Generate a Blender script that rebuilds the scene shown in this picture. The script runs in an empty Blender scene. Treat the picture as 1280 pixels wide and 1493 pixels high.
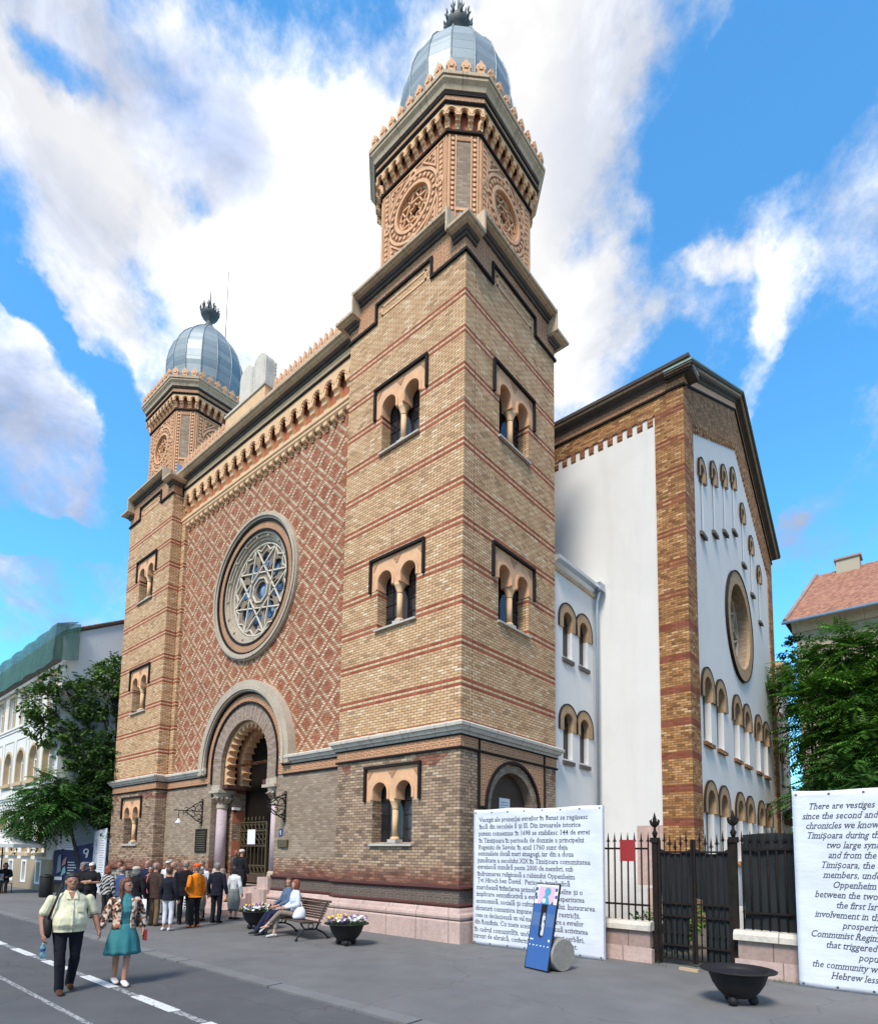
import bpy, bmesh, math, random
from mathutils import Vector, Matrix, noise as mnoise
from mathutils.geometry import tessellate_polygon
R = math.radians
random.seed(7)
scene = bpy.context.scene
COL = scene.collection

# ---------------------------------------------------------------- camera, world, sun, exposure
cam_d = bpy.data.cameras.new("camera")
cam = bpy.data.objects.new("camera", cam_d)
COL.objects.link(cam)
scene.camera = cam
def _axes(yaw, pitch, roll):
    f = Vector((math.sin(yaw) * math.cos(pitch), math.cos(yaw) * math.cos(pitch), math.sin(pitch)))
    r = Vector((math.cos(yaw), -math.sin(yaw), 0))
    u = r.cross(f)
    return r * math.cos(roll) + u * math.sin(roll), u * math.cos(roll) - r * math.sin(roll), f
_r, _u, _f = _axes(-0.7126, 0.094, 0.0147)
cam.matrix_world = Matrix(((_r.x, _u.x, -_f.x, 8.9266), (_r.y, _u.y, -_f.y, -11.0981), (_r.z, _u.z, -_f.z, 2.0419), (0, 0, 0, 1)))
cam_d.sensor_fit = 'VERTICAL'
cam_d.sensor_height = 36.0
cam_d.sensor_width = 36.0
cam_d.lens = 862.95 / 1493 * 36
cam_d.shift_x = (640 - 639.8) / 1493
cam_d.shift_y = (1165.77 - 746.5) / 1493
cam_d.clip_start = 0.1
cam_d.clip_end = 2000

EXPOSURE = 1.2
SUN_ELEV, SUN_AZ = 50.0, 163.0      # azimuth: the compass-like angle of the direction TO the sun, from +Y clockwise
scene.view_settings.view_transform = 'Standard'
scene.view_settings.look = 'None'
scene.view_settings.gamma = 1.0
scene.view_settings.exposure = EXPOSURE
scene.view_settings.use_curve_mapping = False

sun_d = bpy.data.lights.new("sun", 'SUN')
sun_d.energy = 2.0
sun_d.angle = R(16)
sun_d.color = (1.0, 0.91, 0.80)
sun = bpy.data.objects.new("sun", sun_d)
COL.objects.link(sun)
_sd = Vector((math.sin(R(SUN_AZ)) * math.cos(R(SUN_ELEV)), math.cos(R(SUN_AZ)) * math.cos(R(SUN_ELEV)), math.sin(R(SUN_ELEV))))
sun.rotation_euler = _sd.to_track_quat('Z', 'Y').to_euler()
sun.location = (0, -20, 60)

# ---------------------------------------------------------------- shader expression helper
class X:
    """A socket or a number inside one node tree, with arithmetic."""
    def __init__(s, nt, v): s.nt, s.v = nt, v
    def _m(s, op, *a, clamp=False):
        n = s.nt.nodes.new('ShaderNodeMath'); n.operation = op; n.use_clamp = clamp
        for i, q in enumerate((s,) + a):
            q = q.v if isinstance(q, X) else q
            if isinstance(q, (int, float)): n.inputs[i].default_value = q
            else: s.nt.links.new(q, n.inputs[i])
        return X(s.nt, n.outputs[0])
    def __add__(s, o): return s._m('ADD', o)
    def __sub__(s, o): return s._m('SUBTRACT', o)
    def __mul__(s, o): return s._m('MULTIPLY', o)
    def __truediv__(s, o): return s._m('DIVIDE', o)
    def rsub(s, k): return X(s.nt, k)._m('SUBTRACT', s)
    def floor(s): return s._m('FLOOR')
    def fract(s): return s._m('FRACT')
    def abs(s): return s._m('ABSOLUTE')
    def lt(s, o): return s._m('LESS_THAN', o)
    def gt(s, o): return s._m('GREATER_THAN', o)
    def max(s, o): return s._m('MAXIMUM', o)
    def min(s, o): return s._m('MINIMUM', o)
    def mod(s, o): return s._m('FLOORED_MODULO', o)
    def pow(s, o): return s._m('POWER', o)
    def clamp(s): return s._m('ADD', 0.0, clamp=True)
    def sqrt(s): return s._m('SQRT')
    def smooth(s, a, b):
        n = s.nt.nodes.new('ShaderNodeMapRange'); n.interpolation_type = 'SMOOTHSTEP'
        s.nt.links.new(s.v, n.inputs[0]); n.inputs[1].default_value = a; n.inputs[2].default_value = b
        return X(s.nt, n.outputs[0])
class Tree:
    def __init__(s, nt): s.nt = nt
    def new(s, t): return s.nt.nodes.new(t)
    def link(s, a, b): s.nt.links.new(a.v if isinstance(a, X) else a, b)
    def k(s, v): return X(s.nt, v)
    def uv(s):
        n = s.new('ShaderNodeUVMap'); n.uv_map = 'UVMap'
        q = s.new('ShaderNodeSeparateXYZ'); s.link(n.outputs[0], q.inputs[0])
        return X(s.nt, q.outputs[0]), X(s.nt, q.outputs[1]), n.outputs[0]
    def objco(s):
        return s.new('ShaderNodeTexCoord').outputs['Object']
    def noise(s, vec, scale, detail=3, rough=0.5, dim='3D', dist=0.0):
        n = s.new('ShaderNodeTexNoise'); n.noise_dimensions = dim
        if vec is not None: s.link(vec, n.inputs['Vector'])
        n.inputs['Scale'].default_value = scale; n.inputs['Detail'].default_value = detail
        n.inputs['Roughness'].default_value = rough; n.inputs['Distortion'].default_value = dist
        return X(s.nt, n.outputs[0])
    def white(s, a, b):
        c = s.new('ShaderNodeCombineXYZ'); s.link(a, c.inputs[0]); s.link(b, c.inputs[1])
        n = s.new('ShaderNodeTexWhiteNoise'); n.noise_dimensions = '2D'; s.link(c.outputs[0], n.inputs['Vector'])
        return X(s.nt, n.outputs['Value'])
    def mapping(s, vec, scale):
        n = s.new('ShaderNodeMapping'); s.link(vec, n.inputs[0]); n.inputs['Scale'].default_value = scale
        return n.outputs[0]
    def ramp(s, x, stops, interp='LINEAR'):
        n = s.new('ShaderNodeValToRGB'); s.link(x, n.inputs[0]); cr = n.color_ramp; cr.interpolation = interp
        while len(cr.elements) < len(stops): cr.elements.new(0.5)
        for e, (p, c) in zip(cr.elements, stops): e.position = p; e.color = (*c, 1)
        return n.outputs[0]
    def mix(s, fac, a, b, mode='MIX'):
        n = s.new('ShaderNodeMix'); n.data_type = 'RGBA'; n.blend_type = mode
        for q, i in ((fac, 0), (a, 6), (b, 7)):
            q = q.v if isinstance(q, X) else q
            if isinstance(q, (int, float)): n.inputs[i].default_value = q
            elif isinstance(q, tuple): n.inputs[i].default_value = (*q, 1)
            else: s.nt.links.new(q, n.inputs[i])
        return n.outputs[2]
    def out(s, color, rough=0.8, bump=None, dist=0.01, strength=0.5, metal=0.0, spec=0.5, extra=None):
        b = s.new('ShaderNodeBsdfPrincipled'); o = s.new('ShaderNodeOutputMaterial')
        if isinstance(color, tuple): b.inputs['Base Color'].default_value = (*color, 1)
        else: s.link(color, b.inputs['Base Color'])
        if isinstance(rough, (int, float)): b.inputs['Roughness'].default_value = rough
        else: s.link(rough, b.inputs['Roughness'])
        b.inputs['Metallic'].default_value = metal
        b.inputs['Specular IOR Level'].default_value = spec
        for kx, vx in (extra or {}).items(): b.inputs[kx].default_value = vx
        if bump is not None:
            n = s.new('ShaderNodeBump'); n.inputs['Strength'].default_value = strength; n.inputs['Distance'].default_value = dist
            s.link(bump, n.inputs['Height']); s.link(n.outputs[0], b.inputs['Normal'])
        s.link(b.outputs[0], o.inputs[0])
        return b
def new_mat(name):
    m = bpy.data.materials.new(name); m.use_nodes = True; m.node_tree.nodes.clear()
    return m, Tree(m.node_tree)

# ---------------------------------------------------------------- sky: Nishita air with procedural clouds placed by direction
BLOBS=[
 [[-0.572,0.284,0.769],[2.788,2.752,0.406],[-3.791,2.378,-4.347],1.2],
 [[-0.394,0.517,0.76],[4.024,2.828,-0.495],[-1.679,2.287,-3.086],1.2],
 [[-0.584,0.466,0.664],[3.145,2.746,0.086],[-3.288,2.988,-5.744],1.0],
 [[-0.284,0.491,0.824],[7.101,4.991,-1.134],[-3.797,6.47,-5.774],0.5],
 [[-0.313,0.662,0.681],[10.511,6.191,-1.911],[-2.937,5.874,-7.791],0.65],
 [[-0.656,0.108,0.747],[9.796,13.578,5.977],[-20.388,6.292,-19.509],0.6],
 [[-0.689,0.143,0.71],[6.682,9.555,3.859],[-10.386,3.64,-11.513],0.5],
 [[-0.832,0.188,0.522],[2.818,10.513,-0.243],[-3.895,-0.897,-6.842],0.9],
 [[-0.914,0.205,0.35],[5.983,16.69,4.39],[-5.695,2.647,-17.831],0.7],
 [[-0.923,0.252,0.291],[3.848,9.812,1.993],[-5.811,3.221,-22.902],0.6],
 [[-0.725,0.212,0.655],[1.817,9.987,-1.98],[-12.14,-4.871,-12.62],0.7],
 [[-0.629,0.137,0.765],[16.706,14.815,10.433],[-13.467,19.107,-15.159],-0.85],
 [[-0.764,0.169,0.622],[17.717,13.012,17.428],[-2.493,12.837,-7.367],-1.15],
 [[-0.612,0.26,0.747],[18.452,22.44,6.652],[-28.531,15.721,-29.552],-0.5],
 [[-0.578,0.2,0.791],[11.64,13.68,4.419],[-18.091,8.677,-16.045],-0.4],
 [[-0.796,0.295,0.529],[12.86,21.843,6.222],[-3.251,1.745,-6.808],-1.1],
 [[-0.779,0.224,0.585],[18.833,11.49,19.831],[-0.662,23.591,-10.743],-0.8],
 [[-0.886,0.225,0.406],[4.323,9.879,2.718],[-13.153,5.959,-33.228],-1.0],
 [[-0.164,0.694,0.701],[12.053,9.252,-7.048],[-22.401,18.038,-23.834],0.62],
 [[-0.124,0.737,0.664],[26.599,3.251,0.614],[3.243,8.311,-9.37],0.58],
 [[-0.151,0.768,0.622],[32.077,13.258,-9.397],[-2.81,10.519,-14.465],0.5],
 [[-0.151,0.878,0.453],[41.14,11.662,-9.964],[-5.002,18.982,-39.56],0.45],
 [[-0.08,0.656,0.75],[32.57,16.362,-11.512],[-9.199,46.481,-42.289],0.2],
 [[-0.101,0.611,0.785],[7.904,4.148,-2.849],[-1.751,7.335,-6.575],-1.0],
 [[-0.11,0.838,0.534],[11.404,3.193,-3.595],[-1.108,4.949,-8.927],-0.8],
 [[-0.179,0.624,0.761],[23.378,13.427,-6.148],[-3.418,10.001,-9.659],-0.3],
 [[-0.255,0.718,0.648],[20.708,10.756,-4.536],[-5.208,13.006,-17.23],-0.35],
]
SHADES=[
 [[-0.842,0.184,0.507],[3.924,7.891,2.669],[-4.179,1.663,-8.533],1.0],
 [[-0.584,0.199,0.787],[5.499,6.275,1.855],[-9.026,4.306,-8.412],0.75],
 [[-0.555,0.274,0.786],[7.599,8.184,1.879],[-8.478,5.252,-8.452],0.5],
 [[-0.239,0.543,0.805],[10.469,6.854,-2.142],[-2.522,5.351,-4.977],0.45],
 [[-0.29,0.671,0.683],[14.491,8.364,-2.804],[-3.08,6.628,-8.55],0.25],
 [[-0.701,0.16,0.695],[5.179,7.378,2.805],[-11.907,4.405,-13.736],0.35],
 [[-0.546,0.377,0.748],[5.426,5.265,0.633],[-7.349,5.904,-9.001],0.2],
]
GLOW= [-0.434, 0.437, 0.788]
CLOUD_GAIN = 0.46
world = bpy.data.worlds.new("World")
scene.world = world
world.use_nodes = True
wt = Tree(world.node_tree)
world.node_tree.nodes.clear()
sky = wt.new('ShaderNodeTexSky'); sky.sky_type = 'NISHITA'; sky.sun_disc = False
sky.sun_elevation = R(SUN_ELEV); sky.sun_rotation = R(SUN_AZ)
sky.air_density = 1.0; sky.dust_density = 0.3; sky.ozone_density = 1.5
SKY_STRENGTH = 0.13
gen = wt.new('ShaderNodeTexCoord').outputs['Generated']
def vmath(op, a, b):
    n = wt.new('ShaderNodeVectorMath'); n.operation = op
    for i, q in enumerate((a, b)):
        if isinstance(q, (list, tuple)): n.inputs[i].default_value = q
        else: wt.link(q, n.inputs[i])
    return n.outputs['Value'] if op in ('DOT_PRODUCT', 'LENGTH') else n.outputs[0]
nz = wt.new('ShaderNodeTexNoise'); nz.inputs['Scale'].default_value = 5.0; nz.inputs['Detail'].default_value = 6; nz.inputs['Roughness'].default_value = 0.6
wt.link(gen, nz.inputs['Vector'])
wob = vmath('MULTIPLY', vmath('SUBTRACT', nz.outputs['Color'], (0.5, 0.5, 0.5)), (0.16, 0.16, 0.16))
dirn = vmath('ADD', gen, wob)
total = None
for d, a, b, amp in BLOBS:
    rel = vmath('SUBTRACT', dirn, d)
    ea = X(wt.nt, vmath('DOT_PRODUCT', rel, a)); eb = X(wt.nt, vmath('DOT_PRODUCT', rel, b)); el = X(wt.nt, vmath('LENGTH', rel, (0, 0, 0)))
    q = (ea * ea + eb * eb).rsub(1.0).max(0.0) * el.lt(0.75) * amp
    total = q if total is None else total + q
dark = None
for d, a, b, amp in SHADES:                                           # thick grey undersides of the cloud banks
    rel = vmath('SUBTRACT', dirn, d)
    ea = X(wt.nt, vmath('DOT_PRODUCT', rel, a)); eb = X(wt.nt, vmath('DOT_PRODUCT', rel, b)); el = X(wt.nt, vmath('LENGTH', rel, (0, 0, 0)))
    q = (ea * ea + eb * eb).rsub(1.0).max(0.0) * el.lt(0.75) * amp
    dark = q if dark is None else dark + q
fb = wt.noise(gen, 3.2, 8, 0.62)
fine = wt.noise(gen, 11.0, 6, 0.65)
behind = X(wt.nt, vmath('DOT_PRODUCT', gen, (0.62, -0.76, 0.1))).smooth(-0.35, 0.1) * (fb - 0.36) * 3.0     # unseen cloud behind the camera, made fuller to whiten the ambient light
cover = total + behind + (fb - 0.5) * 2.2 + (fine - 0.5) * 1.7
mask = cover.smooth(-0.10, 0.85)
glow = X(wt.nt, vmath('DOT_PRODUCT', gen, GLOW)).smooth(0.72, 1.0)
thick = cover.smooth(0.25, 1.15)
shade = wt.noise(gen, 4.3, 6, 0.6, dist=0.6).smooth(0.36, 0.64)
bright = (shade * 0.46 + 0.52 + glow * 0.30 + thick * 0.10 - dark * 0.20).max(0.2)
cloud = wt.mix((shade.max(glow) - dark * 1.0).clamp(), (0.62, 0.72, 0.98), (1.0, 1.0, 1.0))
cl = wt.new('ShaderNodeVectorMath'); cl.operation = 'SCALE'; wt.link(cloud, cl.inputs[0]); wt.link(bright * CLOUD_GAIN, cl.inputs['Scale'])
skyc = wt.mix(1.0, sky.outputs[0], (0.45, 1.02, 1.24), 'MULTIPLY')
ss = wt.new('ShaderNodeVectorMath'); ss.operation = 'SCALE'; wt.link(skyc, ss.inputs[0]); ss.inputs['Scale'].default_value = 1.0
# clouds are given in the units of the physical sky so that one Background strength serves both
cl2 = wt.new('ShaderNodeVectorMath'); cl2.operation = 'SCALE'; wt.link(cl.outputs[0], cl2.inputs[0]); cl2.inputs['Scale'].default_value = 1.0 / SKY_STRENGTH
both = wt.mix(mask, ss.outputs[0], cl2.outputs[0])
bg = wt.new('ShaderNodeBackground'); wt.link(both, bg.inputs[0]); bg.inputs[1].default_value = SKY_STRENGTH
wo = wt.new('ShaderNodeOutputWorld'); wt.link(bg.outputs[0], wo.inputs[0])
world.cycles.sampling_method = 'MANUAL'
world.cycles.sample_map_resolution = 512

# ---------------------------------------------------------------- materials
MATS = {}
def plain(name, col, rough=0.8, metal=0.0, spec=0.5, mottle=0.12, scale=3.0, bump=0.0):
    m, t = new_mat(name)
    co = t.objco()
    n = t.noise(co, scale, 5, 0.6)
    n2 = t.noise(co, scale * 9, 3, 0.6)
    lo = tuple(c * (1 - mottle) for c in col); hi = tuple(min(1, c * (1 + mottle)) for c in col)
    c = t.ramp(n * 0.6 + n2 * 0.4, [(0.3, lo), (0.7, hi)])
    t.out(c, rough, n2 if bump else None, 0.01, bump, metal, spec)
    MATS[name] = m
    return m

BR_H, BR_W, Z0 = 0.075, 0.225, 5.395
def brick(name, kind):
    """kind: tower (buff with red stripe pairs), field (red with white lozenges), low (grimy buff above the plinth), church, plainbrick"""
    m, t = new_mat(name)
    u, v0, uvv = t.uv()
    v = v0 - Z0
    row = (v / BR_H).floor()
    W = 0.15 if kind == 'field' else BR_W
    xo = u / W + row.mod(2.0) * 0.5
    col = xo.floor()
    fx, fy = xo.fract(), (v / BR_H).fract()
    jx = (0.028 if kind == 'field' else 0.020) / W
    mort = fx.lt(jx).max(fy.lt(0.24 if kind == 'field' else 0.21))
    rnd = t.white(col, row)
    co = t.objco()
    big = t.noise(co, 0.55, 4, 0.6); med = t.noise(co, 2.6, 5, 0.65)
    buff = {'tower': [(0.0, (.38, .23, .125)), (0.12, (.53, .32, .17)), (0.45, (.61, .38, .205)), (0.75, (.65, .42, .235)), (0.94, (.69, .48, .29)), (1.0, (.74, .58, .39))],
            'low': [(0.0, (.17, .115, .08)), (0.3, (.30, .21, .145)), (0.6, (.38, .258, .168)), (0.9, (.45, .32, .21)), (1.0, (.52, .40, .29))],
            'church': [(0.0, (.17, .08, .032)), (0.25, (.30, .145, .055)), (0.6, (.39, .20, .08)), (0.9, (.48, .27, .12)), (1.0, (.60, .39, .21))],
            'field': [(0.0, (.27, .09, .045)), (0.4, (.36, .132, .07)), (0.8, (.42, .168, .092)), (1.0, (.48, .22, .125))],
            'wash': [(0.0, (.24, .18, .13)), (0.4, (.29, .22, .16)), (0.8, (.33, .255, .185)), (1.0, (.38, .30, .225))]}[kind]
    c = t.ramp(rnd, buff)
    red = t.ramp(rnd, [(0.0, (.28, .06, .03)), (0.5, (.37, .085, .042)), (1.0, (.43, .115, .06))])
    if kind == 'tower':
        rm = row.mod(14.0)
        stripe = (rm.gt(12.5).max(rm.gt(10.5) * rm.lt(11.5))) * v.gt(-0.02) * v.lt(11.6)
        c = t.mix(stripe, c, red)
        lightrow = rm.gt(11.5) * rm.lt(12.5) * v.gt(0) * v.lt(11.6)
        c = t.mix(lightrow * 0.5, c, (.62, .47, .29))
    elif kind == 'church':
        rm = row.mod(14.0)
        low = v0.lt(10.5)
        stripe = (rm.gt(12.5).max(rm.gt(10.5) * rm.lt(11.5))).max(low * rm.gt(10.5)) * v0.lt(17.2)
        c = t.mix(stripe, c, t.ramp(rnd, [(0.0, (.19, .05, .028)), (1.0, (.30, .095, .055))]))
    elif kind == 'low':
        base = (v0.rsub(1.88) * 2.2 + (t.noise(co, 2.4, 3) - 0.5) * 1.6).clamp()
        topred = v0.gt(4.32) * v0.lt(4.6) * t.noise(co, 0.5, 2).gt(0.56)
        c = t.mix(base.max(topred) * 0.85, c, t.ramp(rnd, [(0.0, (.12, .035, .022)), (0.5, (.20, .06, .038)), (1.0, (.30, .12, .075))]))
    elif kind == 'field':
        P = 1.05
        xq = (col + 0.5) * W - row.mod(2.0) * (0.5 * W)
        zq = (row + 0.5) * BR_H
        x1 = xq + 10.58
        a = ((x1 + zq + 0.26) / P).fract(); b = ((x1 - zq) / P).fract()
        da = (a - 0.5).abs(); db = (b - 0.5).abs()
        d = (da * 1.16).max(db)
        ring = d.lt(0.455) * d.gt(0.285)
        white = t.ramp(rnd, [(0.0, (.37, .27, .165)), (0.35, (.53, .405, .255)), (0.8, (.60, .475, .315)), (1.0, (.68, .57, .41))])
        fade = t.noise(co, 0.45, 3).smooth(0.62, 0.78) * 0.55
        c = t.mix(ring * fade.rsub(1.0), c, white)
    jc = {'tower': (.12, .08, .052), 'low': (.10, .07, .05), 'church': (.13, .07, .04), 'field': (.20, .075, .045), 'wash': (.22, .165, .12)}[kind]
    c = t.mix(mort * (0.85 if kind != 'wash' else 0.5), c, jc)
    dirt = t.ramp(big * 0.55 + med * 0.45, [(0.30, (.80, .77, .74)), (0.5, (.97, .96, .95)), (0.72, (1.07, 1.06, 1.04))])
    c = t.mix(1.0, c, dirt, 'MULTIPLY')
    streak = t.noise(t.mapping(co, (2.2, 2.2, 0.16)), 1.0, 5, 0.65).smooth(0.58, 0.80) * (0.32 if kind != 'field' else 0.22)
    c = t.mix(streak, c, (.12, .10, .085))
    t.out(c, 0.86, (mort.rsub(1.0) + rnd * 0.5 + med * 0.3), 0.012, 0.55, spec=0.25)
    MATS[name] = m
    return m
for n_, k_ in (('buff_brick', 'tower'), ('low_brick', 'low'), ('lozenge_brick', 'field'), ('church_brick', 'church'), ('washed_brick', 'wash')):
    brick(n_, k_)

def ornament(name, col, cell=0.2, depth=0.5):
    """terracotta with a stamped pattern of nested squares"""
    m, t = new_mat(name)
    u, v, uvv = t.uv()
    a = (u / cell).fract() - 0.5; b = (v / cell).fract() - 0.5
    d = a.abs().max(b.abs()); dd = a.abs() + b.abs()
    line = (d.gt(0.21) * d.lt(0.37)).max(dd.lt(0.14)).max(d.gt(0.46))
    co = t.objco(); n = t.noise(co, 3, 5, 0.6); n2 = t.noise(co, 40, 2)
    c = t.ramp(n, [(0.3, tuple(x * .8 for x in col)), (0.7, tuple(x * 1.12 for x in col))])
    c = t.mix(line * depth, c, tuple(x * .42 for x in col))
    t.out(c, 0.75, line.rsub(1.0) + n2 * 0.3, 0.02, 0.8, spec=0.3)
    MATS[name] = m
ornament('stamped_terracotta', (.66, .35, .19), 0.27, 0.92)
ornament('fine_terracotta', (.62, .34, .185), 0.19, 0.85)
ornament('carved_terracotta', (.64, .36, .20), 0.30, 0.62)
ornament('dark_stamped_terracotta', (.20, .15, .12), 0.27, 0.8)
plain('terracotta', (.66, .375, .205), 0.75, mottle=.2, bump=.3)
plain('pale_terracotta', (.68, .43, .235), 0.75, mottle=.18, bump=.3)
plain('dark_terracotta', (.30, .145, .07), 0.85, mottle=.35, scale=14)
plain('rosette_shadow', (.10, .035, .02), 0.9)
plain('red_plaster', (.40, .125, .06), 0.85, mottle=.2)
plain('black_glaze', (.020, .015, .014), 0.75, spec=.15)
plain('dark_stone', (.085, .07, .06), 0.85, mottle=.35)  # dark tone for the lower cornice profiles, eaves and some sills
plain('arch_brick', (.36, .235, .13), 0.85, mottle=.3, scale=5)
plain('oxblood_glaze', (.085, .032, .026), 0.6, spec=.25)
plain('zinc_flashing', (.42, .47, .52), 0.35, 0.7)
plain('iron', (.013, .012, .013), 0.6, 0.0, spec=.3, mottle=.3, bump=.2, scale=8)
plain('rusty_iron', (.016, .011, .009), 0.8, 0.0, spec=.2, mottle=.6, scale=6, bump=.3)
plain('dark_wood', (.060, .034, .020), 0.7, mottle=.35, scale=2)
plain('brass', (.115, .085, .04), 0.55, 0.3)
plain('porch_dark', (.010, .007, .005), 0.95, spec=.1)  # near-black colour stands in for the shade of deep interiors
plain('old_lead', (.075, .09, .09), 0.6, 0.2, mottle=.3)
plain('leaf_green_patina', (.16, .26, .24), 0.6, 0.4)

def stone(name, col, streaks=0.5, block=None):
    m, t = new_mat(name)
    co = t.objco(); u, v, uvv = t.uv()
    n = t.noise(co, 1.3, 6, 0.65); n2 = t.noise(co, 14, 4, 0.6)
    st = t.noise(t.mapping(co, (5, 5, 0.7)), 1.0, 5, 0.7).smooth(0.5, 0.75)
    c = t.ramp(n * 0.5 + n2 * 0.5, [(0.3, tuple(x * .72 for x in col)), (0.55, col), (0.75, tuple(min(1, x * 1.2) for x in col))])
    c = t.mix(st * streaks, c, tuple(x * .30 for x in col))
    if block:
        j = (u / block).fract().lt(0.02 / block)
        c = t.mix(j * 0.8, c, tuple(x * .3 for x in col))
    t.out(c, 0.8, n2, 0.012, 0.4, spec=0.3)
    MATS[name] = m
stone('cornice_stone', (.57, .44, .30), 0.6, 1.1)
stone('ledge_stone', (.60, .54, .46), 0.5, 1.1)
stone('pink_marble', (.52, .375, .325), 0.25, 0.95)
stone('fence_stone', (.36, .255, .215), 0.4, 1.3)
stone('sill_stone', (.50, .46, .40), 0.3)
stone('column_marble', (.50, .39, .40), 0.15)
stone('white_stone', (.46, .385, .295), 0.35)
stone('tracery_stone', (.66, .59, .48), 0.2)
plain('brown_stone', (.22, .165, .115), 0.85, mottle=.3)
stone('terrazzo', (.27, .255, .23), 0.05)

def plaster(name, col, dirt=0.25, low=3.0):
    m, t = new_mat(name)
    co = t.objco()
    n = t.noise(co, 0.5, 5, 0.6); n2 = t.noise(co, 25, 4, 0.6)
    st = t.noise(t.mapping(co, (1.6, 1.6, 0.12)), 1.0, 6, 0.7).smooth(0.5, 0.85)
    c = t.ramp(n, [(0.3, tuple(x * .93 for x in col)), (0.7, col)])
    c = t.mix(st * dirt, c, tuple(x * .62 for x in col))
    sx = t.new('ShaderNodeSeparateXYZ'); t.link(co, sx.inputs[0]); z = X(t.nt, sx.outputs[2])
    grime = (z.rsub(1.6) * 0.6 + (t.noise(co, 1.4, 5, 0.7) - 0.5) * 1.5).clamp()
    c = t.mix(grime * 0.55, c, tuple(x * .45 for x in col))
    spot = t.noise(co, 3.1, 4, 0.6).smooth(0.70, 0.74) * 0.35
    c = t.mix(spot, c, tuple(x * .6 for x in col))
    patch = t.noise(co, 0.23, 2, 0.4).smooth(0.56, 0.565) * 0.10
    c = t.mix(patch, c, tuple(x * .75 for x in col))
    t.out(c, 0.85, n2, 0.006, 0.25, spec=0.25)
    MATS[name] = m
plaster('white_plaster', (.69, .675, .65), 0.28)
plaster('far_plaster', (.70, .68, .64), 0.2)
plaster('grey_plaster', (.70, .68, .70), 0.3)
plaster('tan_plaster', (.40, .31, .21), 0.2)
plaster('ochre_plaster', (.42, .37, .27), 0.4)
plain('white_paint', (.72, .72, .70), 0.6, mottle=.05)
plain('tan_paint', (.48, .35, .20), 0.7, mottle=.1)

def glassy(name, col, rough=0.12):
    m, t = new_mat(name)
    n = t.noise(t.objco(), 1.4, 3)
    c = t.ramp(n, [(0.35, tuple(x * .6 for x in col)), (0.65, tuple(x * 1.5 for x in col))])
    t.out(c, rough, t.noise(t.objco(), 2.0, 2), 0.01, 0.15, spec=0.6)
    MATS[name] = m
glassy('dark_glass', (.020, .020, .024))
glassy('shadow_glass', (.012, .010, .010), 0.3)
glassy('blue_glass', (.055, .13, .27), 0.1)
glassy('pale_glass', (.26, .30, .34), 0.12)

def zinc(name):
    m, t = new_mat(name)
    u, v, uvv = t.uv()
    rnd = t.white((u / 3.0).floor(), v.floor())
    n = t.noise(t.objco(), 2.0, 5, 0.6)
    c = t.ramp(rnd * 0.5 + n * 0.5, [(0.2, (.19, .23, .25)), (0.5, (.235, .28, .30)), (0.8, (.30, .345, .36))])
    seam = v.fract().lt(0.07)
    c = t.mix(seam * 0.6, c, (.10, .13, .15))
    b = t.out(c, (rnd * 0.10 + 0.46), n + seam, 0.01, 0.25, metal=0.3, spec=.4)
    MATS[name] = m
zinc('dome_zinc')
def tiles(name):
    m, t = new_mat(name)
    u, v, uvv = t.uv()
    row = (v / 0.16).floor(); xo = u / 0.18 + row.mod(2.0) * 0.5
    rnd = t.white(xo.floor(), row)
    n = t.noise(t.objco(), 0.35, 6, 0.65)
    c = t.ramp(rnd * 0.6 + n * 0.4, [(0.1, (.20, .085, .05)), (0.5, (.34, .145, .085)), (0.9, (.44, .22, .14))])
    edge = (v / 0.16).fract().lt(0.15).max(xo.fract().lt(0.08))
    c = t.mix(edge * 0.6, c, (.10, .05, .035))
    c = t.mix(n.smooth(0.62, 0.8) * 0.5, c, (.13, .10, .08))
    t.out(c, 0.85, edge.rsub(1.0), 0.02, 0.6)
    MATS[name] = m
tiles('roof_tiles')
def asphalt(name, col, patch):
    m, t = new_mat(name)
    co = t.objco()
    n = t.noise(co, 0.22, 6, 0.6); n2 = t.noise(co, 1.7, 5, 0.65); n3 = t.noise(co, 60, 3, 0.7)
    c = t.ramp(n * 0.5 + n2 * 0.3 + n3 * 0.2, [(0.32, tuple(x * .72 for x in col)), (0.5, col), (0.68, tuple(x * 1.3 for x in col))])
    vor = t.new('ShaderNodeTexVoronoi'); vor.feature = 'DISTANCE_TO_EDGE'; vor.inputs['Scale'].default_value = 0.21
    wv = t.new('ShaderNodeVectorMath'); wv.operation = 'ADD'
    nzv = t.new('ShaderNodeTexNoise'); nzv.inputs['Scale'].default_value = 1.1; nzv.inputs['Detail'].default_value = 4
    t.link(co, nzv.inputs['Vector']); t.link(co, wv.inputs[0]); t.link(nzv.outputs['Color'], wv.inputs[1]); t.link(wv.outputs[0], vor.inputs['Vector'])
    crack = X(t.nt, vor.outputs['Distance']).lt(0.0035)
    c = t.mix(crack * patch, c, tuple(x * .35 for x in col))
    st = t.noise(co, 0.9, 6, 0.7).smooth(0.56, 0.78).max(t.noise(co, 0.13, 4, 0.6).smooth(0.52, 0.7) * 0.6)
    c = t.mix(st * 0.42, c, tuple(x * .5 for x in col))
    litter = t.noise(co, 9.0, 2, 0.5).gt(0.79)
    c = t.mix(litter * 0.35, c, (.25, .24, .22))
    t.out(c, 0.88, n3 + n2 * 0.4, 0.006, 0.5, spec=0.3)
    MATS[name] = m
asphalt('road_asphalt', (.092, .091, .094), 0.25)
asphalt('pavement_asphalt', (.145, .142, .140), 0.22)
asphalt('kerb_concrete', (.17, .168, .165), 0.2)
asphalt('yard_earth', (.12, .10, .07), 0.1)

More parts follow.
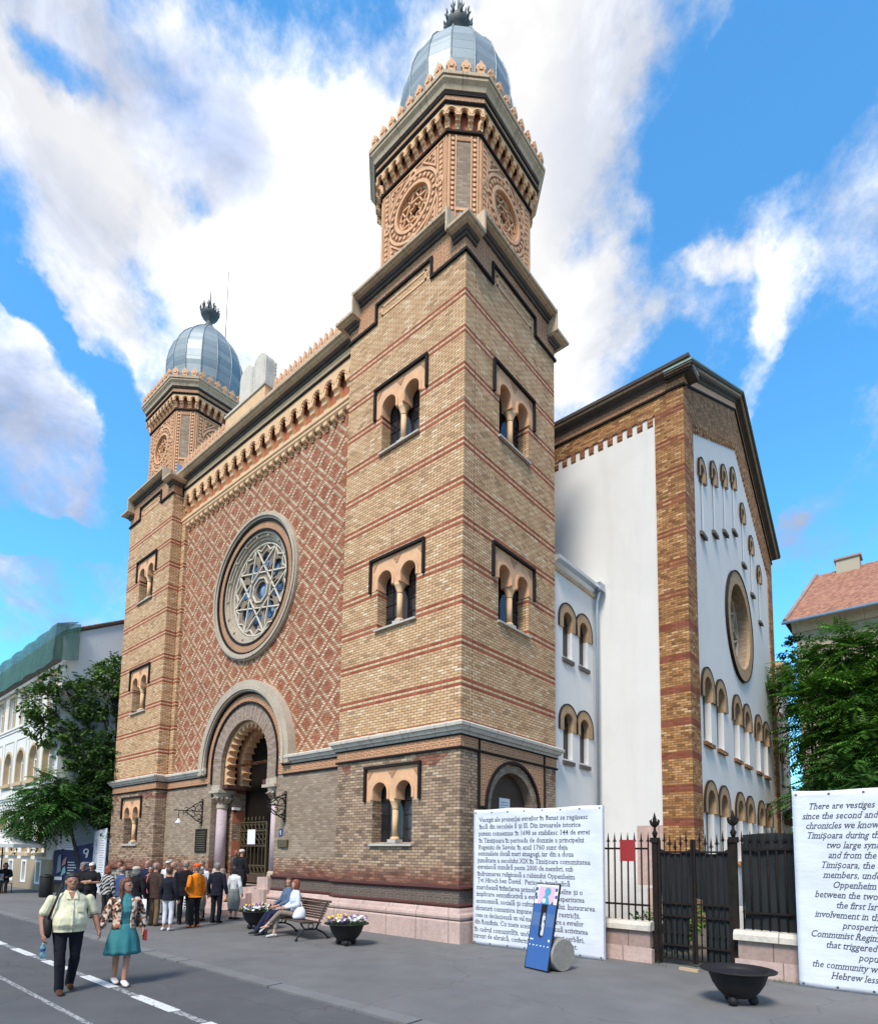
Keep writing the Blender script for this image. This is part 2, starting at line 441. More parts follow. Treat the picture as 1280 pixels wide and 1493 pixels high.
def cloth(name, col, kind=None, col2=(.5, .5, .5)):
    if name in MATS: return MATS[name]
    m, t = new_mat(name)
    co = t.objco()
    n = t.noise(co, 9, 4, 0.6); fold = t.noise(t.mapping(co, (9, 9, 2.2)), 1.0, 3, 0.5)
    c = t.ramp(n, [(0.3, tuple(x * .85 for x in col)), (0.7, tuple(min(1, x * 1.12) for x in col))])
    if kind == 'floral':
        vo = t.new('ShaderNodeTexVoronoi'); vo.inputs['Scale'].default_value = 26; t.link(co, vo.inputs['Vector'])
        rr = t.new('ShaderNodeSeparateColor'); t.link(vo.outputs['Color'], rr.inputs[0])
        c = t.ramp(X(t.nt, rr.outputs[0]), [(0.0, (.05, .03, .025)), (0.25, (.58, .47, .36)), (0.5, (.42, .16, .09)), (0.65, (.62, .52, .40)), (0.85, (.16, .08, .05)), (1.0, (.6, .45, .33))], 'CONSTANT')
    elif kind == 'stripe':
        sx = t.new('ShaderNodeSeparateXYZ'); t.link(co, sx.inputs[0])
        z = X(t.nt, sx.outputs[2]); x = X(t.nt, sx.outputs[0])
        s = ((z * 9 + x * 7 + t.noise(co, 5, 2) * 1.2).fract()).lt(0.5)
        c = t.mix(s, c, col2)
    elif kind == 'camo':
        s = t.noise(co, 16, 3, 0.6).gt(0.5); c = t.mix(s, c, col2)
    t.out(c, 0.9, fold * 0.8 + n * 0.2, 0.03, 0.7, spec=0.2)
    MATS[name] = m
    return m
def skin(name, col):
    m, t = new_mat(name)
    n = t.noise(t.objco(), 14, 4, 0.6)
    c = t.ramp(n, [(0.3, tuple(x * .85 for x in col)), (0.7, tuple(x * 1.1 for x in col))])
    t.out(c, 0.5, n, 0.004, 0.2, spec=0.4, extra={'Subsurface Weight': 0.08})
    MATS[name] = m
skin('skin', (.42, .215, .145)); skin('tanned_skin', (.34, .16, .10)); skin('pale_skin', (.50, .28, .20))
def hairm(name, col):
    m, t = new_mat(name)
    n = t.noise(t.mapping(t.objco(), (60, 60, 9)), 1.0, 3)
    c = t.ramp(n, [(0.3, tuple(x * .5 for x in col)), (0.7, tuple(x * 1.4 for x in col))])
    t.out(c, 0.5, n, 0.01, 0.6)
    MATS[name] = m
hairm('black_hair', (.015, .012, .011)); hairm('auburn_hair', (.12, .042, .016)); hairm('grey_hair', (.20, .185, .17)); hairm('brown_hair', (.07, .035, .018)); hairm('red_hair', (.20, .05, .02))

def foliage(name, dark, light, trans=0.25):
    m, t = new_mat(name)
    g = t.new('ShaderNodeNewGeometry')
    rnd = X(t.nt, g.outputs['Random Per Island'])
    n = t.noise(t.objco(), 0.9, 4, 0.6)
    c = t.ramp(rnd * 0.45 + n * 0.55, [(0.25, dark), (0.55, tuple((a + b) / 2 for a, b in zip(dark, light))), (0.85, light)])
    d = t.new('ShaderNodeBsdfPrincipled'); t.link(c, d.inputs['Base Color']); d.inputs['Roughness'].default_value = 0.55
    d.inputs['Specular IOR Level'].default_value = 0.3
    tr = t.new('ShaderNodeBsdfTranslucent'); t.link(c, tr.inputs['Color'])
    mx = t.new('ShaderNodeMixShader'); mx.inputs[0].default_value = trans
    t.link(d.outputs[0], mx.inputs[1]); t.link(tr.outputs[0], mx.inputs[2])
    o = t.new('ShaderNodeOutputMaterial'); t.link(mx.outputs[0], o.inputs[0])
    MATS[name] = m
foliage('mid_foliage', (.02, .055, .012), (.17, .30, .06))
foliage('bright_foliage', (.022, .08, .012), (.17, .38, .045))
foliage('dark_foliage', (.012, .036, .010), (.085, .17, .035))
foliage('fern_foliage', (.015, .06, .014), (.11, .27, .045))
plain('bark', (.055, .042, .032), 0.9, mottle=.4, scale=6, bump=.6)
plain('leaf', (.035, .09, .02), 0.6, mottle=.4, scale=12)
plain('soil', (.02, .015, .011), 0.95)
for n_, c_ in (('petal_yellow', (.75, .50, .03)), ('petal_violet', (.16, .06, .26)), ('petal_white', (.72, .72, .70)), ('red_sign', (.30, .02, .02)), ('navy_print', (.022, .026, .085)),
               ('totem_blue', (.035, .105, .30)), ('totem_mid_blue', (.075, .14, .30)), ('totem_pink', (.66, .40, .52)), ('totem_teal', (.07, .32, .42)), ('ink', (.045, .05, .07)), ('paper', (.74, .75, .77)),
               ('plate_blue', (.02, .06, .22)), ('grey_print', (.22, .24, .30)), ('print_mint', (.22, .45, .42)), ('print_rose', (.5, .22, .22))):
    plain(n_, c_, 0.6, mottle=.08)
def canvas(name, col):
    m, t = new_mat(name)
    co = t.objco()
    n = t.noise(co, 1.6, 4, 0.6); w = t.noise(t.mapping(co, (1.5, 1.5, 4)), 1.0, 3, 0.5)
    c = t.ramp(n, [(0.3, tuple(x * .93 for x in col)), (0.7, col)])
    t.out(c, 0.6, w, 0.05, 0.35, spec=0.3)
    MATS[name] = m
canvas('banner_canvas', (.66, .68, .73))
def netm(name, col, clear=0.0):
    m, t = new_mat(name)
    co = t.objco(); n = t.noise(t.mapping(co, (0.9, 0.9, 0.25)), 1.0, 4, 0.6); f = t.noise(t.mapping(co, (2.6, 2.6, 0.5)), 1.0, 3)
    c = t.ramp(n * 0.6 + f * 0.4, [(0.3, tuple(x * .45 for x in col)), (0.5, col), (0.7, tuple(x * 1.6 for x in col))])
    b = t.out(c, 0.8, n + f, 0.1, 0.6)
    if clear:
        tr = t.new('ShaderNodeBsdfTransparent'); mx = t.new('ShaderNodeMixShader'); t.link(f * clear * 1.6, mx.inputs[0])
        t.link(b.outputs[0], mx.inputs[1]); t.link(tr.outputs[0], mx.inputs[2])
        o = [q for q in m.node_tree.nodes if q.type == 'OUTPUT_MATERIAL'][0]; t.link(mx.outputs[0], o.inputs[0])
    MATS[name] = m
netm('green_netting', (.045, .135, .115), 0.38); netm('shade_netting', (.006, .010, .012))
m_, t_ = new_mat('worn_paint')
_n = t_.noise(t_.objco(), 16, 5, 0.7)
t_.out(t_.mix(_n.gt(0.60), (.58, .58, .57), (.13, .13, .135)), 0.8)
MATS['worn_paint'] = m_
m_, t_ = new_mat('faded_paint')
_n = t_.noise(t_.objco(), 22, 5, 0.7)
t_.out(t_.mix(_n.gt(0.50), (.34, .34, .34), (.10, .10, .105)), 0.85)
MATS['faded_paint'] = m_
m_, t_ = new_mat('bottle_plastic')
t_.out((.28, .55, .62), 0.1, extra={'Transmission Weight': 0.6})
MATS['bottle_plastic'] = m_
m_, t_ = new_mat('lamp_glass')
t_.out((.75, .75, .72), 0.2)
MATS['lamp_glass'] = m_

# ---------------------------------------------------------------- mesh helpers
class Frame:
    """local (u along the wall, o out of the wall, z up) -> world"""
    def __init__(s, O, U, N): s.O, s.U, s.N = Vector(O), Vector(U).normalized(), Vector(N).normalized()
    def __call__(s, u, o, z): return s.O + s.U * u + s.N * o + Vector((0, 0, z))
    def moved(s, u, o=0, z=0): return Frame(s(u, o, z), s.U, s.N)
WORLD = Frame((0, 0, 0), (1, 0, 0), (0, 1, 0))
class MB:
    def __init__(s, fr=WORLD):
        s.fr = fr; s.v = []; s.l = []; s.f = []; s.mi = []; s.mats = []; s.cur = 0; s.uvs = {}; s.smooth = set()
    def mat(s, name):
        if name not in s.mats: s.mats.append(name)
        s.cur = s.mats.index(name); return s
    def vert(s, u, o, z):
        s.l.append((u, o, z)); s.v.append(s.fr(u, o, z)); return len(s.v) - 1
    def face(s, idx, smooth=False, uv=None):
        if smooth: s.smooth.add(len(s.f))
        if uv: s.uvs[len(s.f)] = uv
        s.f.append(tuple(idx)); s.mi.append(s.cur)
    def box(s, u0, u1, o0, o1, z0, z1):
        i = [s.vert(u, o, z) for z in (z0, z1) for o in (o0, o1) for u in (u0, u1)]
        for q in ((0, 1, 3, 2), (4, 6, 7, 5), (0, 4, 5, 1), (2, 3, 7, 6), (0, 2, 6, 4), (1, 5, 7, 3)): s.face([i[k] for k in q])
        return s
    def bar(s, a, b, w, h=None):
        """a straight bar of square section between two local points"""
        a, b = Vector(a), Vector(b); h = h or w
        d = (b - a).normalized(); up = Vector((0, 0, 1)) if abs(d.z) < 0.9 else Vector((1, 0, 0))
        x = d.cross(up).normalized() * w / 2; y = d.cross(x).normalized() * h / 2
        i = [s.vert(*(p + sx * x + sy * y)) for p in (a, b) for sx, sy in ((-1, -1), (1, -1), (1, 1), (-1, 1))]
        for q in ((0, 3, 2, 1), (4, 5, 6, 7), (0, 1, 5, 4), (1, 2, 6, 5), (2, 3, 7, 6), (3, 0, 4, 7)): s.face([i[k] for k in q])
        return s
    def tube(s, pts, rad, n=8, cap=True, smooth=True):
        pts = [Vector(p) for p in pts]; rad = rad if isinstance(rad, (list, tuple)) else [rad] * len(pts)
        rings = []; prev = None
        for k, p in enumerate(pts):
            d = (pts[min(k + 1, len(pts) - 1)] - pts[max(k - 1, 0)]).normalized()
            if prev is None:
                up = Vector((0, 0, 1)) if abs(d.z) < 0.9 else Vector((1, 0, 0)); x = d.cross(up).normalized()
            else: x = (prev - d * prev.dot(d)).normalized()
            prev = x; y = d.cross(x)
            rings.append([s.vert(*(p + (x * math.cos(t) + y * math.sin(t)) * rad[k])) for t in (2 * math.pi * j / n for j in range(n))])
        for a, b in zip(rings, rings[1:]):
            for j in range(n): s.face((a[j], a[(j + 1) % n], b[(j + 1) % n], b[j]), smooth)
        if cap: s.face(rings[0][::-1]); s.face(rings[-1])
        return s
    def lathe(s, prof, c=(0, 0), n=24, z0=0, seg_uv=False, smooth=True, ang0=0.0, cap=True, sx=1.0, sy=1.0):
        """prof [(r, z)] turned about the vertical through c"""
        rings = [[s.vert(c[0] + r * sx * math.cos(ang0 + 2 * math.pi * j / n), c[1] + r * sy * math.sin(ang0 + 2 * math.pi * j / n), z0 + z) for j in range(n)] for r, z in prof]
        for k, (a, b) in enumerate(zip(rings, rings[1:])):
            for j in range(n):
                uv = [(j, k), (j + .99, k), (j + .99, k + .99), (j, k + .99)] if seg_uv else None
                s.face((a[j], a[(j + 1) % n], b[(j + 1) % n], b[j]), smooth, uv)
        if cap:
            if prof[0][0] > 1e-4: s.face(rings[0][::-1])
            if prof[-1][0] > 1e-4: s.face(rings[-1])
        return s
    def plate(s, outer, o0, o1, holes=()):
        """a flat plate in the (u, z) plane between the depths o0 and o1, with holes"""
        loops = [[Vector((u, z, 0)) for u, z in lp] for lp in [outer] + list(holes)]
        tris = tessellate_polygon(loops)
        flat = [p for lp in loops for p in lp]
        F = [s.vert(p.x, o1, p.y) for p in flat]; B = [s.vert(p.x, o0, p.y) for p in flat]
        for t in tris:
            s.face([F[k] for k in t]); s.face([B[k] for k in reversed(t)])
        k0 = 0
        for lp in loops:
            n = len(lp)
            for j in range(n):
                a, b = k0 + j, k0 + (j + 1) % n
                s.face((F[a], F[b], B[b], B[a]))
            k0 += n
        return s
    def prism_z(s, poly, z0, z1):
        a = [s.vert(x, y, z0) for x, y in poly]; b = [s.vert(x, y, z1) for x, y in poly]; n = len(poly)
        s.face(a[::-1]); s.face(b)
        for j in range(n): s.face((a[j], a[(j + 1) % n], b[(j + 1) % n], b[j]))
        return s
    def prism_u(s, poly, u0, u1):
        """poly in (o, z), extruded along u"""
        a = [s.vert(u0, o, z) for o, z in poly]; b = [s.vert(u1, o, z) for o, z in poly]; n = len(poly)
        s.face(a); s.face(b[::-1])
        for j in range(n): s.face((a[j], b[j], b[(j + 1) % n], a[(j + 1) % n]))
        return s
    def sweep(s, prof, path, closed=False, z=0.0):
        """profile [(out, z)] along a plan polyline, outward = right of travel, mitred"""
        P = [Vector((x, y)) for x, y in path]; n = len(P)
        def nrm(a, b):
            d = (b - a).normalized(); return Vector((d.y, -d.x))
        offs = []
        for i in range(n):
            if closed: n1, n2 = nrm(P[i - 1], P[i]), nrm(P[i], P[(i + 1) % n])
            else:
                n1 = nrm(P[max(i - 1, 0)], P[max(i, 1)]) ; n2 = nrm(P[min(i, n - 2)], P[min(i + 1, n - 1)])
            m = (n1 + n2); m = m / m.dot(n1) if m.length > 1e-6 else n1
            offs.append(m)
        rings = []
        for i in range(n):
            rings.append([s.vert(P[i].x + offs[i].x * o, P[i].y + offs[i].y * o, z + zz) for o, zz in prof])
        acc = 0.0
        rng = range(n if closed else n - 1); k = len(prof)
        for i in rng:
            a, b = rings[i], rings[(i + 1) % n]; L = (P[(i + 1) % n] - P[i]).length
            for j in range(k):
                q = (j + 1) % k
                s.face((a[j], b[j], b[q], a[q]), uv=[(acc, z + prof[j][1]), (acc + L, z + prof[j][1]), (acc + L, z + prof[q][1] + .001), (acc, z + prof[q][1] + .001)])
            acc += L
        if not closed: s.face(rings[0]); s.face(rings[-1][::-1])
        return s
    def build(s, name, parent=None, mats=None, fix=True, loc=None):
        me = bpy.data.meshes.new(name)
        org = Vector(loc) if loc is not None else Vector((0, 0, 0))
        me.from_pydata([p - org for p in s.v], [], s.f)
        for nme in s.mats: me.materials.append(MATS[nme])
        me.polygons.foreach_set('material_index', s.mi)
        if s.smooth: me.polygons.foreach_set('use_smooth', [i in s.smooth for i in range(len(s.f))])
        uvl = me.uv_layers.new(name='UVMap'); data = [0.0] * (2 * len(me.loops)); li = 0
        for fi, f in enumerate(s.f):
            if fi in s.uvs:
                for a, b in s.uvs[fi]: data[li] = a; data[li + 1] = b; li += 2
                continue
            p0, p1, p2 = (Vector(s.l[f[0]]), Vector(s.l[f[1]]), Vector(s.l[f[2]]))
            nn = (p1 - p0).cross(p2 - p0)
            if len(f) > 3 and nn.length < 1e-10: nn = (p2 - p0).cross(Vector(s.l[f[3]]) - p0)
            ax, ay, az = abs(nn.x), abs(nn.y), abs(nn.z)
            for k in f:
                u, o, z = s.l[k]
                if ay >= ax and ay >= az: a, b = u, z
                elif ax >= az: a, b = o, z
                else: a, b = u, o
                data[li] = a; data[li + 1] = b; li += 2
        uvl.data.foreach_set('uv', data)
        if fix:
            bm = bmesh.new(); bm.from_mesh(me); bmesh.ops.recalc_face_normals(bm, faces=bm.faces); bm.to_mesh(me); bm.free()
        me.update()
        ob = bpy.data.objects.new(name, me); COL.objects.link(ob)
        if loc is not None: ob.location = org
        if parent is not None:
            ob.parent = parent
            if parent.type == 'EMPTY' and loc is None and parent.get('_abs'): ob.location = -Vector(parent.location)
        return ob
def thing(name, label, cat, loc=(0, 0, 0), rz=0.0, group=None, absolute=False):
    """an Empty at the base of a thing; absolute=True: its parts are given in world coordinates"""
    o = bpy.data.objects.new(name, None); COL.objects.link(o); o.location = loc; o.rotation_euler = (0, 0, rz)
    o.empty_display_size = 0.3; o['label'] = label; o['category'] = cat
    if group: o['group'] = group
    if absolute: o['_abs'] = 1
    return o
def tag(o, label, cat, group=None):
    o['label'] = label; o['category'] = cat
    if group: o['group'] = group
    return o
def struct(o):
    o['kind'] = 'structure'; return o
def copy_tree(o, parent=None):
    kids = [c for c in o.children]
    c = o.copy(); COL.objects.link(c)
    if parent is not None: c.parent = parent
    for k in kids: copy_tree(k, c)
    return c
def arch(cx, zs, r, zb, n=18, rz=None):
    """outline of a round-headed opening"""
    rz = rz or r
    return [(cx + r, zb)] + [(cx + r * math.cos(math.pi * k / n), zs + rz * math.sin(math.pi * k / n)) for k in range(n + 1)] + [(cx - r, zb)]
def arch_ring(cx, zs, r0, r1, zb, n=24):
    return arch(cx, zs, r1, zb, n) + arch(cx, zs, r0, zb, n)[::-1]
def circle(cx, cz, r, n=40): return [(cx + r * math.cos(2 * math.pi * k / n), cz + r * math.sin(2 * math.pi * k / n)) for k in range(n)]
def rect(u0, u1, z0, z1): return [(u0, z0), (u1, z0), (u1, z1), (u0, z1)]
def lobed(cx, zs, r, zb, lobes, amp, n_per=6):
    """scalloped arch outline, cusps pointing into the opening"""
    pts = [(cx + r, zb)]
    N = lobes * n_per
    for k in range(N + 1):
        t = math.pi * k / N; ph = (k % n_per) / n_per
        q = r + amp * (math.sin(math.pi * ph) if k < N else 0) - amp * 0.2
        pts.append((cx + q * math.cos(t), zs + q * math.sin(t)))
    pts.append((cx - r, zb))
    return pts
# ================================================================ SYNAGOGUE (world metres: right tower's street corner at 0,0)
TW, CW = 4.6, 11.98
XL = -TW - CW                     # right edge of the left tower
XC = -10.58                       # centre line of the facade
syn = thing('synagogue', 'large striped brick synagogue with two domed towers, rose window and scalloped portal', 'synagogue', (-10.58, 4, 0), absolute=True)
FRr = Frame((0, 0, 0), (1, 0, 0), (0, -1, 0))          # right tower, street face (u from -4.6 to 0)
FRl = Frame((XL, 0, 0), (1, 0, 0), (0, -1, 0))         # left tower, street face
SIr = Frame((0, 0, 0), (0, 1, 0), (1, 0, 0))           # right tower, side face (u from 0 to 4.6)
SIl = Frame((XL, 0, 0), (0, 1, 0), (1, 0, 0))
CEN = Frame((0, 0, 0), (1, 0, 0), (0, -1, 0))          # central part; its wall lies at o = -0.48, its lozenge field at -0.62
WIN = [(13.7, 14.85, 15.72), (8.39, 9.54, 10.41), (2.36, 3.52, 4.39)]   # sill, foot of the arches, top of the hood

def win_hole(c, zs, zi, zt):
    return [(c - .75, zs), (c + .75, zs), (c + .75, zi), (c + 1.0, zi), (c + 1.0, zt), (c - 1.0, zt), (c - 1.0, zi), (c - .75, zi)]
def twin_window(fr, c, zs, zi, zt):
    g = MB(fr).mat('terracotta')
    hs = [arch(c + s * .455, zi + .20, .275, zi - .0005, 14) for s in (-1, 1)]
    # spandrel: one plate with two round-headed notches, drawn as a single outline
    out = [(c - 1.0, zi), (c - 1.0, zt), (c + 1.0, zt), (c + 1.0, zi)] + hs[1] + hs[0]
    g.plate(out, -.32, .0)
    for s in (-1, 1):
        g.plate(arch_ring(c + s * .455, zi + .20, .285, .36, zi + .02, 14), .0, .028)
        g.mat('fine_terracotta').plate([(c + s * .93, zt - .06), (c + s * .93, zt - .30), (c + s * .74, zt - .06)], .0, .014)
        g.mat('terracotta')
    g.mat('fine_terracotta').plate([(c - .18, zt - .06), (c, zt - .30), (c + .18, zt - .06)], .0, .014)
    w = g.build('window', syn)
    h = MB(fr).mat('black_glaze').box(c - 1.06, c + 1.06, -.02, .085, zt, zt + .075)
    for s in (-1, 1): h.box(c + s * 1.03 - .04, c + s * 1.03 + .04, -.02, .07, zi - .04, zt)
    h.build('hood', w)
    k = MB(fr).mat('pale_terracotta')
    o = -.15
    k.lathe([(.085, zs + .16), (.082, zi - .27)], (c, o), 12)
    k.lathe([(.13, zs + .08), (.13, zs + .12), (.10, zs + .16)], (c, o), 12)
    k.lathe([(.085, zi - .27), (.10, zi - .24), (.09, zi - .21), (.15, zi - .06), (.17, zi - .0)], (c, o), 12)
    k.mat('sill_stone').box(c - .15, c + .15, o - .14, o + .14, zs + .0, zs + .09)
    k.build('column', w)
    s_ = MB(fr).mat('sill_stone').prism_u([(-.34, zs + .02), (-.34, zs - .06), (.09, zs - .09), (.09, zs - .04)], c - .80, c + .80); s_.build('sill', w)
    p_ = MB(fr).mat('dark_glass').box(c - .9, c + .9, -.40, -.36, zs - .05, zt)
    p_.build('pane', w)
    m_ = MB(fr).mat('iron')
    for s in (-1, 1):
        m_.box(c + s * .455 - .012, c + s * .455 + .012, -.36, -.335, zs, zt - .1)
        for q in range(1, 4): m_.box(c + s * .455 - .29, c + s * .455 + .29, -.36, -.34, zs + .38 * q, zs + .38 * q + .02)
    m_.build('glazing_bars', w)
    return w

def tower(frf, frs, side):
    """side: 'full' for the right tower's street-side flank, 'return' for the left tower's short return"""
    wc = -2.33
    w = MB(frf).mat('buff_brick')
    ZB, ZT = 5.32, 18.0
    w.plate(rect(-TW, 0, ZB, ZT), -.45, 0, [win_hole(wc, *q) for q in WIN[:2]])
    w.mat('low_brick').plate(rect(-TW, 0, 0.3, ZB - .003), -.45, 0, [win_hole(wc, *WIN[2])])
    w.mat('porch_dark').box(-TW + .5, -.5, -4.0, -.9, 0.3, 17.5)
    w.build('tower_wall', syn)
    s = MB(frs).mat('buff_brick')
    if side == 'full':
        s.plate(rect(.452, TW, ZB, ZT), -.45, 0, [win_hole(2.31, *q) for q in WIN[:2]])
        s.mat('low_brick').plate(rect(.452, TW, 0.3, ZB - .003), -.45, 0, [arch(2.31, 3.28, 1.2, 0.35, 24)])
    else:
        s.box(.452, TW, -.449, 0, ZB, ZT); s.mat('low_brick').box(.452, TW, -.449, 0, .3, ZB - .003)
    s.build('tower_wall', syn)
    # the other two walls close the shaft
    b = MB(frf).mat('buff_brick').box(-TW, -.452, -TW, -TW + .4, ZB, 18.55).box(-TW, -TW + .4, -TW + .402, -.452, ZB, 18.55)
    b.mat('low_brick').box(-TW, -.452, -TW, -TW + .4, .3, ZB - .003).box(-TW, -TW + .4, -TW + .402, -.452, .3, ZB - .003)
    b.build('tower_wall', syn)
    for q in WIN: twin_window(frf, wc, *q)
    if side == 'full':
        for q in WIN[:2]: twin_window(frs, 2.31, *q)
    # stepped parapet: frieze, dentil line, panel and cornice on both visible faces
    LO, HI, STEP = 18.0, 18.58, .58
    def parapet(fr, flip):
        T = (lambda u: -u) if flip else (lambda u: u)          # flip: the side face runs from the corner the other way
        def rr(u0, u1): return (min(T(u0), T(u1)), max(T(u0), T(u1)))
        f = MB(fr)
        # brick infill and terracotta frieze following the step
        f.mat('buff_brick'); a, b_ = rr(-3.42, -1.18); f.box(a, b_, -.40, .0, LO + .002, HI + .3)
        f.mat('pale_terracotta')
        for (u0, u1, z0, z1) in ((-TW, -3.42, LO + .05, LO + .45), (-1.18, 0, LO + .05, LO + .45), (-3.56, -1.04, HI + .05, HI + .45), (-3.56, -3.42, LO + .45, HI + .05), (-1.18, -1.04, LO + .45, HI + .05), (-4.2, -3.56, LO + .45, HI + .45), (-1.04, -.42, LO + .45, HI + .45)):
            a, b_ = rr(u0, u1); f.mat('stamped_terracotta').box(a, b_, -.40, .012, z0, z1)
        f.mat('black_glaze')
        for (u0, u1, z0, z1) in ((-TW - .05, -3.37, LO - .03, LO + .05), (-1.23, .05, LO - .03, LO + .05), (-3.45, -1.15, HI - .03, HI + .05), (-3.45, -3.37, LO + .05, HI - .03), (-1.23, -1.15, LO + .05, HI - .03)):
            a, b_ = rr(u0, u1); f.box(a, b_, -.02, .065, z0, z1)
        f.mat('terracotta')
        a, b_ = rr(-3.2, -1.4); f.box(a, b_, .0, .018, LO + .10, LO + .16).box(a, b_, .0, .018, HI - .22, HI - .16)
        for uu in (-3.2, -1.46): a, b_ = rr(uu, uu + .06); f.box(a, b_, .0, .018, LO + .10, HI - .16)
        f.build('parapet_frieze', syn)
    parapet(frf, False)
    if side == 'full': parapet(frs, True)
    PROF = [(.0, .40), (.06, .40), (.07, .47), (.12, .475), (.18, .53), (.27, .56), (.28, .60), (.36, .61), (.37, .70), (.34, .72), (-.45, .76), (-.45, .40)]
    c = MB().mat('cornice_stone')
    ox = frf.O.x
    prof = [(o, z - .19) for o, z in PROF[-9:]]; prof = [(.18, .345), (.27, .36), (.28, .39), (.35, .40), (.36, .47), (.33, .49), (-.45, .53), (-.45, .345)]
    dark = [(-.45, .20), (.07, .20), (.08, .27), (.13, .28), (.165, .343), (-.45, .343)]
    # low pieces at the corners, high pieces between them (world plan, outward on the right of travel)
    c.sweep(prof, [(ox - .40, 0), (ox, 0), (ox, .40)], z=LO + .2)
    c.sweep(prof, [(ox - 4.21, 0), (ox - .40, 0)], z=HI + .2)
    c.sweep(prof, [(ox - TW, .40), (ox - TW, 0), (ox - 4.21, 0)], z=LO + .2)
    c.sweep(prof, [(ox, .40), (ox, 4.21)], z=HI + .2)
    c.sweep(prof, [(ox, 4.21), (ox, TW), (ox - .4, TW)], z=LO + .2)
    c.mat('dark_stone')
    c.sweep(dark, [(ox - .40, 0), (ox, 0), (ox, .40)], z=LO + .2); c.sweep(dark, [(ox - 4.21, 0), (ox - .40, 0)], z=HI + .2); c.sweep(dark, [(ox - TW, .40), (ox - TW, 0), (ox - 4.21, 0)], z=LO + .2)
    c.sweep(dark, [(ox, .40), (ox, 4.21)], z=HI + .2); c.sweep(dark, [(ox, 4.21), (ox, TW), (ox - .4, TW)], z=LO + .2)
    c.mat('cornice_stone')
    for uu in (-.44, -4.21):
        c.prism_z([(ox + uu, .02), (ox + uu + .06, .02), (ox + uu + .06, -.35), (ox + uu, -.35)], LO + .6, HI + .72)
    for vv in (.36, 4.18):
        c.prism_z([(ox - .02, vv), (ox + .35, vv), (ox + .35, vv + .06), (ox - .02, vv + .06)], LO + .6, HI + .72)
    c.build('cornice', syn)
    r_ = MB().mat('zinc_flashing')
    r_.prism_z([(ox - 4.2, .42), (ox - .42, .42), (ox - .42, 4.2), (ox - 4.2, 4.2)], HI + .60, HI + .78)
    for sx in (-1, 1):
        for sy in (-1, 1):
            cx_, cy_ = ox - 2.3 + sx * 2.06, 2.3 + sy * 2.06
            r_.box(cx_ - .22, cx_ + .22, cy_ - .22, cy_ + .22, LO + .70, LO + .76)
            # upright flashing behind the corner notch
            r_.bar((cx_ - .21 * sx, cy_ - .21 * sy, LO + .72), (cx_ - .21 * sx, cy_ - .21 * sy, HI + 1.15), .34, .05)
    r_.build('flashing', syn)
    turret(ox - 2.3, 2.3)

def arcade(fr, u0, u1, n, zb, zt, ob, of, lobes=True, mat_='pale_terracotta', back='red_plaster'):
    """blind corbel arcade: scalloped arches on tapering brackets, standing out from of to ob"""
    L = (u1 - u0) / n; H = zt - zb
    a = MB(fr).mat(back); a.box(u0, u1, ob - .02, ob + .01, zb, zt)
    a.mat(mat_)
    zs = zb + H * .62; r = L * .29
    out = [(u0, zt), (u0, zs - H * .12)]
    for k in range(n):
        c = u0 + (k + .5) * L
        out += [(c - r, zs - H * .12)]
        N = 6
        if lobes:
            pts = []
            for j in range(N * 2 + 1):
                t = math.pi - math.pi * j / (N * 2)
                q = r * (1.08 if j % 2 else .74)
                pts.append((c + q * math.cos(t), zs + 1.25 * q * math.sin(t)))
            out += pts
        else: out += [(c + r * math.cos(math.pi - math.pi * j / 8), zs + r * math.sin(math.pi - math.pi * j / 8)) for j in range(9)]
        out += [(c + r, zs - H * .12)]
    out += [(u1, zs - H * .12), (u1, zt)]
    a.plate(out, of - .09, of)
    for k in range(n):                                                # raised arch moulds
        c = u0 + (k + .5) * L
        a.plate(arch_ring(c, zs, r * 1.22, r * 1.48, zs - .02, 10), of, of + .02)
    for k in range(n + 1):                                            # brackets
        c = u0 + k * L; w = L * .5 - r
        lo, hi = (c - w * .92, c + w * .92)
        if k == 0: lo = u0 + .002
        if k == n: hi = u1 - .002
        z1 = zs - H * .10
        d = of - ob
        a.prism_u([(ob, z1), (of + .015, z1), (of + .015, z1 - H * .08), (ob + d * .78, z1 - H * .10), (ob + d * .70, z1 - H * .22), (ob + d * .42, z1 - H * .24), (ob + d * .36, z1 - H * .36), (ob + .03, zb + H * .03), (ob, zb)], lo, hi)
        m = (lo + hi) / 2
        a.box(m - w * .3, m + w * .3, ob, ob + d * .30, zb, z1 - H * .3)
    return a

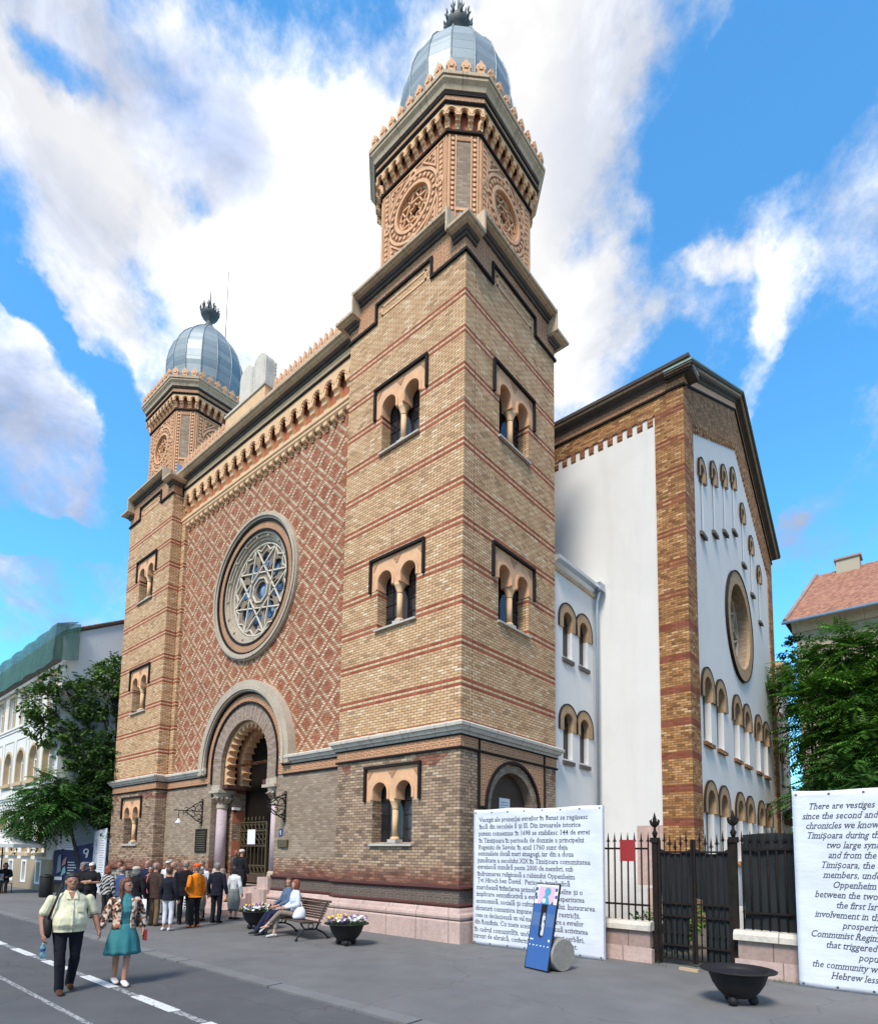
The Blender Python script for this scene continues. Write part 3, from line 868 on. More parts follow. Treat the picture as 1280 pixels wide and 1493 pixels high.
def turret(cx, cy):
    A, B = 1.98, 1.33
    ZB, ZW = 18.7, 22.66
    octa = lambda a, b: [(cx - b, cy - a), (cx + b, cy - a), (cx + a, cy - b), (cx + a, cy + b), (cx + b, cy + a), (cx - b, cy + a), (cx - a, cy + b), (cx - a, cy - b)]
    P = octa(A, B)
    core = MB().mat('terracotta').prism_z(octa(A - .32, B - .14), ZB, 23.4); core.mat('porch_dark')
    t = core.build('turret', syn)
    faces = []
    for i in range(8):
        a, b = Vector(P[i]), Vector(P[(i + 1) % 8]); d = (b - a).normalized()
        faces.append((Frame((a.x, a.y, 0), (d.x, d.y, 0), (d.y, -d.x, 0)), (b - a).length, i % 2 == 0))
    for fr, L, main in faces:
        w = MB(fr).mat('carved_terracotta')
        if main:
            c, zc = L / 2, 21.33
            w.plate(rect(0, L, ZB, ZW), -.30, 0, [circle(c, zc, .64, 36)])
            w.mat('terracotta').plate(circle(c, zc, .74, 36), 0, .05, [circle(c, zc, .645, 36)])
            w.plate(circle(c, zc, 1.04, 40), 0, .04, [circle(c, zc, .96, 40)])
            w.mat('dark_terracotta').plate(circle(c, zc, .955, 40), 0, .012, [circle(c, zc, .745, 40)])
            w.mat('terracotta')
            for k in range(26):
                t0 = 2 * math.pi * k / 26; w.plate(circle(c + .85 * math.cos(t0), zc + .85 * math.sin(t0), .058, 8), .012, .05)
            for a0 in (0, math.pi / 2, math.pi, 1.5 * math.pi):                # knots of the strapwork
                x_, z_ = c + 1.06 * math.cos(a0), zc + 1.06 * math.sin(a0)
                if abs(x_ - c) < L / 2 - .1: w.plate(circle(x_, z_, .16, 18), .0, .045, [circle(x_, z_, .09, 14)])
            for uu in (.03, L - .13): w.mat('terracotta').box(uu, uu + .03, 0, .035, ZB, ZW - .06); w.box(uu + .07, uu + .10, 0, .035, ZB, ZW - .06)
            for uu in (.14, L - .30):
                w.mat('dark_terracotta').box(uu, uu + .16, 0, .012, 19.6, ZW - .12)
                w.mat('terracotta')
                for k in range(17): w.box(uu + .03, uu + .13, .012, .04, 19.64 + k * .17, 19.75 + k * .17)
            for uu in (.32, L - .36): w.mat('terracotta').box(uu, uu + .04, 0, .04, 19.6, ZW - .1)
            for sx in (-1, 1):
                for sz in (-1, 1):
                    tri = lambda k, g: [(c + sx * (.92 - g), zc + sz * (1.16 - g)), (c + sx * (.92 - g), zc + sz * (.60 + 2.2 * g)), (c + sx * (.36 + 2.2 * g), zc + sz * (1.16 - g))]
                    w.mat('terracotta').plate(tri(0, 0), 0, .04, [tri(0, .05)]); w.mat('dark_terracotta').plate(tri(0, .05), 0, .012)
                    w.mat('terracotta')
                    for (x_, z_) in ((.83, 1.05), (.83, .90), (.68, 1.05)): w.plate(circle(c + sx * x_, zc + sz * z_, .045, 8), .012, .04)
            w.mat('terracotta').box(.15, L - .15, 0, .03, ZW - .10, ZW - .06)
        else:
            w.plate(rect(0, L, ZB, ZW), -.30, 0)
            w.mat('washed_brick').box(.25, L - .25, 0, .006, 20.3, ZW - .24)
            w.mat('terracotta')
            for uu in (.04, .22, L - .25, L - .07): w.box(uu, uu + .03, 0, .035, 19.4, ZW - .06)
            w.mat('fine_terracotta')
            for uu in (.08, L - .21):
                w.mat('dark_terracotta').box(uu, uu + .13, 0, .012, 19.4, ZW - .1)
                w.mat('terracotta')
                for k in range(20): w.plate(circle(uu + .065, 19.48 + k * .158, .05, 8), .012, .04)
            w.mat('fine_terracotta')
            w.box(.25, L - .25, 0, .03, ZW - .22, ZW - .08); w.mat('terracotta').box(.25, L - .25, 0, .04, 20.22, 20.3)
        w.build('turret_wall', t)
        if main:
            g = MB(fr).mat('terracotta'); c, zc = L / 2, 21.33
            for k in range(6):
                t0 = math.pi / 2 + k * math.pi / 3
                p = [(c + .62 * math.cos(t0), -.12, zc + .62 * math.sin(t0)), (c + .62 * math.cos(t0 + 2 * math.pi / 3), -.12, zc + .62 * math.sin(t0 + 2 * math.pi / 3))]
                g.bar(p[0], p[1], .12, .05)
                tm = t0 + math.pi / 6
                g.bar((c + .34 * math.cos(tm), -.12, zc + .34 * math.sin(tm)), (c + .63 * math.cos(tm), -.12, zc + .63 * math.sin(tm)), .10, .035)
                q = [(c + r_ * math.cos(a_), -.13, zc + r_ * math.sin(a_)) for r_, a_ in ((.26, t0), (.15, tm), (.26, t0 + math.pi / 3))]
                g.bar(q[0], q[1], .09, .035); g.bar(q[1], q[2], .09, .035)
            g.plate(circle(c, zc, .66, 30), -.17, -.07, [circle(c, zc, .57, 30)])
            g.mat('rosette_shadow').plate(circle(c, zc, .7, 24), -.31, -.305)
            g.build('rosette', t)
    bl = MB().mat('black_glaze').sweep([(-.05, 0), (.075, 0), (.075, .06), (.0, .09), (-.05, .09)], P, True, ZW); bl.build('moulding', t)
    # corbel arcade, one per face, standing out 0.22
    D = .22
    P2 = octa(A + D, B + D * .414)
    for i in range(8):
        a, b = Vector(P2[i]), Vector(P2[(i + 1) % 8]); d = (b - a).normalized(); L = (b - a).length
        fr = Frame((a.x, a.y, 0), (d.x, d.y, 0), (d.y, -d.x, 0))
        arcade(fr, 0, L, 9 if i % 2 == 0 else 3, ZW + .09, 23.30, -D, 0).build('corbel_arcade', t)
    c = MB().mat('black_glaze').sweep([(-.5, .0), (.03, 0), (.06, .04), (.06, .07), (-.5, .07)], P2, True, 23.30)
    c.mat('fine_terracotta').sweep([(-.1, .07), (.02, .07), (.02, .27), (-.1, .27)], P2, True, 23.30)
    c.mat('black_glaze').sweep([(-.1, .27), (.05, .27), (.05, .31), (-.1, .31)], P2, True, 23.30)
    c.mat('dark_stone').sweep([(-.3, .31), (.04, .31), (.07, .36), (-.3, .36)], P2, True, 23.30)
    c.mat('cornice_stone').sweep([(-.3, .36), (.09, .36), (.13, .48), (.21, .56), (.22, .62), (-.3, .62)], P2, True, 23.30)
    c.mat('dark_stone').sweep([(-.3, .62), (.20, .62), (.20, .645), (-.3, .645)], P2, True, 23.30)
    c.mat('cornice_stone').sweep([(-.3, .645), (.25, .645), (.26, .73), (-.3, .77)], P2, True, 23.30)
    c.build('cornice', t)
    P3 = octa(A + D + .19, B + (D + .19) * .414)
    mer = MB().mat('terracotta')
    sh = [(-.11, 0), (.11, 0), (.10, .10), (.15, .16), (.12, .27), (.07, .30), (0, .42), (-.07, .30), (-.12, .27), (-.15, .16), (-.10, .10)]
    mer.plate(sh, -.05, .05); mer.plate([(u * .5, .10 + z * .5) for u, z in sh], .05, .075); mer.plate([(u * .5, .10 + z * .5) for u, z in sh], -.075, -.05)
    first = None
    for i in range(8):
        a, b = Vector(P3[i]), Vector(P3[(i + 1) % 8]); d = (b - a); L = d.length; d.normalize()
        n = 8 if i % 2 == 0 else 3
        for k in range(n):
            q = a + d * (L * (k + .5) / n)
            if 'proto' not in MERLON:
                MERLON['proto'] = mer.build('merlon', t); m = MERLON['proto']
            else:
                m = MERLON['proto'].copy(); COL.objects.link(m); m.parent = t
            m.location = (q.x, q.y, 24.06); m.rotation_euler = (0, 0, math.atan2(d.y, d.x) + math.pi)
    dome(cx, cy)
MERLON = {}
def dome(cx, cy):
    prof = [(1.50, 23.9), (1.67, 24.5), (1.80, 25.1), (1.885, 25.75), (1.89, 26.26), (1.80, 26.82), (1.62, 27.38), (1.37, 27.84), (1.08, 28.22), (.77, 28.56), (.46, 28.86), (.26, 29.1)]
    DZ = -.12
    d = MB().mat('dome_zinc').lathe(prof, (cx, cy), 16, seg_uv=True, smooth=False, ang0=math.pi / 16)
    d.uvs = {k: [(a, b * 1.5) for a, b in q] for k, q in d.uvs.items()}; d = d.build('dome', syn)
    for j in range(16):
        t = math.pi / 16 + j * math.pi / 8
        rb = MB().mat('dome_zinc').tube([(cx + (r + .012) * math.cos(t), cy + (r + .012) * math.sin(t), z) for r, z in prof], .024, 5)
        rb.build('rib', d)
    f = MB().mat('old_lead').lathe([(.30, 29.16), (.24, 29.26), (.16, 29.45), (.17, 29.60), (.36, 29.80), (.44, 29.95), (.43, 30.05), (.36, 30.10), (.22, 30.12), (.13, 30.3), (.08, 30.55), (.035, 30.8), (.014, 31.35)], (cx, cy), 16)
    for r0, r1, zz, h, n, ph in ((.40, .47, 29.98, .40, 10, 0), (.27, .30, 30.06, .55, 7, .2)):
        for k in range(n):
            t = 2 * math.pi * k / n + ph; ct, st = math.cos(t), math.sin(t)
            P = lambda r, z, e=0.0: (cx + r * ct - st * e, cy + r * st + ct * e, z)
            f.tube([P(r0, zz), P(r1 * .98, zz + h * .4), P(r1 * .92, zz + h * .7), P(r1 * 1.05, zz + h)], [.05, .045, .03, .006], 6)
            for e in (-1, 1): f.tube([P(r1 * .96, zz + h * .35), P(r1, zz + h * .55, e * .06), P(r1 * 1.06, zz + h * .72, e * .075)], [.028, .024, .005], 5)
    f.v = [v + Vector((0, 0, DZ)) for v in f.v]; f.build('finial', d)

tower(FRr, SIr, 'full')
tower(FRl, SIl, 'return')

# ---- lower cornice, frieze and plinth running round towers and centre
CY, PIER = .48, .0
def run(prof, name, mats, z=0.0, door=True, tower_only=False):
    """sweep a profile along the whole street front; broken at the portal"""
    paths = [[(XL - TW, 3.0), (XL - TW, 0), (XL, 0), (XL, CY), (XC - 2.55, CY)], [(XC + 2.55, CY), (-TW, CY), (-TW, 0), (0, 0), (0, TW), (-.5, TW)]]
    for p_ in paths:
        m = MB().mat(mats); m.sweep(prof, p_, z=z); m.build(name, syn)
run([(-.2, 5.02), (.04, 5.02), (.06, 5.08), (.12, 5.10), (.16, 5.18), (.20, 5.20), (.21, 5.27), (.16, 5.31), (-.2, 5.36)], 'ledge', 'ledge_stone')
run([(-.1, 4.98), (.05, 4.98), (.07, 5.00), (.05, 5.02), (-.1, 5.02)], 'moulding', 'black_glaze')
run([(-.1, 4.65), (.05, 4.65), (.06, 4.68), (.05, 4.71), (-.1, 4.71)], 'moulding', 'black_glaze')
run([(-.1, 4.71), (.018, 4.71), (.018, 4.98), (-.1, 4.98)], 'frieze', 'stamped_terracotta')

# plinth: pink marble block, torus, dark ornamental band; broken at the steps
def plinth(path):
    m = MB().mat('pink_marble').sweep([(-.3, -.05), (.24, -.05), (.24, .48), (.20, .52), (-.3, .52)], path)
    m.sweep([(-.3, .52), (.16, .52), (.235, .55), (.25, .60), (.235, .655), (.15, .69), (.13, .76), (.10, .80), (-.3, .82)], path)
    m.build('plinth', syn)
    m = MB().mat('oxblood_glaze').sweep([(-.2, .82), (.10, .82), (.11, .86), (.06, .90), (-.2, .90)], path)
    m.mat('dark_stamped_terracotta').sweep([(-.2, .90), (.045, .90), (.045, 1.20), (-.2, 1.20)], path)
    m.mat('oxblood_glaze').sweep([(-.2, 1.20), (.07, 1.20), (.13, 1.26), (.12, 1.30), (.03, 1.33), (-.2, 1.33)], path)
    m.build('plinth_band', syn)
plinth([(XL - TW, 3.0), (XL - TW, 0), (XL, 0), (XL, CY), (XC - 2.19, CY)])
plinth([(XC + 2.19, CY), (-TW, CY), (-TW, 0), (0, 0), (0, TW), (-.5, TW)])

# ---- central part
w = MB(CEN).mat('lozenge_brick')
ROSE_Z, AZ = 12.05, 5.34
w.plate(rect(XL + .30, -TW, 5.33, 16.62), -1.05, -.62, [circle(XC, ROSE_Z, 2.17, 56), arch(XC, AZ, 1.9, 5.331, 28)])
w.build('facade_wall', syn)
w = MB(CEN).mat('buff_brick').box(XL, XL + .295, -1.0, -.48, 5.33, 16.9).build('pilaster', syn)
w = MB(CEN).mat('buff_brick').box(-TW - .295, -TW - .002, -1.0, -.615, 5.33, 16.6).build('pilaster', syn)
for u0, u1, nme in ((XL, XC - 2.17, 'washed_brick'), (XC + 2.17, -TW, 'washed_brick')):
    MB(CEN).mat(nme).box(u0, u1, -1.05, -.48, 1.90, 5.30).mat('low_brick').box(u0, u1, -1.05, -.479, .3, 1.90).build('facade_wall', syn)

# rose window: stone ring, terracotta ring, dark rolls, deep splay, star tracery, blue glass
rw = MB(CEN)
rw.mat('white_stone').plate(circle(XC, ROSE_Z, 2.82, 72), -.64, -.50, [circle(XC, ROSE_Z, 2.58, 72)])
rw.plate(circle(XC, ROSE_Z, 2.76, 72), -.50, -.44, [circle(XC, ROSE_Z, 2.66, 72)])
rw.mat('black_glaze').plate(circle(XC, ROSE_Z, 2.58, 72), -.64, -.52, [circle(XC, ROSE_Z, 2.50, 72)])
rw.mat('fine_terracotta').plate(circle(XC, ROSE_Z, 2.50, 72), -.64, -.58, [circle(XC, ROSE_Z, 2.22, 72)])
rw.mat('black_glaze').plate(circle(XC, ROSE_Z, 2.22, 72), -.64, -.55, [circle(XC, ROSE_Z, 2.14, 72)])
rose = rw.build('rose_window', syn)
sp = MB(CEN).mat('white_stone')
for r0, r1, oa, ob in ((2.165, 2.06, -.68, -.61), (2.07, 1.97, -.74, -.68), (1.98, 1.88, -.80, -.75), (1.89, 1.80, -.86, -.82)):
    sp.plate(circle(XC, ROSE_Z, r0, 64), oa - .12, ob, [circle(XC, ROSE_Z, r1, 64)])
for k in range(16):
    t = 2 * math.pi * k / 16
    sp.bar((XC + 2.0 * math.cos(t), -.74, ROSE_Z + 2.0 * math.sin(t)), (XC + 2.0 * math.cos(t), -.62, ROSE_Z + 2.0 * math.sin(t)), .07)
sp.build('splay', rose)
tr = MB(CEN).mat('tracery_stone')
RS = 1.80
pt = lambda k, n, r, ph=0: (XC + r * math.cos(2 * math.pi * k / n + ph), ROSE_Z + r * math.sin(2 * math.pi * k / n + ph))
def tb(a, b, w, o0=-.87, d=.06): tr.bar((a[0], o0, a[1]), (b[0], o0, b[1]), d, w)
PH = .2
for k in range(8):
    tb(pt(k, 8, RS, PH), pt(k + 3, 8, RS, PH), .045)
    tb(pt(k, 8, .50, PH), pt(k + 1, 8, .50, PH), .045)
for k in range(16): tb(pt(k, 16, RS * .98, PH), pt(k + 1, 16, RS * .86, PH - math.pi / 16), .04); tb(pt(k, 16, RS * .86, PH - math.pi / 16), pt(k, 16, RS * .98, PH), .04)
tr.plate(circle(XC, ROSE_Z, RS + .02, 56), -.93, -.82, [circle(XC, ROSE_Z, RS - .05, 56)])
tr.build('tracery', rose)
tr = MB(CEN).mat('brown_stone')                # pierced stone disc behind the light star lines
holes_ = [circle(XC, ROSE_Z, .34, 16)]
for k in range(8):
    t0 = PH + math.pi / 8 + k * math.pi / 4; ct, st_ = math.cos(t0), math.sin(t0)
    lens = [(.56, 0), (.76, .20), (1.02, .33), (1.28, .30), (1.44, .15), (1.52, 0), (1.44, -.15), (1.28, -.30), (1.02, -.33), (.76, -.20)]
    holes_.append([(XC + r * ct - e * st_, ROSE_Z + r * st_ + e * ct) for r, e in lens])
    t0 = PH + k * math.pi / 4; ct, st_ = math.cos(t0), math.sin(t0)
    holes_.append([(XC + r * ct - e * st_, ROSE_Z + r * st_ + e * ct) for r, e in ((1.40, 0), (1.66, .16), (1.70, 0), (1.66, -.16))])
    holes_.append([(XC + r * ct - e * st_, ROSE_Z + r * st_ + e * ct) for r, e in ((.66, 0), (.84, .07), (1.0, 0), (.84, -.07))])
tr.plate(circle(XC, ROSE_Z, RS, 48), -.98, -.90, holes_)
tr.build('tracery', rose)
gl = MB(CEN).mat('blue_glass').plate(circle(XC, ROSE_Z, 1.9, 48), -1.03, -1.005)
gl.mat('pale_glass')
for k in range(8):
    t0 = .2 + math.pi / 8 + k * math.pi / 4; ct, st_ = math.cos(t0), math.sin(t0)
    for r_, e_ in ((.86, .0), (1.14, .05 - .1 * (k % 2)), (1.36, 0)): gl.plate([(XC + r * ct - e * st_, ROSE_Z + r * st_ + e * ct) for r, e in ((r_ - .10, e_), (r_, e_ + .07), (r_ + .10, e_), (r_, e_ - .07))], -1.005, -1.0)
gl.plate(circle(XC, ROSE_Z, .2, 8), -1.005, -1.0)
gl.build('pane', rose)
ld = MB(CEN).mat('iron')
for k in range(24):
    ld.bar((pt(k, 24, .35)[0], -.998, pt(k, 24, .35)[1]), (pt(k, 24, 1.8)[0], -.998, pt(k, 24, 1.8)[1]), .025)
for r_ in (.6, .95, 1.3, 1.6): ld.plate(circle(XC, ROSE_Z, r_ + .012, 40), -1.005, -.985, [circle(XC, ROSE_Z, r_ - .012, 40)])
ld.build('glazing_bars', rose)

# upper ledge, dentils, corbel arcade, frieze, cornice, cresting
U0, U1 = XL + .003, -TW - .003
w = MB(CEN).mat('pale_terracotta')
w.prism_u([(-1.0, 16.62), (-.52, 16.62), (-.46, 16.70), (-.46, 16.78), (-.42, 16.82), (-.42, 16.92), (-.47, 17.0), (-1.0, 17.0)], U0, U1)
n = 29
for k in range(n):
    c = U0 + .3 + (k + .5) * (U1 - U0 - .3) / n
    w.prism_u([(-.63, 16.619), (-.47, 16.619), (-.47, 16.50), (-.52, 16.46), (-.63, 16.45)], c - .10, c + .10)
    w.mat('arch_brick').box(c - .075, c + .075, -.63, -.55, 16.385, 16.449).box(c - .05, c + .05, -.63, -.57, 16.32, 16.383).mat('pale_terracotta')
w.build('ledge', syn)
arcade(CEN, U0, U1, 18, 17.0, 18.28, -.74, -.47).build('corbel_arcade', syn)
w = MB(CEN).mat('black_glaze').box(U0, U1, -.75, -.42, 18.28, 18.35).mat('pale_terracotta').box(U0, U1, -.75, -.455, 18.35, 18.62)
w.build('frieze', syn)
w = MB(CEN).mat('dark_stone').prism_u([(-1.2, 18.622), (-.42, 18.622), (-.40, 18.70), (-.34, 18.70), (-.28, 18.758), (-1.2, 18.758)], U0, U1 - .03)
w.mat('cornice_stone').prism_u([(-1.2, 18.76), (-.26, 18.76), (-.17, 18.80), (-.16, 18.86), (-.08, 18.88), (-.07, 18.98), (-1.2, 19.05)], U0, U1 - .03)
w.build('cornice', syn)
ncr = 40; Lc = (U1 - U0 - .25) / ncr
for side in (0, 1):
    cr = MB(CEN).mat('terracotta')
    for k in range(ncr):
        c = U0 + .12 + (k + .5) * Lc
        if abs(c - XC + .42) < 1.45 or (c > XC) != (side == 1): continue
        h = Lc / 2
        cr.plate([(c - h, 19.0), (c + h, 19.0), (c + h, 19.36), (c + h * .52, 19.40), (c + h * .55, 19.52), (c, 19.76), (c - h * .55, 19.52), (c - h * .52, 19.40), (c - h, 19.36)], -.42, -.30)
        cr.box(c - .018, c + .018, -.30, -.27, 19.02, 19.5)
    cr.build('cresting', syn)
# twin stone tablets over the middle on their block
w = MB(CEN).mat('pale_terracotta').box(XC - 1.85, XC + .95, -1.0, -.10, 19.0, 19.5).mat('ledge_stone').box(XC - 1.9, XC + 1.0, -1.05, -.05, 19.5, 19.6)
w.build('tablet_block', syn)
w = MB(CEN).mat('ledge_stone')
for c in (XC - .92, XC + .02):
    w.plate(arch(c, 21.0, .46, 19.6, 16), -.78, -.38)
    w.plate(arch(c, 20.98, .38, 19.72, 16), -.38, -.365).mat('ledge_stone')
    for k in range(11):
        w.box(c - .48, c + .48, -.85, -.78, 19.62 + k * .14, 19.72 + k * .14)
w.build('tablets', syn)
MB().mat('porch_dark').box(XL - .2, -TW + .2, 1.6, 4.2, 1.0, 18.9).mat('zinc_flashing').box(XL, -TW, .6, 4.4, 18.92, 18.99).build('attic', syn)

# ---- portal
pw = MB(CEN)
pw.mat('white_stone').plate(arch_ring(XC, AZ, 2.60, 3.02, 5.04, 40), -.62, -.30)
pw.plate(arch_ring(XC, AZ, 2.66, 2.80, 5.04, 40), -.30, -.25)
pw.mat('black_glaze').plate(arch_ring(XC, AZ, 2.53, 2.60, 4.99, 40), -.62, -.40)
pw.mat('stamped_terracotta').plate(arch_ring(XC, AZ, 2.25, 2.53, 4.71, 40), -.62, -.462)
pw.mat('black_glaze').plate(arch_ring(XC, AZ, 2.17, 2.25, 4.66, 40), -.62, -.42)
portal = pw.build('portal', syn)
vs = MB(CEN)
for k in range(60):                                                   # voussoirs
    t0, t1 = math.pi * k / 60, math.pi * (k + 1) / 60
    g = .002
    q = [(XC + r * math.cos(t), AZ + r * math.sin(t)) for r, t in ((1.57, t0 + g), (2.168, t0 + g), (2.168, t1 - g), (1.57, t1 - g))]
    vs.mat(('washed_brick', 'washed_brick', 'fence_stone')[k % 3]).plate(q, -.62, -.478 + .004 * (k % 2))
vs.mat('washed_brick').box(XC - 2.168, XC - 1.57, -.62, -.478, 4.62, AZ).box(XC + 1.57, XC + 2.168, -.62, -.478, 4.62, AZ)
vs.mat('white_stone').box(XC - 2.168, XC - 1.56, -1.04, -.46, 4.40, 4.619).box(XC + 1.56, XC + 2.168, -1.04, -.46, 4.40, 4.619)
vs.build('archivolt', portal)
def scallops(cx, zs, r, zb, pitch, depth):
    """scalloped inner edge of an arch, straight below the springing; cusps point into the opening"""
    H = zs - zb; L = 2 * H + math.pi * r; n = round(L / pitch); m = 7; pts = []
    for k in range(n * m + 1):
        d = L * k / (n * m); q = depth * math.sin(math.pi * (k % m) / m) ** .6 if k % m else 0.0
        if d < H: pts.append((cx + r + q, zb + d))
        elif d > L - H: pts.append((cx - r - q, zb + L - d))
        else: t = (d - H) / r; pts.append((cx + (r + q) * math.cos(t), zs + (r + q) * math.sin(t)))
    return pts
for o0, o1, r, zb in ((-1.02, -.66, 1.31, 4.62), (-1.62, -1.26, 1.22, 4.62)):
    s_ = MB(CEN).mat('pale_terracotta')
    s_.plate(arch(XC, AZ, 1.74, zb, 40) + scallops(XC, AZ, r, zb, .27, .17)[::-1], o0, o1)
    for side in (-1, 1): s_.mat('oxblood_glaze').box(XC + side * 1.45 - .26, XC + side * 1.45 + .26, o0 - .1, o1 + .1, 4.46, 4.615).mat('pale_terracotta')
    s_.build('scalloped_arch', portal)
# porch interior
pi = MB(CEN).mat('low_brick').box(XC - 2.2, XC - 1.57, -2.3, -1.05, .8, 4.5).box(XC + 1.57, XC + 2.2, -2.3, -1.05, .8, 4.5)
pi.mat('red_plaster')
for z0_, z1_ in ((1.9, 2.5), (3.2, 3.7)): pi.box(XC - 1.572, XC - 1.562, -2.2, -1.06, z0_, z1_)
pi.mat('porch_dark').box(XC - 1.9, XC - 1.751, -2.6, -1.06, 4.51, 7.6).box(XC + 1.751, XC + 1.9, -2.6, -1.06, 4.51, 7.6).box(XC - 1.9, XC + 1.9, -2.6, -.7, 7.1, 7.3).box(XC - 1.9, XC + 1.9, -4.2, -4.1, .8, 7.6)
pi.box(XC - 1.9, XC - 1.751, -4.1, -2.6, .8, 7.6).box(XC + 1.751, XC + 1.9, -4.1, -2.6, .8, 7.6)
pi.mat('pink_marble').box(XC - 1.75, XC + 1.75, -4.2, -.60, .60, .86)
pi.build('porch', portal)
dw = MB(CEN).mat('dark_wood').box(XC - 1.56, XC - 1.30, -2.1, -1.9, .86, 6.6).box(XC + 1.30, XC + 1.56, -2.1, -1.9, .86, 6.6).box(XC - 1.3, XC + 1.3, -2.1, -1.92, 3.75, 4.05).box(XC - .08, XC + .08, -2.12, -1.88, 3.4, 6.6)
dw.box(XC - 1.3, XC - .1, -2.06, -1.98, 4.05, 6.4).box(XC + .1, XC + 1.3, -2.06, -1.98, 4.05, 6.4)
for s in (-1, 1): dw.box(XC + s * .7 - .4, XC + s * .7 + .4, -1.98, -1.95, 4.3, 5.8)
dw.build('door_frame', portal)
gt = MB(CEN).mat('brass')
g0, g1, go = XC - 1.5, XC + .30, -1.40
for uu in (g0, g1): gt.box(uu - .03, uu + .03, go - .03, go + .03, .9, 3.2)
for zz in (.93, 1.25, 1.55, 2.28, 2.85, 3.18): gt.box(g0, g1, go - .02, go + .02, zz, zz + .035)
gt.mat('dark_wood').box(g0, g1, go - .015, go + .015, .95, 1.26).mat('brass')
n = 7
for k in range(1, n): 
    uu = g0 + (g1 - g0) * k / n
    gt.box(uu - .011, uu + .011, go - .011, go + .011, 1.25, 3.18)
    gt.tube([(uu, go, 3.2), (uu, go, 3.33), (uu, go, 3.42)], [.012, .025, .004], 6)
for k in range(n):
    c = g0 + (g1 - g0) * (k + .5) / n
    for zz, rr in ((2.45, .10), (2.67, .10), (3.02, .11), (1.42, .11)):
        gt.tube([(c + rr * math.cos(t), go, zz + rr * math.sin(t)) for t in (j * math.pi / 5 for j in range(9))], .011, 5)
gt.mat('paper').box(XC - .95, XC - .42, go + .03, go + .035, 2.36, 2.92)
gt.build('gate', portal)
cp = MB(CEN)
for s in (-1, 1):
    c = XC + s * 1.84; o = -.76
    cp.mat('column_marble').lathe([(.205, 1.42), (.19, 3.78)], (c, o), 20)
    cp.mat('white_stone').lathe([(.26, 1.22), (.27, 1.27), (.24, 1.32), (.255, 1.36), (.21, 1.42)], (c, o), 20)
    cp.lathe([(.20, 3.70), (.235, 3.74), (.20, 3.78), (.235, 3.83), (.20, 3.88), (.22, 3.98), (.30, 4.12), (.36, 4.26), (.37, 4.30)], (c, o), 20)
    cp.box(c - .38, c + .38, o - .28, o + .40, 4.30, 4.40)
    for k in range(12):
        t = 2 * math.pi * k / 12
        cp.tube([(c + .23 * math.cos(t), o + .23 * math.sin(t), 3.95), (c + .33 * math.cos(t), o + .33 * math.sin(t), 4.15), (c + .39 * math.cos(t), o + .39 * math.sin(t), 4.08)], [.05, .05, .025], 6)
    cp.mat('pink_marble').box(c - .32, c + .32, o - .28, o + .46, .82, 1.22).box(c - .36, c + .36, o - .28, o + .62, .0, .82)
    cp.build('column', portal); cp = MB(CEN)
st = MB(CEN).mat('pink_marble')
for k in range(5):
    st.box(XC - 1.46, XC + 1.46, -.60, .05 + .28 * (4 - k) - .25, .17 * k, .17 * (k + 1) - .002)
st.build('steps', portal)

# ---- small fittings on the front
def bracket(u, z, lamp):
    b = MB(CEN).mat('iron')
    o0 = -.478
    def cur(c, zc, r, t0, t1, w=.018, n=12): b.tube([(u, o0 + c + r * math.cos(t0 + (t1 - t0) * j / n), zc + r * math.sin(t0 + (t1 - t0) * j / n)) for j in range(n + 1)], w, 6)
    b.box(u - .03, u + .03, o0, o0 + .03, z - .48, z + .48)
    b.bar((u, o0, z + .02), (u, o0 + (1.15 if lamp else .62), z + .02), .035)
    for s in (-1, 1):
        b.tube([(u, o0 + .02, z + s * .40), (u, o0 + .25, z + s * .34), (u, o0 + .5, z + s * .14), (u, o0 + .68, z + s * .03)], .02, 6)
        cur(.16, z + s * .18, .10, 0, 5.2); cur(.38, z + s * .12, .08, 1, 6.0); cur(.10, z + s * .36, .07, 0, 5.0); cur(.03, z + s * .46, .055, 0, 5.5)
        cur(.66, z + s * .09, .065, 0, 5.0, .014)
    if lamp:
        b.bar((u, o0 + .78, z), (u, o0 + .78, z - .16), .02); b.bar((u, o0 + .95, z), (u, o0 + .95, z - .30), .02)
    else:
        b.tube([(u, o0 + .32 + .30 * math.cos(t), z + .30 * math.sin(t)) for t in (j * math.pi / 10 for j in range(21))], .018, 6)
    r = b.build('lamp_bracket', syn)
    if lamp: MB(CEN).mat('lamp_glass').lathe([(.03, z - .30), (.05, z - .36), (.12, z - .44), (.13, z - .47)], (u, o0 + .95), 14).build('lamp_shade', r)
bracket(-13.38, 3.6, True); bracket(-7.81, 3.58, False)
pq = MB(CEN).mat('black_glaze').box(-13.82, -12.95, -.48, -.44, 2.02, 2.94)
pq.mat('brass')
for k in range(9): pq.box(-13.74 + .05 * (k % 2), -13.03, -.44, -.436, 2.10 + k * .088, 2.13 + k * .088)
pq.build('plaque', syn)
hn = MB(CEN).mat('plate_blue').box(-8.14, -7.93, -.48, -.465, 2.60, 2.85).mat('white_paint').box(-8.05, -8.01, -.465, -.461, 2.65, 2.80)
hn.plate([(-8.09, 2.74), (-8.05, 2.80), (-8.05, 2.76), (-8.075, 2.725)], -.465, -.461)
hn.build('house_number_plate', syn)
MB(CEN).mat('brass').box(-8.17, -7.98, -.48, -.44, 2.23, 2.48).box(-7.98, -7.58, -.48, -.40, 2.24, 2.48).build('letter_box', syn)
sc = MB(CEN).mat('white_paint').box(XC - 1.55, XC - 1.42, -1.30, -1.0, 3.68, 3.78).mat('iron').box(XC - 1.57, XC - 1.53, -1.2, -1.1, 3.60, 3.70); sc.build('security_camera', syn)

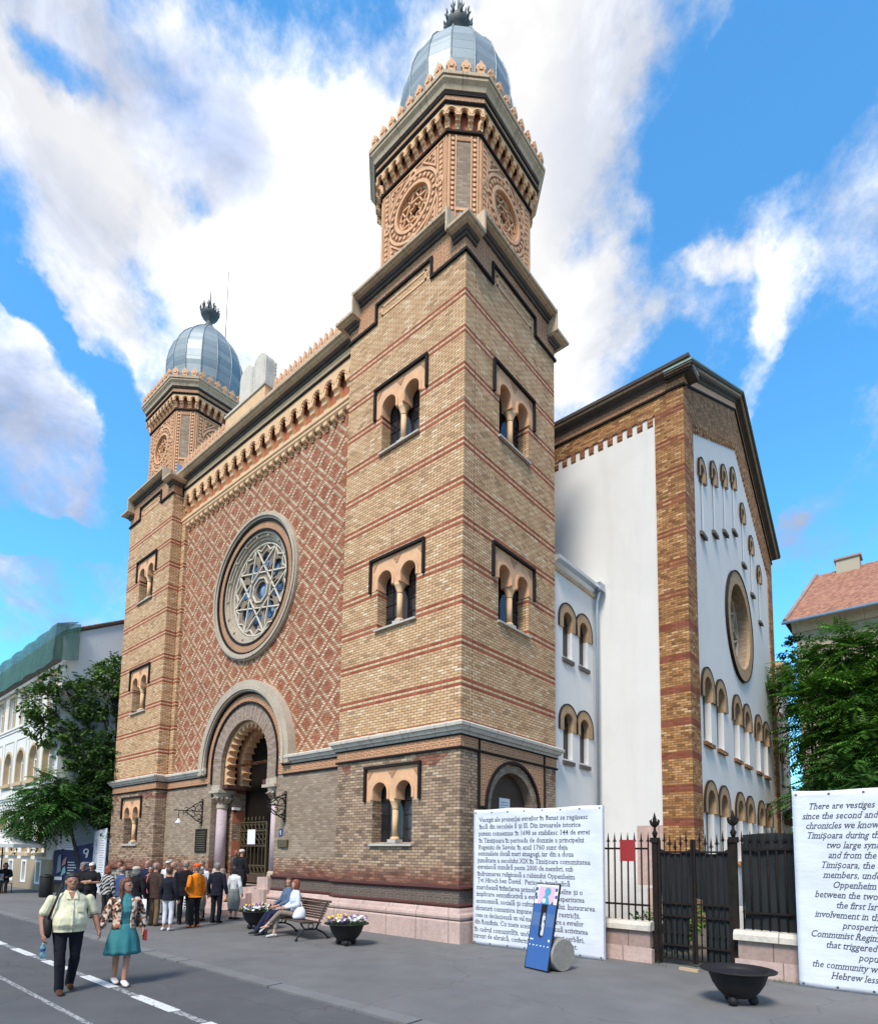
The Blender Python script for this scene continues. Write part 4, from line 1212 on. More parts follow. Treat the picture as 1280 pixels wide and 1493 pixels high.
# side doorway of the right tower (behind the banner)
dd = MB(SIr)
dd.mat('stamped_terracotta').plate([(.76, 3.30), (.98, 3.30), (.98, 3.28)] + [(2.31 - 1.33 * math.cos(math.pi * k / 24), 3.28 + 1.33 * math.sin(math.pi * k / 24)) for k in range(25)] + [(3.64, 3.30), (3.87, 3.30), (3.87, 4.97), (.76, 4.97)], 0, .02)
dd.mat('black_glaze').plate(arch_ring(2.31, 3.28, 1.25, 1.33, 3.0, 28), 0, .07)
for uu in (.70, 3.87): dd.box(uu, uu + .06, 0, .05, 3.3, 5.0)
dd.box(.70, .98, 0, .05, 3.24, 3.30).box(3.64, 3.93, 0, .05, 3.24, 3.30)
dd.mat('washed_brick').plate(arch_ring(2.31, 3.28, 1.02, 1.25, .4, 28), -.3, -.01)
sd = dd.build('side_doorway', syn)
MB(SIr).mat('dark_wood').plate(arch(2.31, 3.28, 1.05, .4, 24), -.32, -.27).build('door', sd)
nt = MB(SIr).mat('paper').box(2.02, 2.52, -.26, -.25, 3.05, 3.62); nt.mat('grey_print')
for k in range(6): nt.box(2.08, 2.46, -.25, -.248, 3.12 + k * .075, 3.14 + k * .075)
nt.build('notice', sd)

# ---- annexe and the great white transept behind
AX = -.1
YT, X1, S = 7.70, 3.01, -.035
AN = Frame((AX, 0, 0), (0, 1, 0), (1, 0, 0))
def brick_arch_window(fr, c, zs, zsp, r, parent, depth=.30, sillmat='church_brick', ring=.24, glass='shadow_glass', sill=True, ringmat='church_brick', brick_inside=True):
    """tall round-headed opening: brick archivolt, brick soffit at the head, plaster jambs, brick sill"""
    a = MB(fr).mat('arch_brick').plate(arch_ring(c, zsp, r, r + ring, zsp - .28, 18), -depth, .035)
    a.mat('black_glaze').plate(arch_ring(c, zsp, r + ring, r + ring + .035, zsp - .28, 18), -.02, .05)
    w = a.build('window', parent)
    MB(fr).mat(glass).plate(arch(c, zsp, r + .03, zs, 16), -depth - .04, -depth).build('pane', w)
    fb_ = MB(fr).mat('iron').box(c - .015, c + .015, -depth, -depth + .02, zs, zsp + r).box(c - r, c + r, -depth, -depth + .02, zsp - .02, zsp + .02); fb_.build('glazing_bars', w)
    if sill: MB(fr).mat(sillmat).prism_u([(-depth, zs), (-depth, zs - .12), (.07, zs - .20), (.07, zs - .07)], c - r - .06, c + r + .06).build('sill', w)
    return w
aw = MB(AN).mat('white_plaster')
openings = [(5.56, 8.42, 9.62), (6.66, 8.42, 9.62), (5.56, 5.12, 6.30), (6.66, 5.12, 6.30)]
aw.plate(rect(TW + .002, YT, 0, 11.15), -.5, 0, [arch(c, z1, .30, z0, 16) for c, z0, z1 in openings])
aw.build('annexe_wall', syn)
for c, z0, z1 in openings: brick_arch_window(AN, c, z0, z1, .298, syn, ring=.27, depth=.17, sillmat='dark_stone')
ev = MB(AN).mat('zinc_flashing').prism_u([(-.6, 11.62), (.26, 11.45), (.28, 11.32), (.14, 11.28), (.05, 11.16), (0, 11.14), (-.6, 11.14)], TW + .01, YT - .1)
ev.mat('cornice_stone').prism_u([(-.1, 11.14), (.10, 11.14), (.05, 11.06), (-.1, 11.05)], TW + .01, YT - .1)
ev.build('eave', syn)
dp = MB(AN).mat('zinc_flashing').tube([(YT - .22, .16, 11.40), (YT - .22, .20, 11.25), (YT - .22, .10, 10.9), (YT - .22, .10, .5)], .06, 10).box(YT - .42, YT - .05, .08, .34, 11.25, 11.52)
dp.build('downpipe', syn)

TF = Frame((0, YT, 0), (1, 0, 0), (0, -1, 0))               # transept, face towards the street
un = Vector((S, 1, 0)).normalized()
TS = Frame((X1, YT, 0), un, (un.y, -un.x, 0))               # transept, gabled flank
ZE = 17.55
fw = MB(TF).mat('white_plaster').box(-14.0, 2.06, -.5, -.05, 0, ZE)
fw.mat('church_brick').box(2.06, X1 - .002, -.5, 0, 0, ZE).box(-14.0, 2.058, -.4, 0, 16.98, ZE)
n = 34
for k in range(n):
    c = 1.9 - k * .36
    fw.prism_u([(-.05, 16.979), (0, 16.979), (0, 16.70), (-.05, 16.62)], c - .09, c + .09)
fw.build('transept_wall', syn)
UL, PW = 15.2, 1.05
UC = UL / 2
GS = .515
gz = lambda u: 17.55 + GS * (UC - abs(u - UC))
wz = lambda u: 16.82 + .475 * ((UC - PW) - abs(u - UC))
small = [(2.02 + 1.62 * k, 15.62 + .77 * (3 - abs(k - 3))) for k in range(7)]
pairs = [2.02, 3.75, 6.25, 8.0, 10.3, 12.05]
row1 = [(c, 6.0, 7.72) for c in pairs]; row2 = [(c, 2.0, 3.85) for c in pairs]
RC, RZ, RR = 7.3, 11.65, 2.25
holes = [arch(c, z, .24, z - 2.25, 14) for c, z in small] + [arch(c, z1, .50, z0, 16) for c, z0, z1 in row1 + row2] + [circle(RC, RZ, RR - .45, 44)]
gw = MB(TS).mat('white_plaster')
gw.plate([(PW, 0), (UL - PW, 0), (UL - PW, wz(UL - PW)), (UC, wz(UC)), (PW, wz(PW))], -.55, -.05, holes)
gw.mat('church_brick').plate([(0, 0), (PW, 0), (PW, wz(PW)), (UC, wz(UC)), (UL - PW, wz(UL - PW)), (UL - PW, 0), (UL, 0), (UL, gz(UL)), (UC, gz(UC)), (0, gz(0))], -.55, 0)
for k in range(26):                                           # saw-tooth corbels under the gable band
    for s in (-1, 1):
        d = .15 + k * .25
        u = UC + s * d; z = wz(u)
        if abs(u - UC) > UC - PW - .1: continue
        gw.prism_u([(-.05, z + .02), (0.004, z + .02), (0.004, z - .18), (-.05, z - .30)], u - .07, u + .07)
gw.build('transept_gable', syn)
for c, z in small: brick_arch_window(TS, c, z - 2.25, z, .238, syn, depth=.07, ring=.22, sillmat='dark_stone')
for c, z0, z1 in row1 + row2: brick_arch_window(TS, c, z0, z1, .498, syn, depth=.25, ring=.30)
rr_ = MB(TS).mat('arch_brick').plate(circle(RC, RZ, RR, 56), -.10, .03, [circle(RC, RZ, RR - .5, 56)]).mat('black_glaze').plate(circle(RC, RZ, RR + .05, 56), -.06, .06, [circle(RC, RZ, RR, 56)])
rr_.mat('washed_brick').plate(circle(RC, RZ, RR - .44, 48), -.5, -.10, [circle(RC, RZ, RR - .50, 48)])
r2 = rr_.build('rose_window', syn)
t2 = MB(TS).mat('white_stone').plate(circle(RC, RZ, RR - .50, 40), -.60, -.42, [circle(RC, RZ, RR - .72, 40)])
for k in range(8):
    a0 = 2 * math.pi * k / 8
    p = lambda r, a: (RC + r * math.cos(a), -.48, RZ + r * math.sin(a))
    t2.bar(p(1.55, a0), p(1.55, a0 + 3 * math.pi / 4), .12, .07)
    t2.bar(p(.45, a0), p(.45, a0 + math.pi / 4), .12, .07)
t2.build('tracery', r2)
MB(TS).mat('dark_glass').plate(circle(RC, RZ, RR - .46, 40), -.70, -.66).build('pane', r2)
MB(TF).mat('pink_marble').box(1.2, 2.05, -.05, -.044, 1.2, 3.1).box(1.5, 2.05, -.05, -.045, .2, 1.1).build('paint_patch', syn)
nf = MB(TS).mat('white_plaster')
for c, z in small: nf.box(c - .237, c + .237, -.069, -.058, z - 2.24, z - .42)
nf.build('niche_infill', syn)
# transept eaves: frieze, black line, dark cornice, zinc edge
ef = MB(TF).mat('black_glaze').box(-14.0, X1 + .06, -.1, .06, ZE, ZE + .07).mat('stamped_terracotta').box(-14.0, X1 + .03, -.3, .03, ZE + .07, ZE + .36)
ef.mat('dark_stone').prism_u([(-.6, ZE + .36), (.05, ZE + .36), (.08, ZE + .44), (.22, ZE + .50), (.28, ZE + .545), (-.6, ZE + .545)], -14.0, X1 + .33)
ef.mat('cornice_stone').prism_u([(-.6, ZE + .547), (.30, ZE + .547), (.33, ZE + .60), (-.6, ZE + .60)], -14.0, X1 + .33)
ef.mat('dark_stone').prism_u([(-.6, ZE + .602), (.40, ZE + .602), (.42, ZE + .70), (-.6, ZE + .78)], -14.0, X1 + .33)
ef.build('eave', syn)
eg = MB(TS)
def raked(o0, o1, d0, d1, m, e=.0):
    eg.mat(m)
    eg.plate([(-e, gz(0) + d0 - e * GS), (UC, gz(UC) + d0), (UL + e, gz(UL) + d0 - e * GS), (UL + e, gz(UL) + d1 - e * GS), (UC, gz(UC) + d1), (-e, gz(0) + d1 - e * GS)], o0, o1)
raked(-.5, .06, 0, .07, 'black_glaze'); raked(-.5, .03, .07, .34, 'terracotta'); raked(-.5, .10, .34, .44, 'dark_stone', .1); raked(-.5, .24, .44, .52, 'dark_stone', .2); raked(-.5, .30, .52, .58, 'cornice_stone', .28); raked(-.5, .38, .58, .66, 'dark_stone', .36); raked(-.5, .40, .66, .72, 'leaf_green_patina', .38)
eg.build('gable_cornice', syn)
rf = MB(TS).mat('zinc_flashing').plate([(.12, gz(0) + .70), (UC, gz(UC) + .62), (UL - .1, gz(UL) + .62), (UL - .1, ZE), (.6, ZE)], -16.5, -.52)
rf.build('roof', syn)
bk = MB(TS).mat('white_plaster').box(.3, UL, -16.5, -15.8, 0, ZE).box(UL - .5, UL - .001, -15.8, -.56, 0, ZE); bk.build('transept_wall', syn)
# rear annexe beyond the gable
ra = MB(TS).mat('white_plaster')
ra.plate(rect(UL + .003, UL + 3.4, 0, 12.0), -.6, .02, [arch(UL + .85, 11.2, .34, 9.8, 14), arch(UL + .85, 7.4, .34, 6.0, 14)])
ra.mat('cornice_stone').prism_u([(-.6, 12.5), (.45, 12.25), (.45, 12.12), (.1, 12.0), (-.6, 12.0)], UL + .01, UL + 3.7)
ra.mat('zinc_flashing').prism_u([(.02, 4.7), (1.1, 4.3), (1.1, 4.15), (.02, 4.5)], UL + .6, UL + 3.0)
ra.mat('dark_wood').box(UL + .7, UL + 2.9, .02, .95, 3.9, 4.2)
ra.build('annexe_wall', syn)
for zz in (11.2, 7.4): brick_arch_window(TS.moved(0, .02), UL + .85, zz - 1.4, zz, .338, syn, ring=.25)
MB().mat('iron').tube([(-18.54, 3.04, 23.0), (-18.54, 3.04, 32.7)], [.03, .015], 6).build('lightning_rod', syn)
# ================================================================ GROUND
g = MB().mat('yard_earth').box(-400, 400, -300, 500, -.30, -.05); struct(g.build('ground'))
g = MB().mat('pavement_asphalt').box(-140, 90, -5.45, .9, -.2, 0.0).box(-140, -21.2, .9, 3, -.2, -.001); struct(g.build('pavement'))
g = MB().mat('kerb_concrete')
rk = random.Random(3); x = -100.0
while x < 60:
    L = rk.choice((.98, 1.0, .5, 1.0)); g.box(x, x + L - rk.choice((.01, .015, .04)), -5.72, -5.455, -.2, .004 + rk.uniform(-.002, .003)); x += L
struct(g.build('kerb'))
g = MB().mat('road_asphalt').box(-140, 90, -14.5, -5.765, -.2, -.012); struct(g.build('road'))
g = MB().mat('pavement_asphalt').box(-140, 90, -40, -14.52, -.2, .05); struct(g.build('pavement'))
def marks(name, mat_, x0, x1, y, w, z=-.008):
    m = MB().mat(mat_).box(x0, x1, y - w / 2, y + w / 2, z - .003, z); return struct(m.build(name))
for k in range(-14, 9): marks('road_marking', 'worn_paint', .04 + k * 1.975, 1.24 + k * 1.975, -7.34, .15)
for k in range(-14, 9): marks('road_marking', 'faded_paint', 1.28 + k * 1.975, 1.98 + k * 1.975, -7.34, .10)
marks('road_marking', 'faded_paint', -30, 9, -8.30, .07)

# ================================================================ STREET BUILDING ON THE LEFT
lb = thing('street_building', 'pale three storey street building wrapped in green netting below its roof', 'building', (-24.4, -1.47, 0), absolute=True)
LF = Frame((-24.4, -1.47, 0), (1, 0, 0), (0, -1, 0))
LS = Frame((-24.4, -1.47, 0), (0, 1, 0), (1, 0, 0))
cols = [-1.5 - 2.4 * k for k in range(9)]
hol = []
for c in cols:
    hol += [rect(c - .56, c + .56, 9.2, 11.05), arch(c, 6.95, .72, 5.8, 16), arch(c, 3.35, .66, 1.9, 16), rect(c - .36, c + .36, .40, 1.42)]
m = MB(LF).mat('far_plaster').plate(rect(-46, 0, 1.55, 11.6), -.55, 0, [h for h in hol if h[0][1] > 1.5])
m.mat('tan_plaster').plate(rect(-46, 0, .0, 1.547), -.55, .04, [h for h in hol if h[0][1] < 1.5])
m.mat('grey_plaster').plate([(.002, 0), (14, 0), (14, 17.5), (9.0, 17.5), (.002, 13.0)][:0] + [(-.0, 0), (0, 0.01), (0, 0.02)], 0, .001) if False else None
m.build('wall', lb)
g = MB(LS).mat('grey_plaster').plate([(.552, 0), (14, 0), (14, 17.2), (8.2, 17.2), (.0, 12.9), (0, 11.61), (.552, 11.61)], -.5, .0)
g.build('wall', lb)
b = MB(LF).mat('far_plaster')
for z0, z1, o in ((9.0, 9.12, .10), (8.86, 9.0, .05), (4.93, 5.05, .12), (4.80, 4.93, .06), (11.3, 11.45, .12)): b.box(-46, .06, -.02, o, z0, z1)
for c in cols:
    b.box(c - .95, c - .90, 0, .04, 5.2, 8.3).box(c + .90, c + .95, 0, .04, 5.2, 8.3).box(c - .95, c + .95, 0, .04, 8.30, 8.36)
b.build('moulding', lb)
for c in cols:
    for kind in range(4):
        w = MB(LF)
        if kind == 0:
            w.mat('white_paint').plate(rect(c - .56, c + .56, 9.2, 11.05), -.20, -.12, [rect(c - .48, c + .48, 9.28, 10.97)]); w.box(c - .03, c + .03, -.18, -.10, 9.28, 10.97).box(c - .48, c + .48, -.18, -.10, 10.3, 10.36)
            w.mat('tan_paint').plate(rect(c - .72, c + .72, 9.1, 11.2), .0, .05, [rect(c - .57, c + .57, 9.2, 11.05)])
            a_ = w.build('window', lb); MB(LF).mat('dark_glass').box(c - .5, c + .5, -.26, -.19, 9.25, 11.0).build('pane', a_)
        elif kind in (1, 2):
            zs, r, zb = ((6.95, .72, 5.8), (3.35, .66, 1.9))[kind - 1]
            w.mat('tan_paint').plate(arch_ring(c, zs, r - .01, r + .13, zb, 18), -.30, .05)
            w.mat('white_paint').plate(arch(c, zs, r - .011, zb, 16), -.30, -.22, [arch(c, zs, r - .13, zb + .13, 16)]); w.box(c - .04, c + .04, -.29, -.20, zb + .1, zs + r - .12).box(c - r + .12, c + r - .12, -.29, -.20, zs - .05, zs + .02)
            w.mat('tan_paint').box(c - r - .2, c + r + .2, -.05, .16, zb - .20, zb - .02)
            a_ = w.build('window', lb); MB(LF).mat('dark_glass').plate(arch(c, zs, r - .1, zb + .08, 16), -.36, -.301).build('pane', a_)
        else:
            w.mat('white_paint').plate(rect(c - .44, c + .44, .32, 1.50), .0, .07, [rect(c - .27, c + .27, .42, 1.40)]); w.plate(rect(c - .359, c + .359, .401, 1.419), -.2, .0, [rect(c - .27, c + .27, .42, 1.40)])
            a_ = w.build('window', lb); MB(LF).mat('shadow_glass').box(c - .3, c + .3, -.24, -.201, .40, 1.42).build('pane', a_)
sh = MB(LF).mat('white_paint').plate(rect(-3.06 - .95, -3.04 - .0, 9.3, 10.5), .30, .34, [rect(-3.9, -3.5, 9.4, 10.4), rect(-3.45, -3.1, 9.4, 10.4)]); sh.build('casement', lb)
nt = MB(LF).mat('green_netting')                                    # netting sheets sagging between their ropes
NU, NV = 60, 8
grid = []
rn = random.Random(5)
for i in range(NU + 1):
    u = -46 + 46.35 * i / NU; row_ = []
    for j in range(NV + 1):
        q = j / NV
        z = 11.35 + 1.9 * q + .03 * math.sin(i * 1.3) * (1 - q) - (.12 if j == 0 and i % 9 == 4 else 0)
        o = .62 - .10 * q + .045 * math.sin(i * 2.1 + j * .3) + .02 * rn.uniform(-1, 1)
        row_.append(nt.vert(u, o, z))
    grid.append(row_)
for i in range(NU):
    for j in range(NV): nt.face((grid[i][j], grid[i + 1][j], grid[i + 1][j + 1], grid[i][j + 1]), True)
top = [nt.vert(-46 + 46.35 * i / NU, -.4, 13.6) for i in range(NU + 1)]
end = [nt.vert(.34, -.5, 11.6 + 1.9 * j / NV) for j in range(NV + 1)]
for i in range(NU): nt.face((grid[i][NV], grid[i + 1][NV], top[i + 1], top[i]), True)
for j in range(NV): nt.face((grid[NU][j], grid[NU][j + 1], end[j + 1], end[j]))
nt.build('netting', lb, fix=False)
rf = MB(LS).mat('roof_tiles').plate([(-.1, 13.12), (8.3, 17.42), (8.3, 17.35), (-.1, 13.05)], -46, .06)
rf.mat('dark_wood').plate([(-.2, 13.0), (8.3, 17.36), (8.3, 17.25), (-.2, 12.88)], -.2, .10)
rf.build('roof', lb)

# cafe parasol and chair at the far left edge
pa = thing('cafe_parasol', 'white cafe parasol by the pale street building', 'parasol', (-24.9, -3.3, 0))
MB().mat('white_paint').lathe([(1.7, 2.12), (1.72, 2.28), (.9, 2.62), (.05, 2.95)], n=8, smooth=False, cap=False).lathe([(1.68, 2.12), (1.69, 2.26), (.9, 2.58), (.05, 2.9)], n=8, smooth=False, cap=False).build('canopy', pa, fix=False)
MB().mat('iron').tube([(0, 0, 0), (0, 0, 3.0)], .03, 8).build('pole', pa); MB().mat('terrazzo').lathe([(.3, 0), (.3, .08), (.05, .12)], n=16).build('base', pa)
ch = thing('cafe_chair', 'grey cafe chair under the white parasol', 'chair', (-24.75, -3.15, 0), R(200))
MB().mat('grey_print').box(-.22, .22, -.22, .22, .43, .46).build('seat', ch)
MB().mat('grey_print').box(-.22, .22, .20, .23, .60, .88).bar((-.2, .21, .45), (-.2, .21, .9), .03).bar((.2, .21, .45), (.2, .21, .9), .03).build('backrest', ch)
for sx in (-.2, .2):
    for sy in (-.2, .2): MB().mat('iron').bar((sx, sy, 0), (sx, sy, .43), .025).build('leg', ch)

# ================================================================ HOUSE ON THE RIGHT, BEHIND THE TREES
hs = thing('tiled_roof_house', 'big ochre house with red tiled roof rising behind the green trees', 'house', (12, 28, 0), absolute=True)
HF = Frame((2.6, 28.5, 0), (1, 0, 0), (0, -1, 0)); HS = Frame((2.6, 28.5, 0), (0, 1, 0), (1, 0, 0))
wv = [(2.2 + 3.1 * k, z) for k in range(9) for z in (2, 6.2, 10.6)]
m = MB(HF).mat('ochre_plaster').plate(rect(0, 30, 0, 15.5), -.5, 0, [rect(c - .6, c + .6, z, z + 2.1) for c, z in wv]).box(0, .5, -12, -.5, 0, 15.5).box(29.5, 30, -12, -.5, 0, 15.5).box(.5, 29.5, -12, -11.5, 0, 15.5)
m.mat('cornice_stone').prism_u([(-.5, 15.5), (.1, 15.5), (.25, 15.9), (.6, 16.05), (-.5, 16.05)], -.2, 30.2); m.build('wall', hs)
for c, z in wv:
    w = MB(HF).mat('white_paint').plate(rect(c - .6, c + .6, z, z + 2.1), -.3, -.2, [rect(c - .5, c + .5, z + .1, z + 2.0)]).box(c - .04, c + .04, -.28, -.18, z + .1, z + 2).box(c - .75, c + .75, 0, .15, z - .15, z - .02).build('window', hs)
    MB(HF).mat('dark_glass').box(c - .55, c + .55, -.34, -.29, z + .05, z + 2.05).build('pane', w)
r = MB(HF).mat('roof_tiles')
v = [r.vert(-.5, .75, 16.05), r.vert(30.5, .75, 16.05), r.vert(30.0, -5.2, 20.9), r.vert(.45, -5.2, 20.9), r.vert(-.5, -12.5, 16.05), r.vert(30.5, -12.5, 16.05)]
r.face((v[0], v[1], v[2], v[3]), uv=[(0, 0), (31, 0), (31, 7.7), (0, 7.7)]); r.face((v[4], v[3], v[2], v[5]), uv=[(0, 0), (0, 8), (31, 8), (31, 0)]); r.face((v[0], v[3], v[4])); r.face((v[1], v[5], v[2]))
rf_ = r.build('roof', hs, fix=False)
MB(HF).mat('zinc_flashing').tube([(-.6, .82, 16.0), (30.6, .82, 16.0)], .10, 8).build('gutter', hs)
MB(HF).mat('fence_stone').tube([(-.48, .6, 16.2), (.45, -5.2, 20.95)], .12, 6).build('ridge', hs)
for u in (1.6, 5.9, 16.0):
    k = MB(HF).mat('ochre_plaster').box(u, u + 1.25, -5.6, -4.7, 19.8, 21.35).mat('fence_stone').box(u - .1, u + 1.35, -5.7, -4.6, 21.35, 21.47)
    k.build('chimney', rf_)

# ================================================================ TREES
def leafy(name, mat_, clumps, n, size, seed, frond=False, parent=None, droop=.2):
    """many small leaf faces through the volume of a set of clumps (centre, radii)"""
    rd = random.Random(seed); vs, fs = [], []
    vol = [c[1][0] * c[1][1] * c[1][2] for c in clumps]; tot = sum(vol)
    subs = []
    for (c, r), v_ in zip(clumps, vol):                                # each clump is itself a cloud of small tufts
        k = max(6, int(110 * v_ / tot * len(clumps) ** .5))
        for _ in range(k):
            while True:
                p = Vector((rd.uniform(-1, 1), rd.uniform(-1, 1), rd.uniform(-1, 1)))
                if .25 < p.length < 1: break
            p = p * (.55 + .45 * rd.random()) if rd.random() < .3 else p.normalized() * rd.uniform(.72, 1.08)
            subs.append((Vector((c[0] + p.x * r[0], c[1] + p.y * r[1], c[2] + p.z * r[2])), p.normalized(), rd.uniform(.16, .36) * (r[0] * r[1] * r[2]) ** (1 / 3)))
    def leaf(p, d, up, L, w):
        s = d.cross(up)
        if s.length < 1e-4: s = Vector((1, 0, 0))
        s.normalize(); s *= w
        i = len(vs)
        mid = p + d * L * .5 - up * L * .06
        vs.extend((p, mid + s, p + d * L - up * L * .18, mid - s)); fs.append((i, i + 1, i + 2, i + 3))
    for _ in range(n):
        q, out, rr = rd.choice(subs)
        p = q + Vector((rd.gauss(0, .5), rd.gauss(0, .5), rd.gauss(0, .38))) * rr
        d = (out * .7 + Vector((rd.uniform(-1, 1), rd.uniform(-1, 1), rd.uniform(-.6, .3)))).normalized()
        up = Vector((rd.uniform(-.4, .4), rd.uniform(-.4, .4), 1)).normalized()
        if frond:
            L = size * rd.uniform(.7, 1.25); s = d.cross(up).normalized(); m = 7
            for j in range(m):
                t = (j + 1) / m; b = p + d * L * t - Vector((0, 0, droop * L * t * t))
                ll = L * .30 * (1.1 - .55 * abs(t - .5)); 
                for sg in (-1, 1): leaf(b, (s * sg + d * .55 - Vector((0, 0, .25))).normalized(), up, ll, ll * .17)
        else: leaf(p, d, up, size * rd.uniform(.5, 1.5), size * rd.uniform(.2, .45))
    me = bpy.data.meshes.new(name); me.from_pydata(vs, [], fs); me.materials.append(MATS[mat_]); me.update()
    o = bpy.data.objects.new(name, me); COL.objects.link(o); o.parent = parent
    return o
def tree(name, label, base, mat_, clumps, n, size, seed, frond=False, trunk_r=.2, limbs=True, droop=.2):
    """clumps are relative to the base"""
    t = thing(name, label, 'tree', base)
    leafy('crown', mat_, clumps, n, size, seed, frond, t, droop)
    rd = random.Random(seed + 1); k = MB().mat('bark')
    topz = max(c[2] for c, r in clumps); mx = sum(c[0] for c, r in clumps) / len(clumps); my = sum(c[1] for c, r in clumps) / len(clumps)
    fork = Vector((mx * .35, my * .35, min(c[2] for c, r in clumps) * .75))
    k.tube([(0, 0, -.1), (fork.x * .3 + .06, fork.y * .3, fork.z * .45), fork], [trunk_r * 1.25, trunk_r, trunk_r * .8], 9)
    for c, r in clumps:
        a = fork; b = Vector(c); m_ = (a + b) / 2 + Vector((rd.uniform(-.3, .3), rd.uniform(-.3, .3), .3))
        k.tube([a, m_, b], [trunk_r * .6, trunk_r * .4, trunk_r * .2], 7)
        for _ in range(4):
            e = b + Vector((rd.uniform(-.8, .8) * r[0], rd.uniform(-.8, .8) * r[1], rd.uniform(-.5, .8) * r[2]))
            k.tube([m_.lerp(b, rd.uniform(.2, .9)), (m_ + e) / 2 + Vector((0, 0, .1)), e], [trunk_r * .25, trunk_r * .16, trunk_r * .06], 5)
    k.build('trunk', t)
    return t
tree('spreading_tree', 'tall spreading tree with bare forked branch before the grey gable', (-22.9, 1.6, 0), 'mid_foliage',
     [((-.9, -1.6, 9.7), (1.1, 1.0, 1.05)), ((-.2, -1.1, 10.9), (1.3, 1.1, .9)), ((.9, -.4, 10.5), (1.0, 1.0, .9)), ((1.3, .2, 9.5), (.8, .9, .8)), ((-1.3, -2.4, 8.2), (.9, .9, 1.1)), ((-1.2, -2.6, 6.8), (.8, .8, .9)), ((-2.1, -3.7, 9.3), (1.0, 1.0, 1.0)), ((-1.6, -3.1, 10.3), (1.0, .9, .8)), ((-2.0, -3.6, 8.1), (.8, .8, .8))], 12000, .19, 11, trunk_r=.17)
tree('bushy_tree', 'dense dark bushy tree filling the gap beside the left tower', (-22.6, 1.4, 0), 'dark_foliage',
     [((.5, -.8, 7.0), (1.3, 1.3, 1.1)), ((-.6, -1.4, 6.3), (1.3, 1.2, 1.2)), ((.7, -.6, 5.3), (1.4, 1.4, 1.3)), ((-.5, -1.2, 4.6), (1.4, 1.3, 1.3)), ((.7, -.4, 3.7), (1.3, 1.3, 1.0)), ((.2, -.4, 8.0), (.9, 1.0, .7))], 20000, .17, 12, trunk_r=.16)
tree('feathery_tree', 'low bright tree with drooping feathery fronds over the navy banner', (-23.5, -.3, 0), 'fern_foliage',
     [((-.1, -1.6, 4.6), (1.0, .9, .7)), ((-.6, -2.1, 3.7), (1.0, .9, .65)), ((.5, -1.2, 4.1), (.9, .9, .6)), ((.2, -1.5, 5.3), (.8, .8, .5))], 800, .75, 13, True, .09, droop=.35)
RT = [((0, 0, 11.4), (1.7, 1.5, 1.2)), ((-1.2, .2, 10.3), (1.4, 1.3, 1.1)), ((1.4, -.3, 11.4), (1.6, 1.4, 1.1)), ((.2, -.6, 9.4), (1.9, 1.5, 1.2)), ((1.6, -.8, 9.0), (1.7, 1.5, 1.2)), ((-.7, -.4, 8.0), (1.3, 1.4, 1.1)), ((.9, -1.2, 7.2), (1.9, 1.5, 1.2)), ((2.6, -.6, 10.6), (1.5, 1.4, 1.3)), ((2.6, -1.4, 7.6), (1.5, 1.5, 1.3))]
tree('ailanthus_tree', 'big bright green tree with layered feathery crown below the tiled roof', (5.3, 21.2, 0), 'bright_foliage', RT, 3000, .85, 21, True, .22)
tree('ailanthus_tree', 'shaded feathery tree directly above the top edge of the English banner', (5.5, 19.4, 0), 'fern_foliage',
     [((.0, 0, 5.9), (1.5, 1.4, 1.0)), ((1.2, -.3, 5.2), (1.5, 1.4, 1.0)), ((-.7, .1, 4.7), (1.2, 1.3, .9)), ((.5, -.3, 3.8), (1.6, 1.4, .9)), ((1.9, .2, 6.4), (1.3, 1.3, 1.0))], 1500, .75, 22, True, .13)
tree('slender_tree', 'slender dark tree with bare limbs close to the white rear annexe', (4.1, 22.6, 0), 'dark_foliage',
     [((-.6, .1, 12.6), (.8, .9, .8)), ((-.2, 0, 11.3), (.9, 1.0, .9)), ((-.2, -.2, 7.2), (.8, .9, 1.2)), ((-.1, -.2, 5.4), (.8, .9, 1.0)), ((.4, .3, 3.6), (1.0, 1.0, 1.0)), ((1.2, .9, 6.8), (1.3, 1.0, 2.2))], 9000, .18, 23, trunk_r=.11)
for k, (x, y, lab, sd) in enumerate(((4.0, 3.2, 'weedy shrub growing just behind the rusty iron gate', 31), (6.2, 4.5, 'leafy shrub behind the netted fence panel beside the English banner', 32), (3.7, 1.5, 'dark low shrub behind the fence panel with the red sign', 33))):
    tree('weedy_shrub', lab, (x, y, -.05), 'bright_foliage', [((0, 0, .5), (.4, .4, .35)), ((.3, .1, .75), (.3, .3, .3))], 500, .12, sd, trunk_r=.025)
rg = random.Random(8); gm = MB().mat('leaf')
for _ in range(420):
    x, y = rg.choice(((rg.uniform(4.3, 5.9), rg.uniform(.35, .75)), (rg.uniform(5.9, 7.0), rg.uniform(.30, .40)), (rg.uniform(3.2, 9), rg.uniform(1.2, 6))))
    h = rg.uniform(.03, .10) if y < 1.1 else rg.uniform(.1, .35); a = rg.uniform(0, 6.3); dx, dy = math.cos(a) * h * .35, math.sin(a) * h * .35
    i = [gm.vert(x - dy * .1, y + dx * .1, -.05 if y > 1 else 0), gm.vert(x + dy * .1, y - dx * .1, -.05 if y > 1 else 0), gm.vert(x + dx, y + dy, h)]; gm.face(i)
go = gm.build('grass', fix=False); go['kind'] = 'stuff'

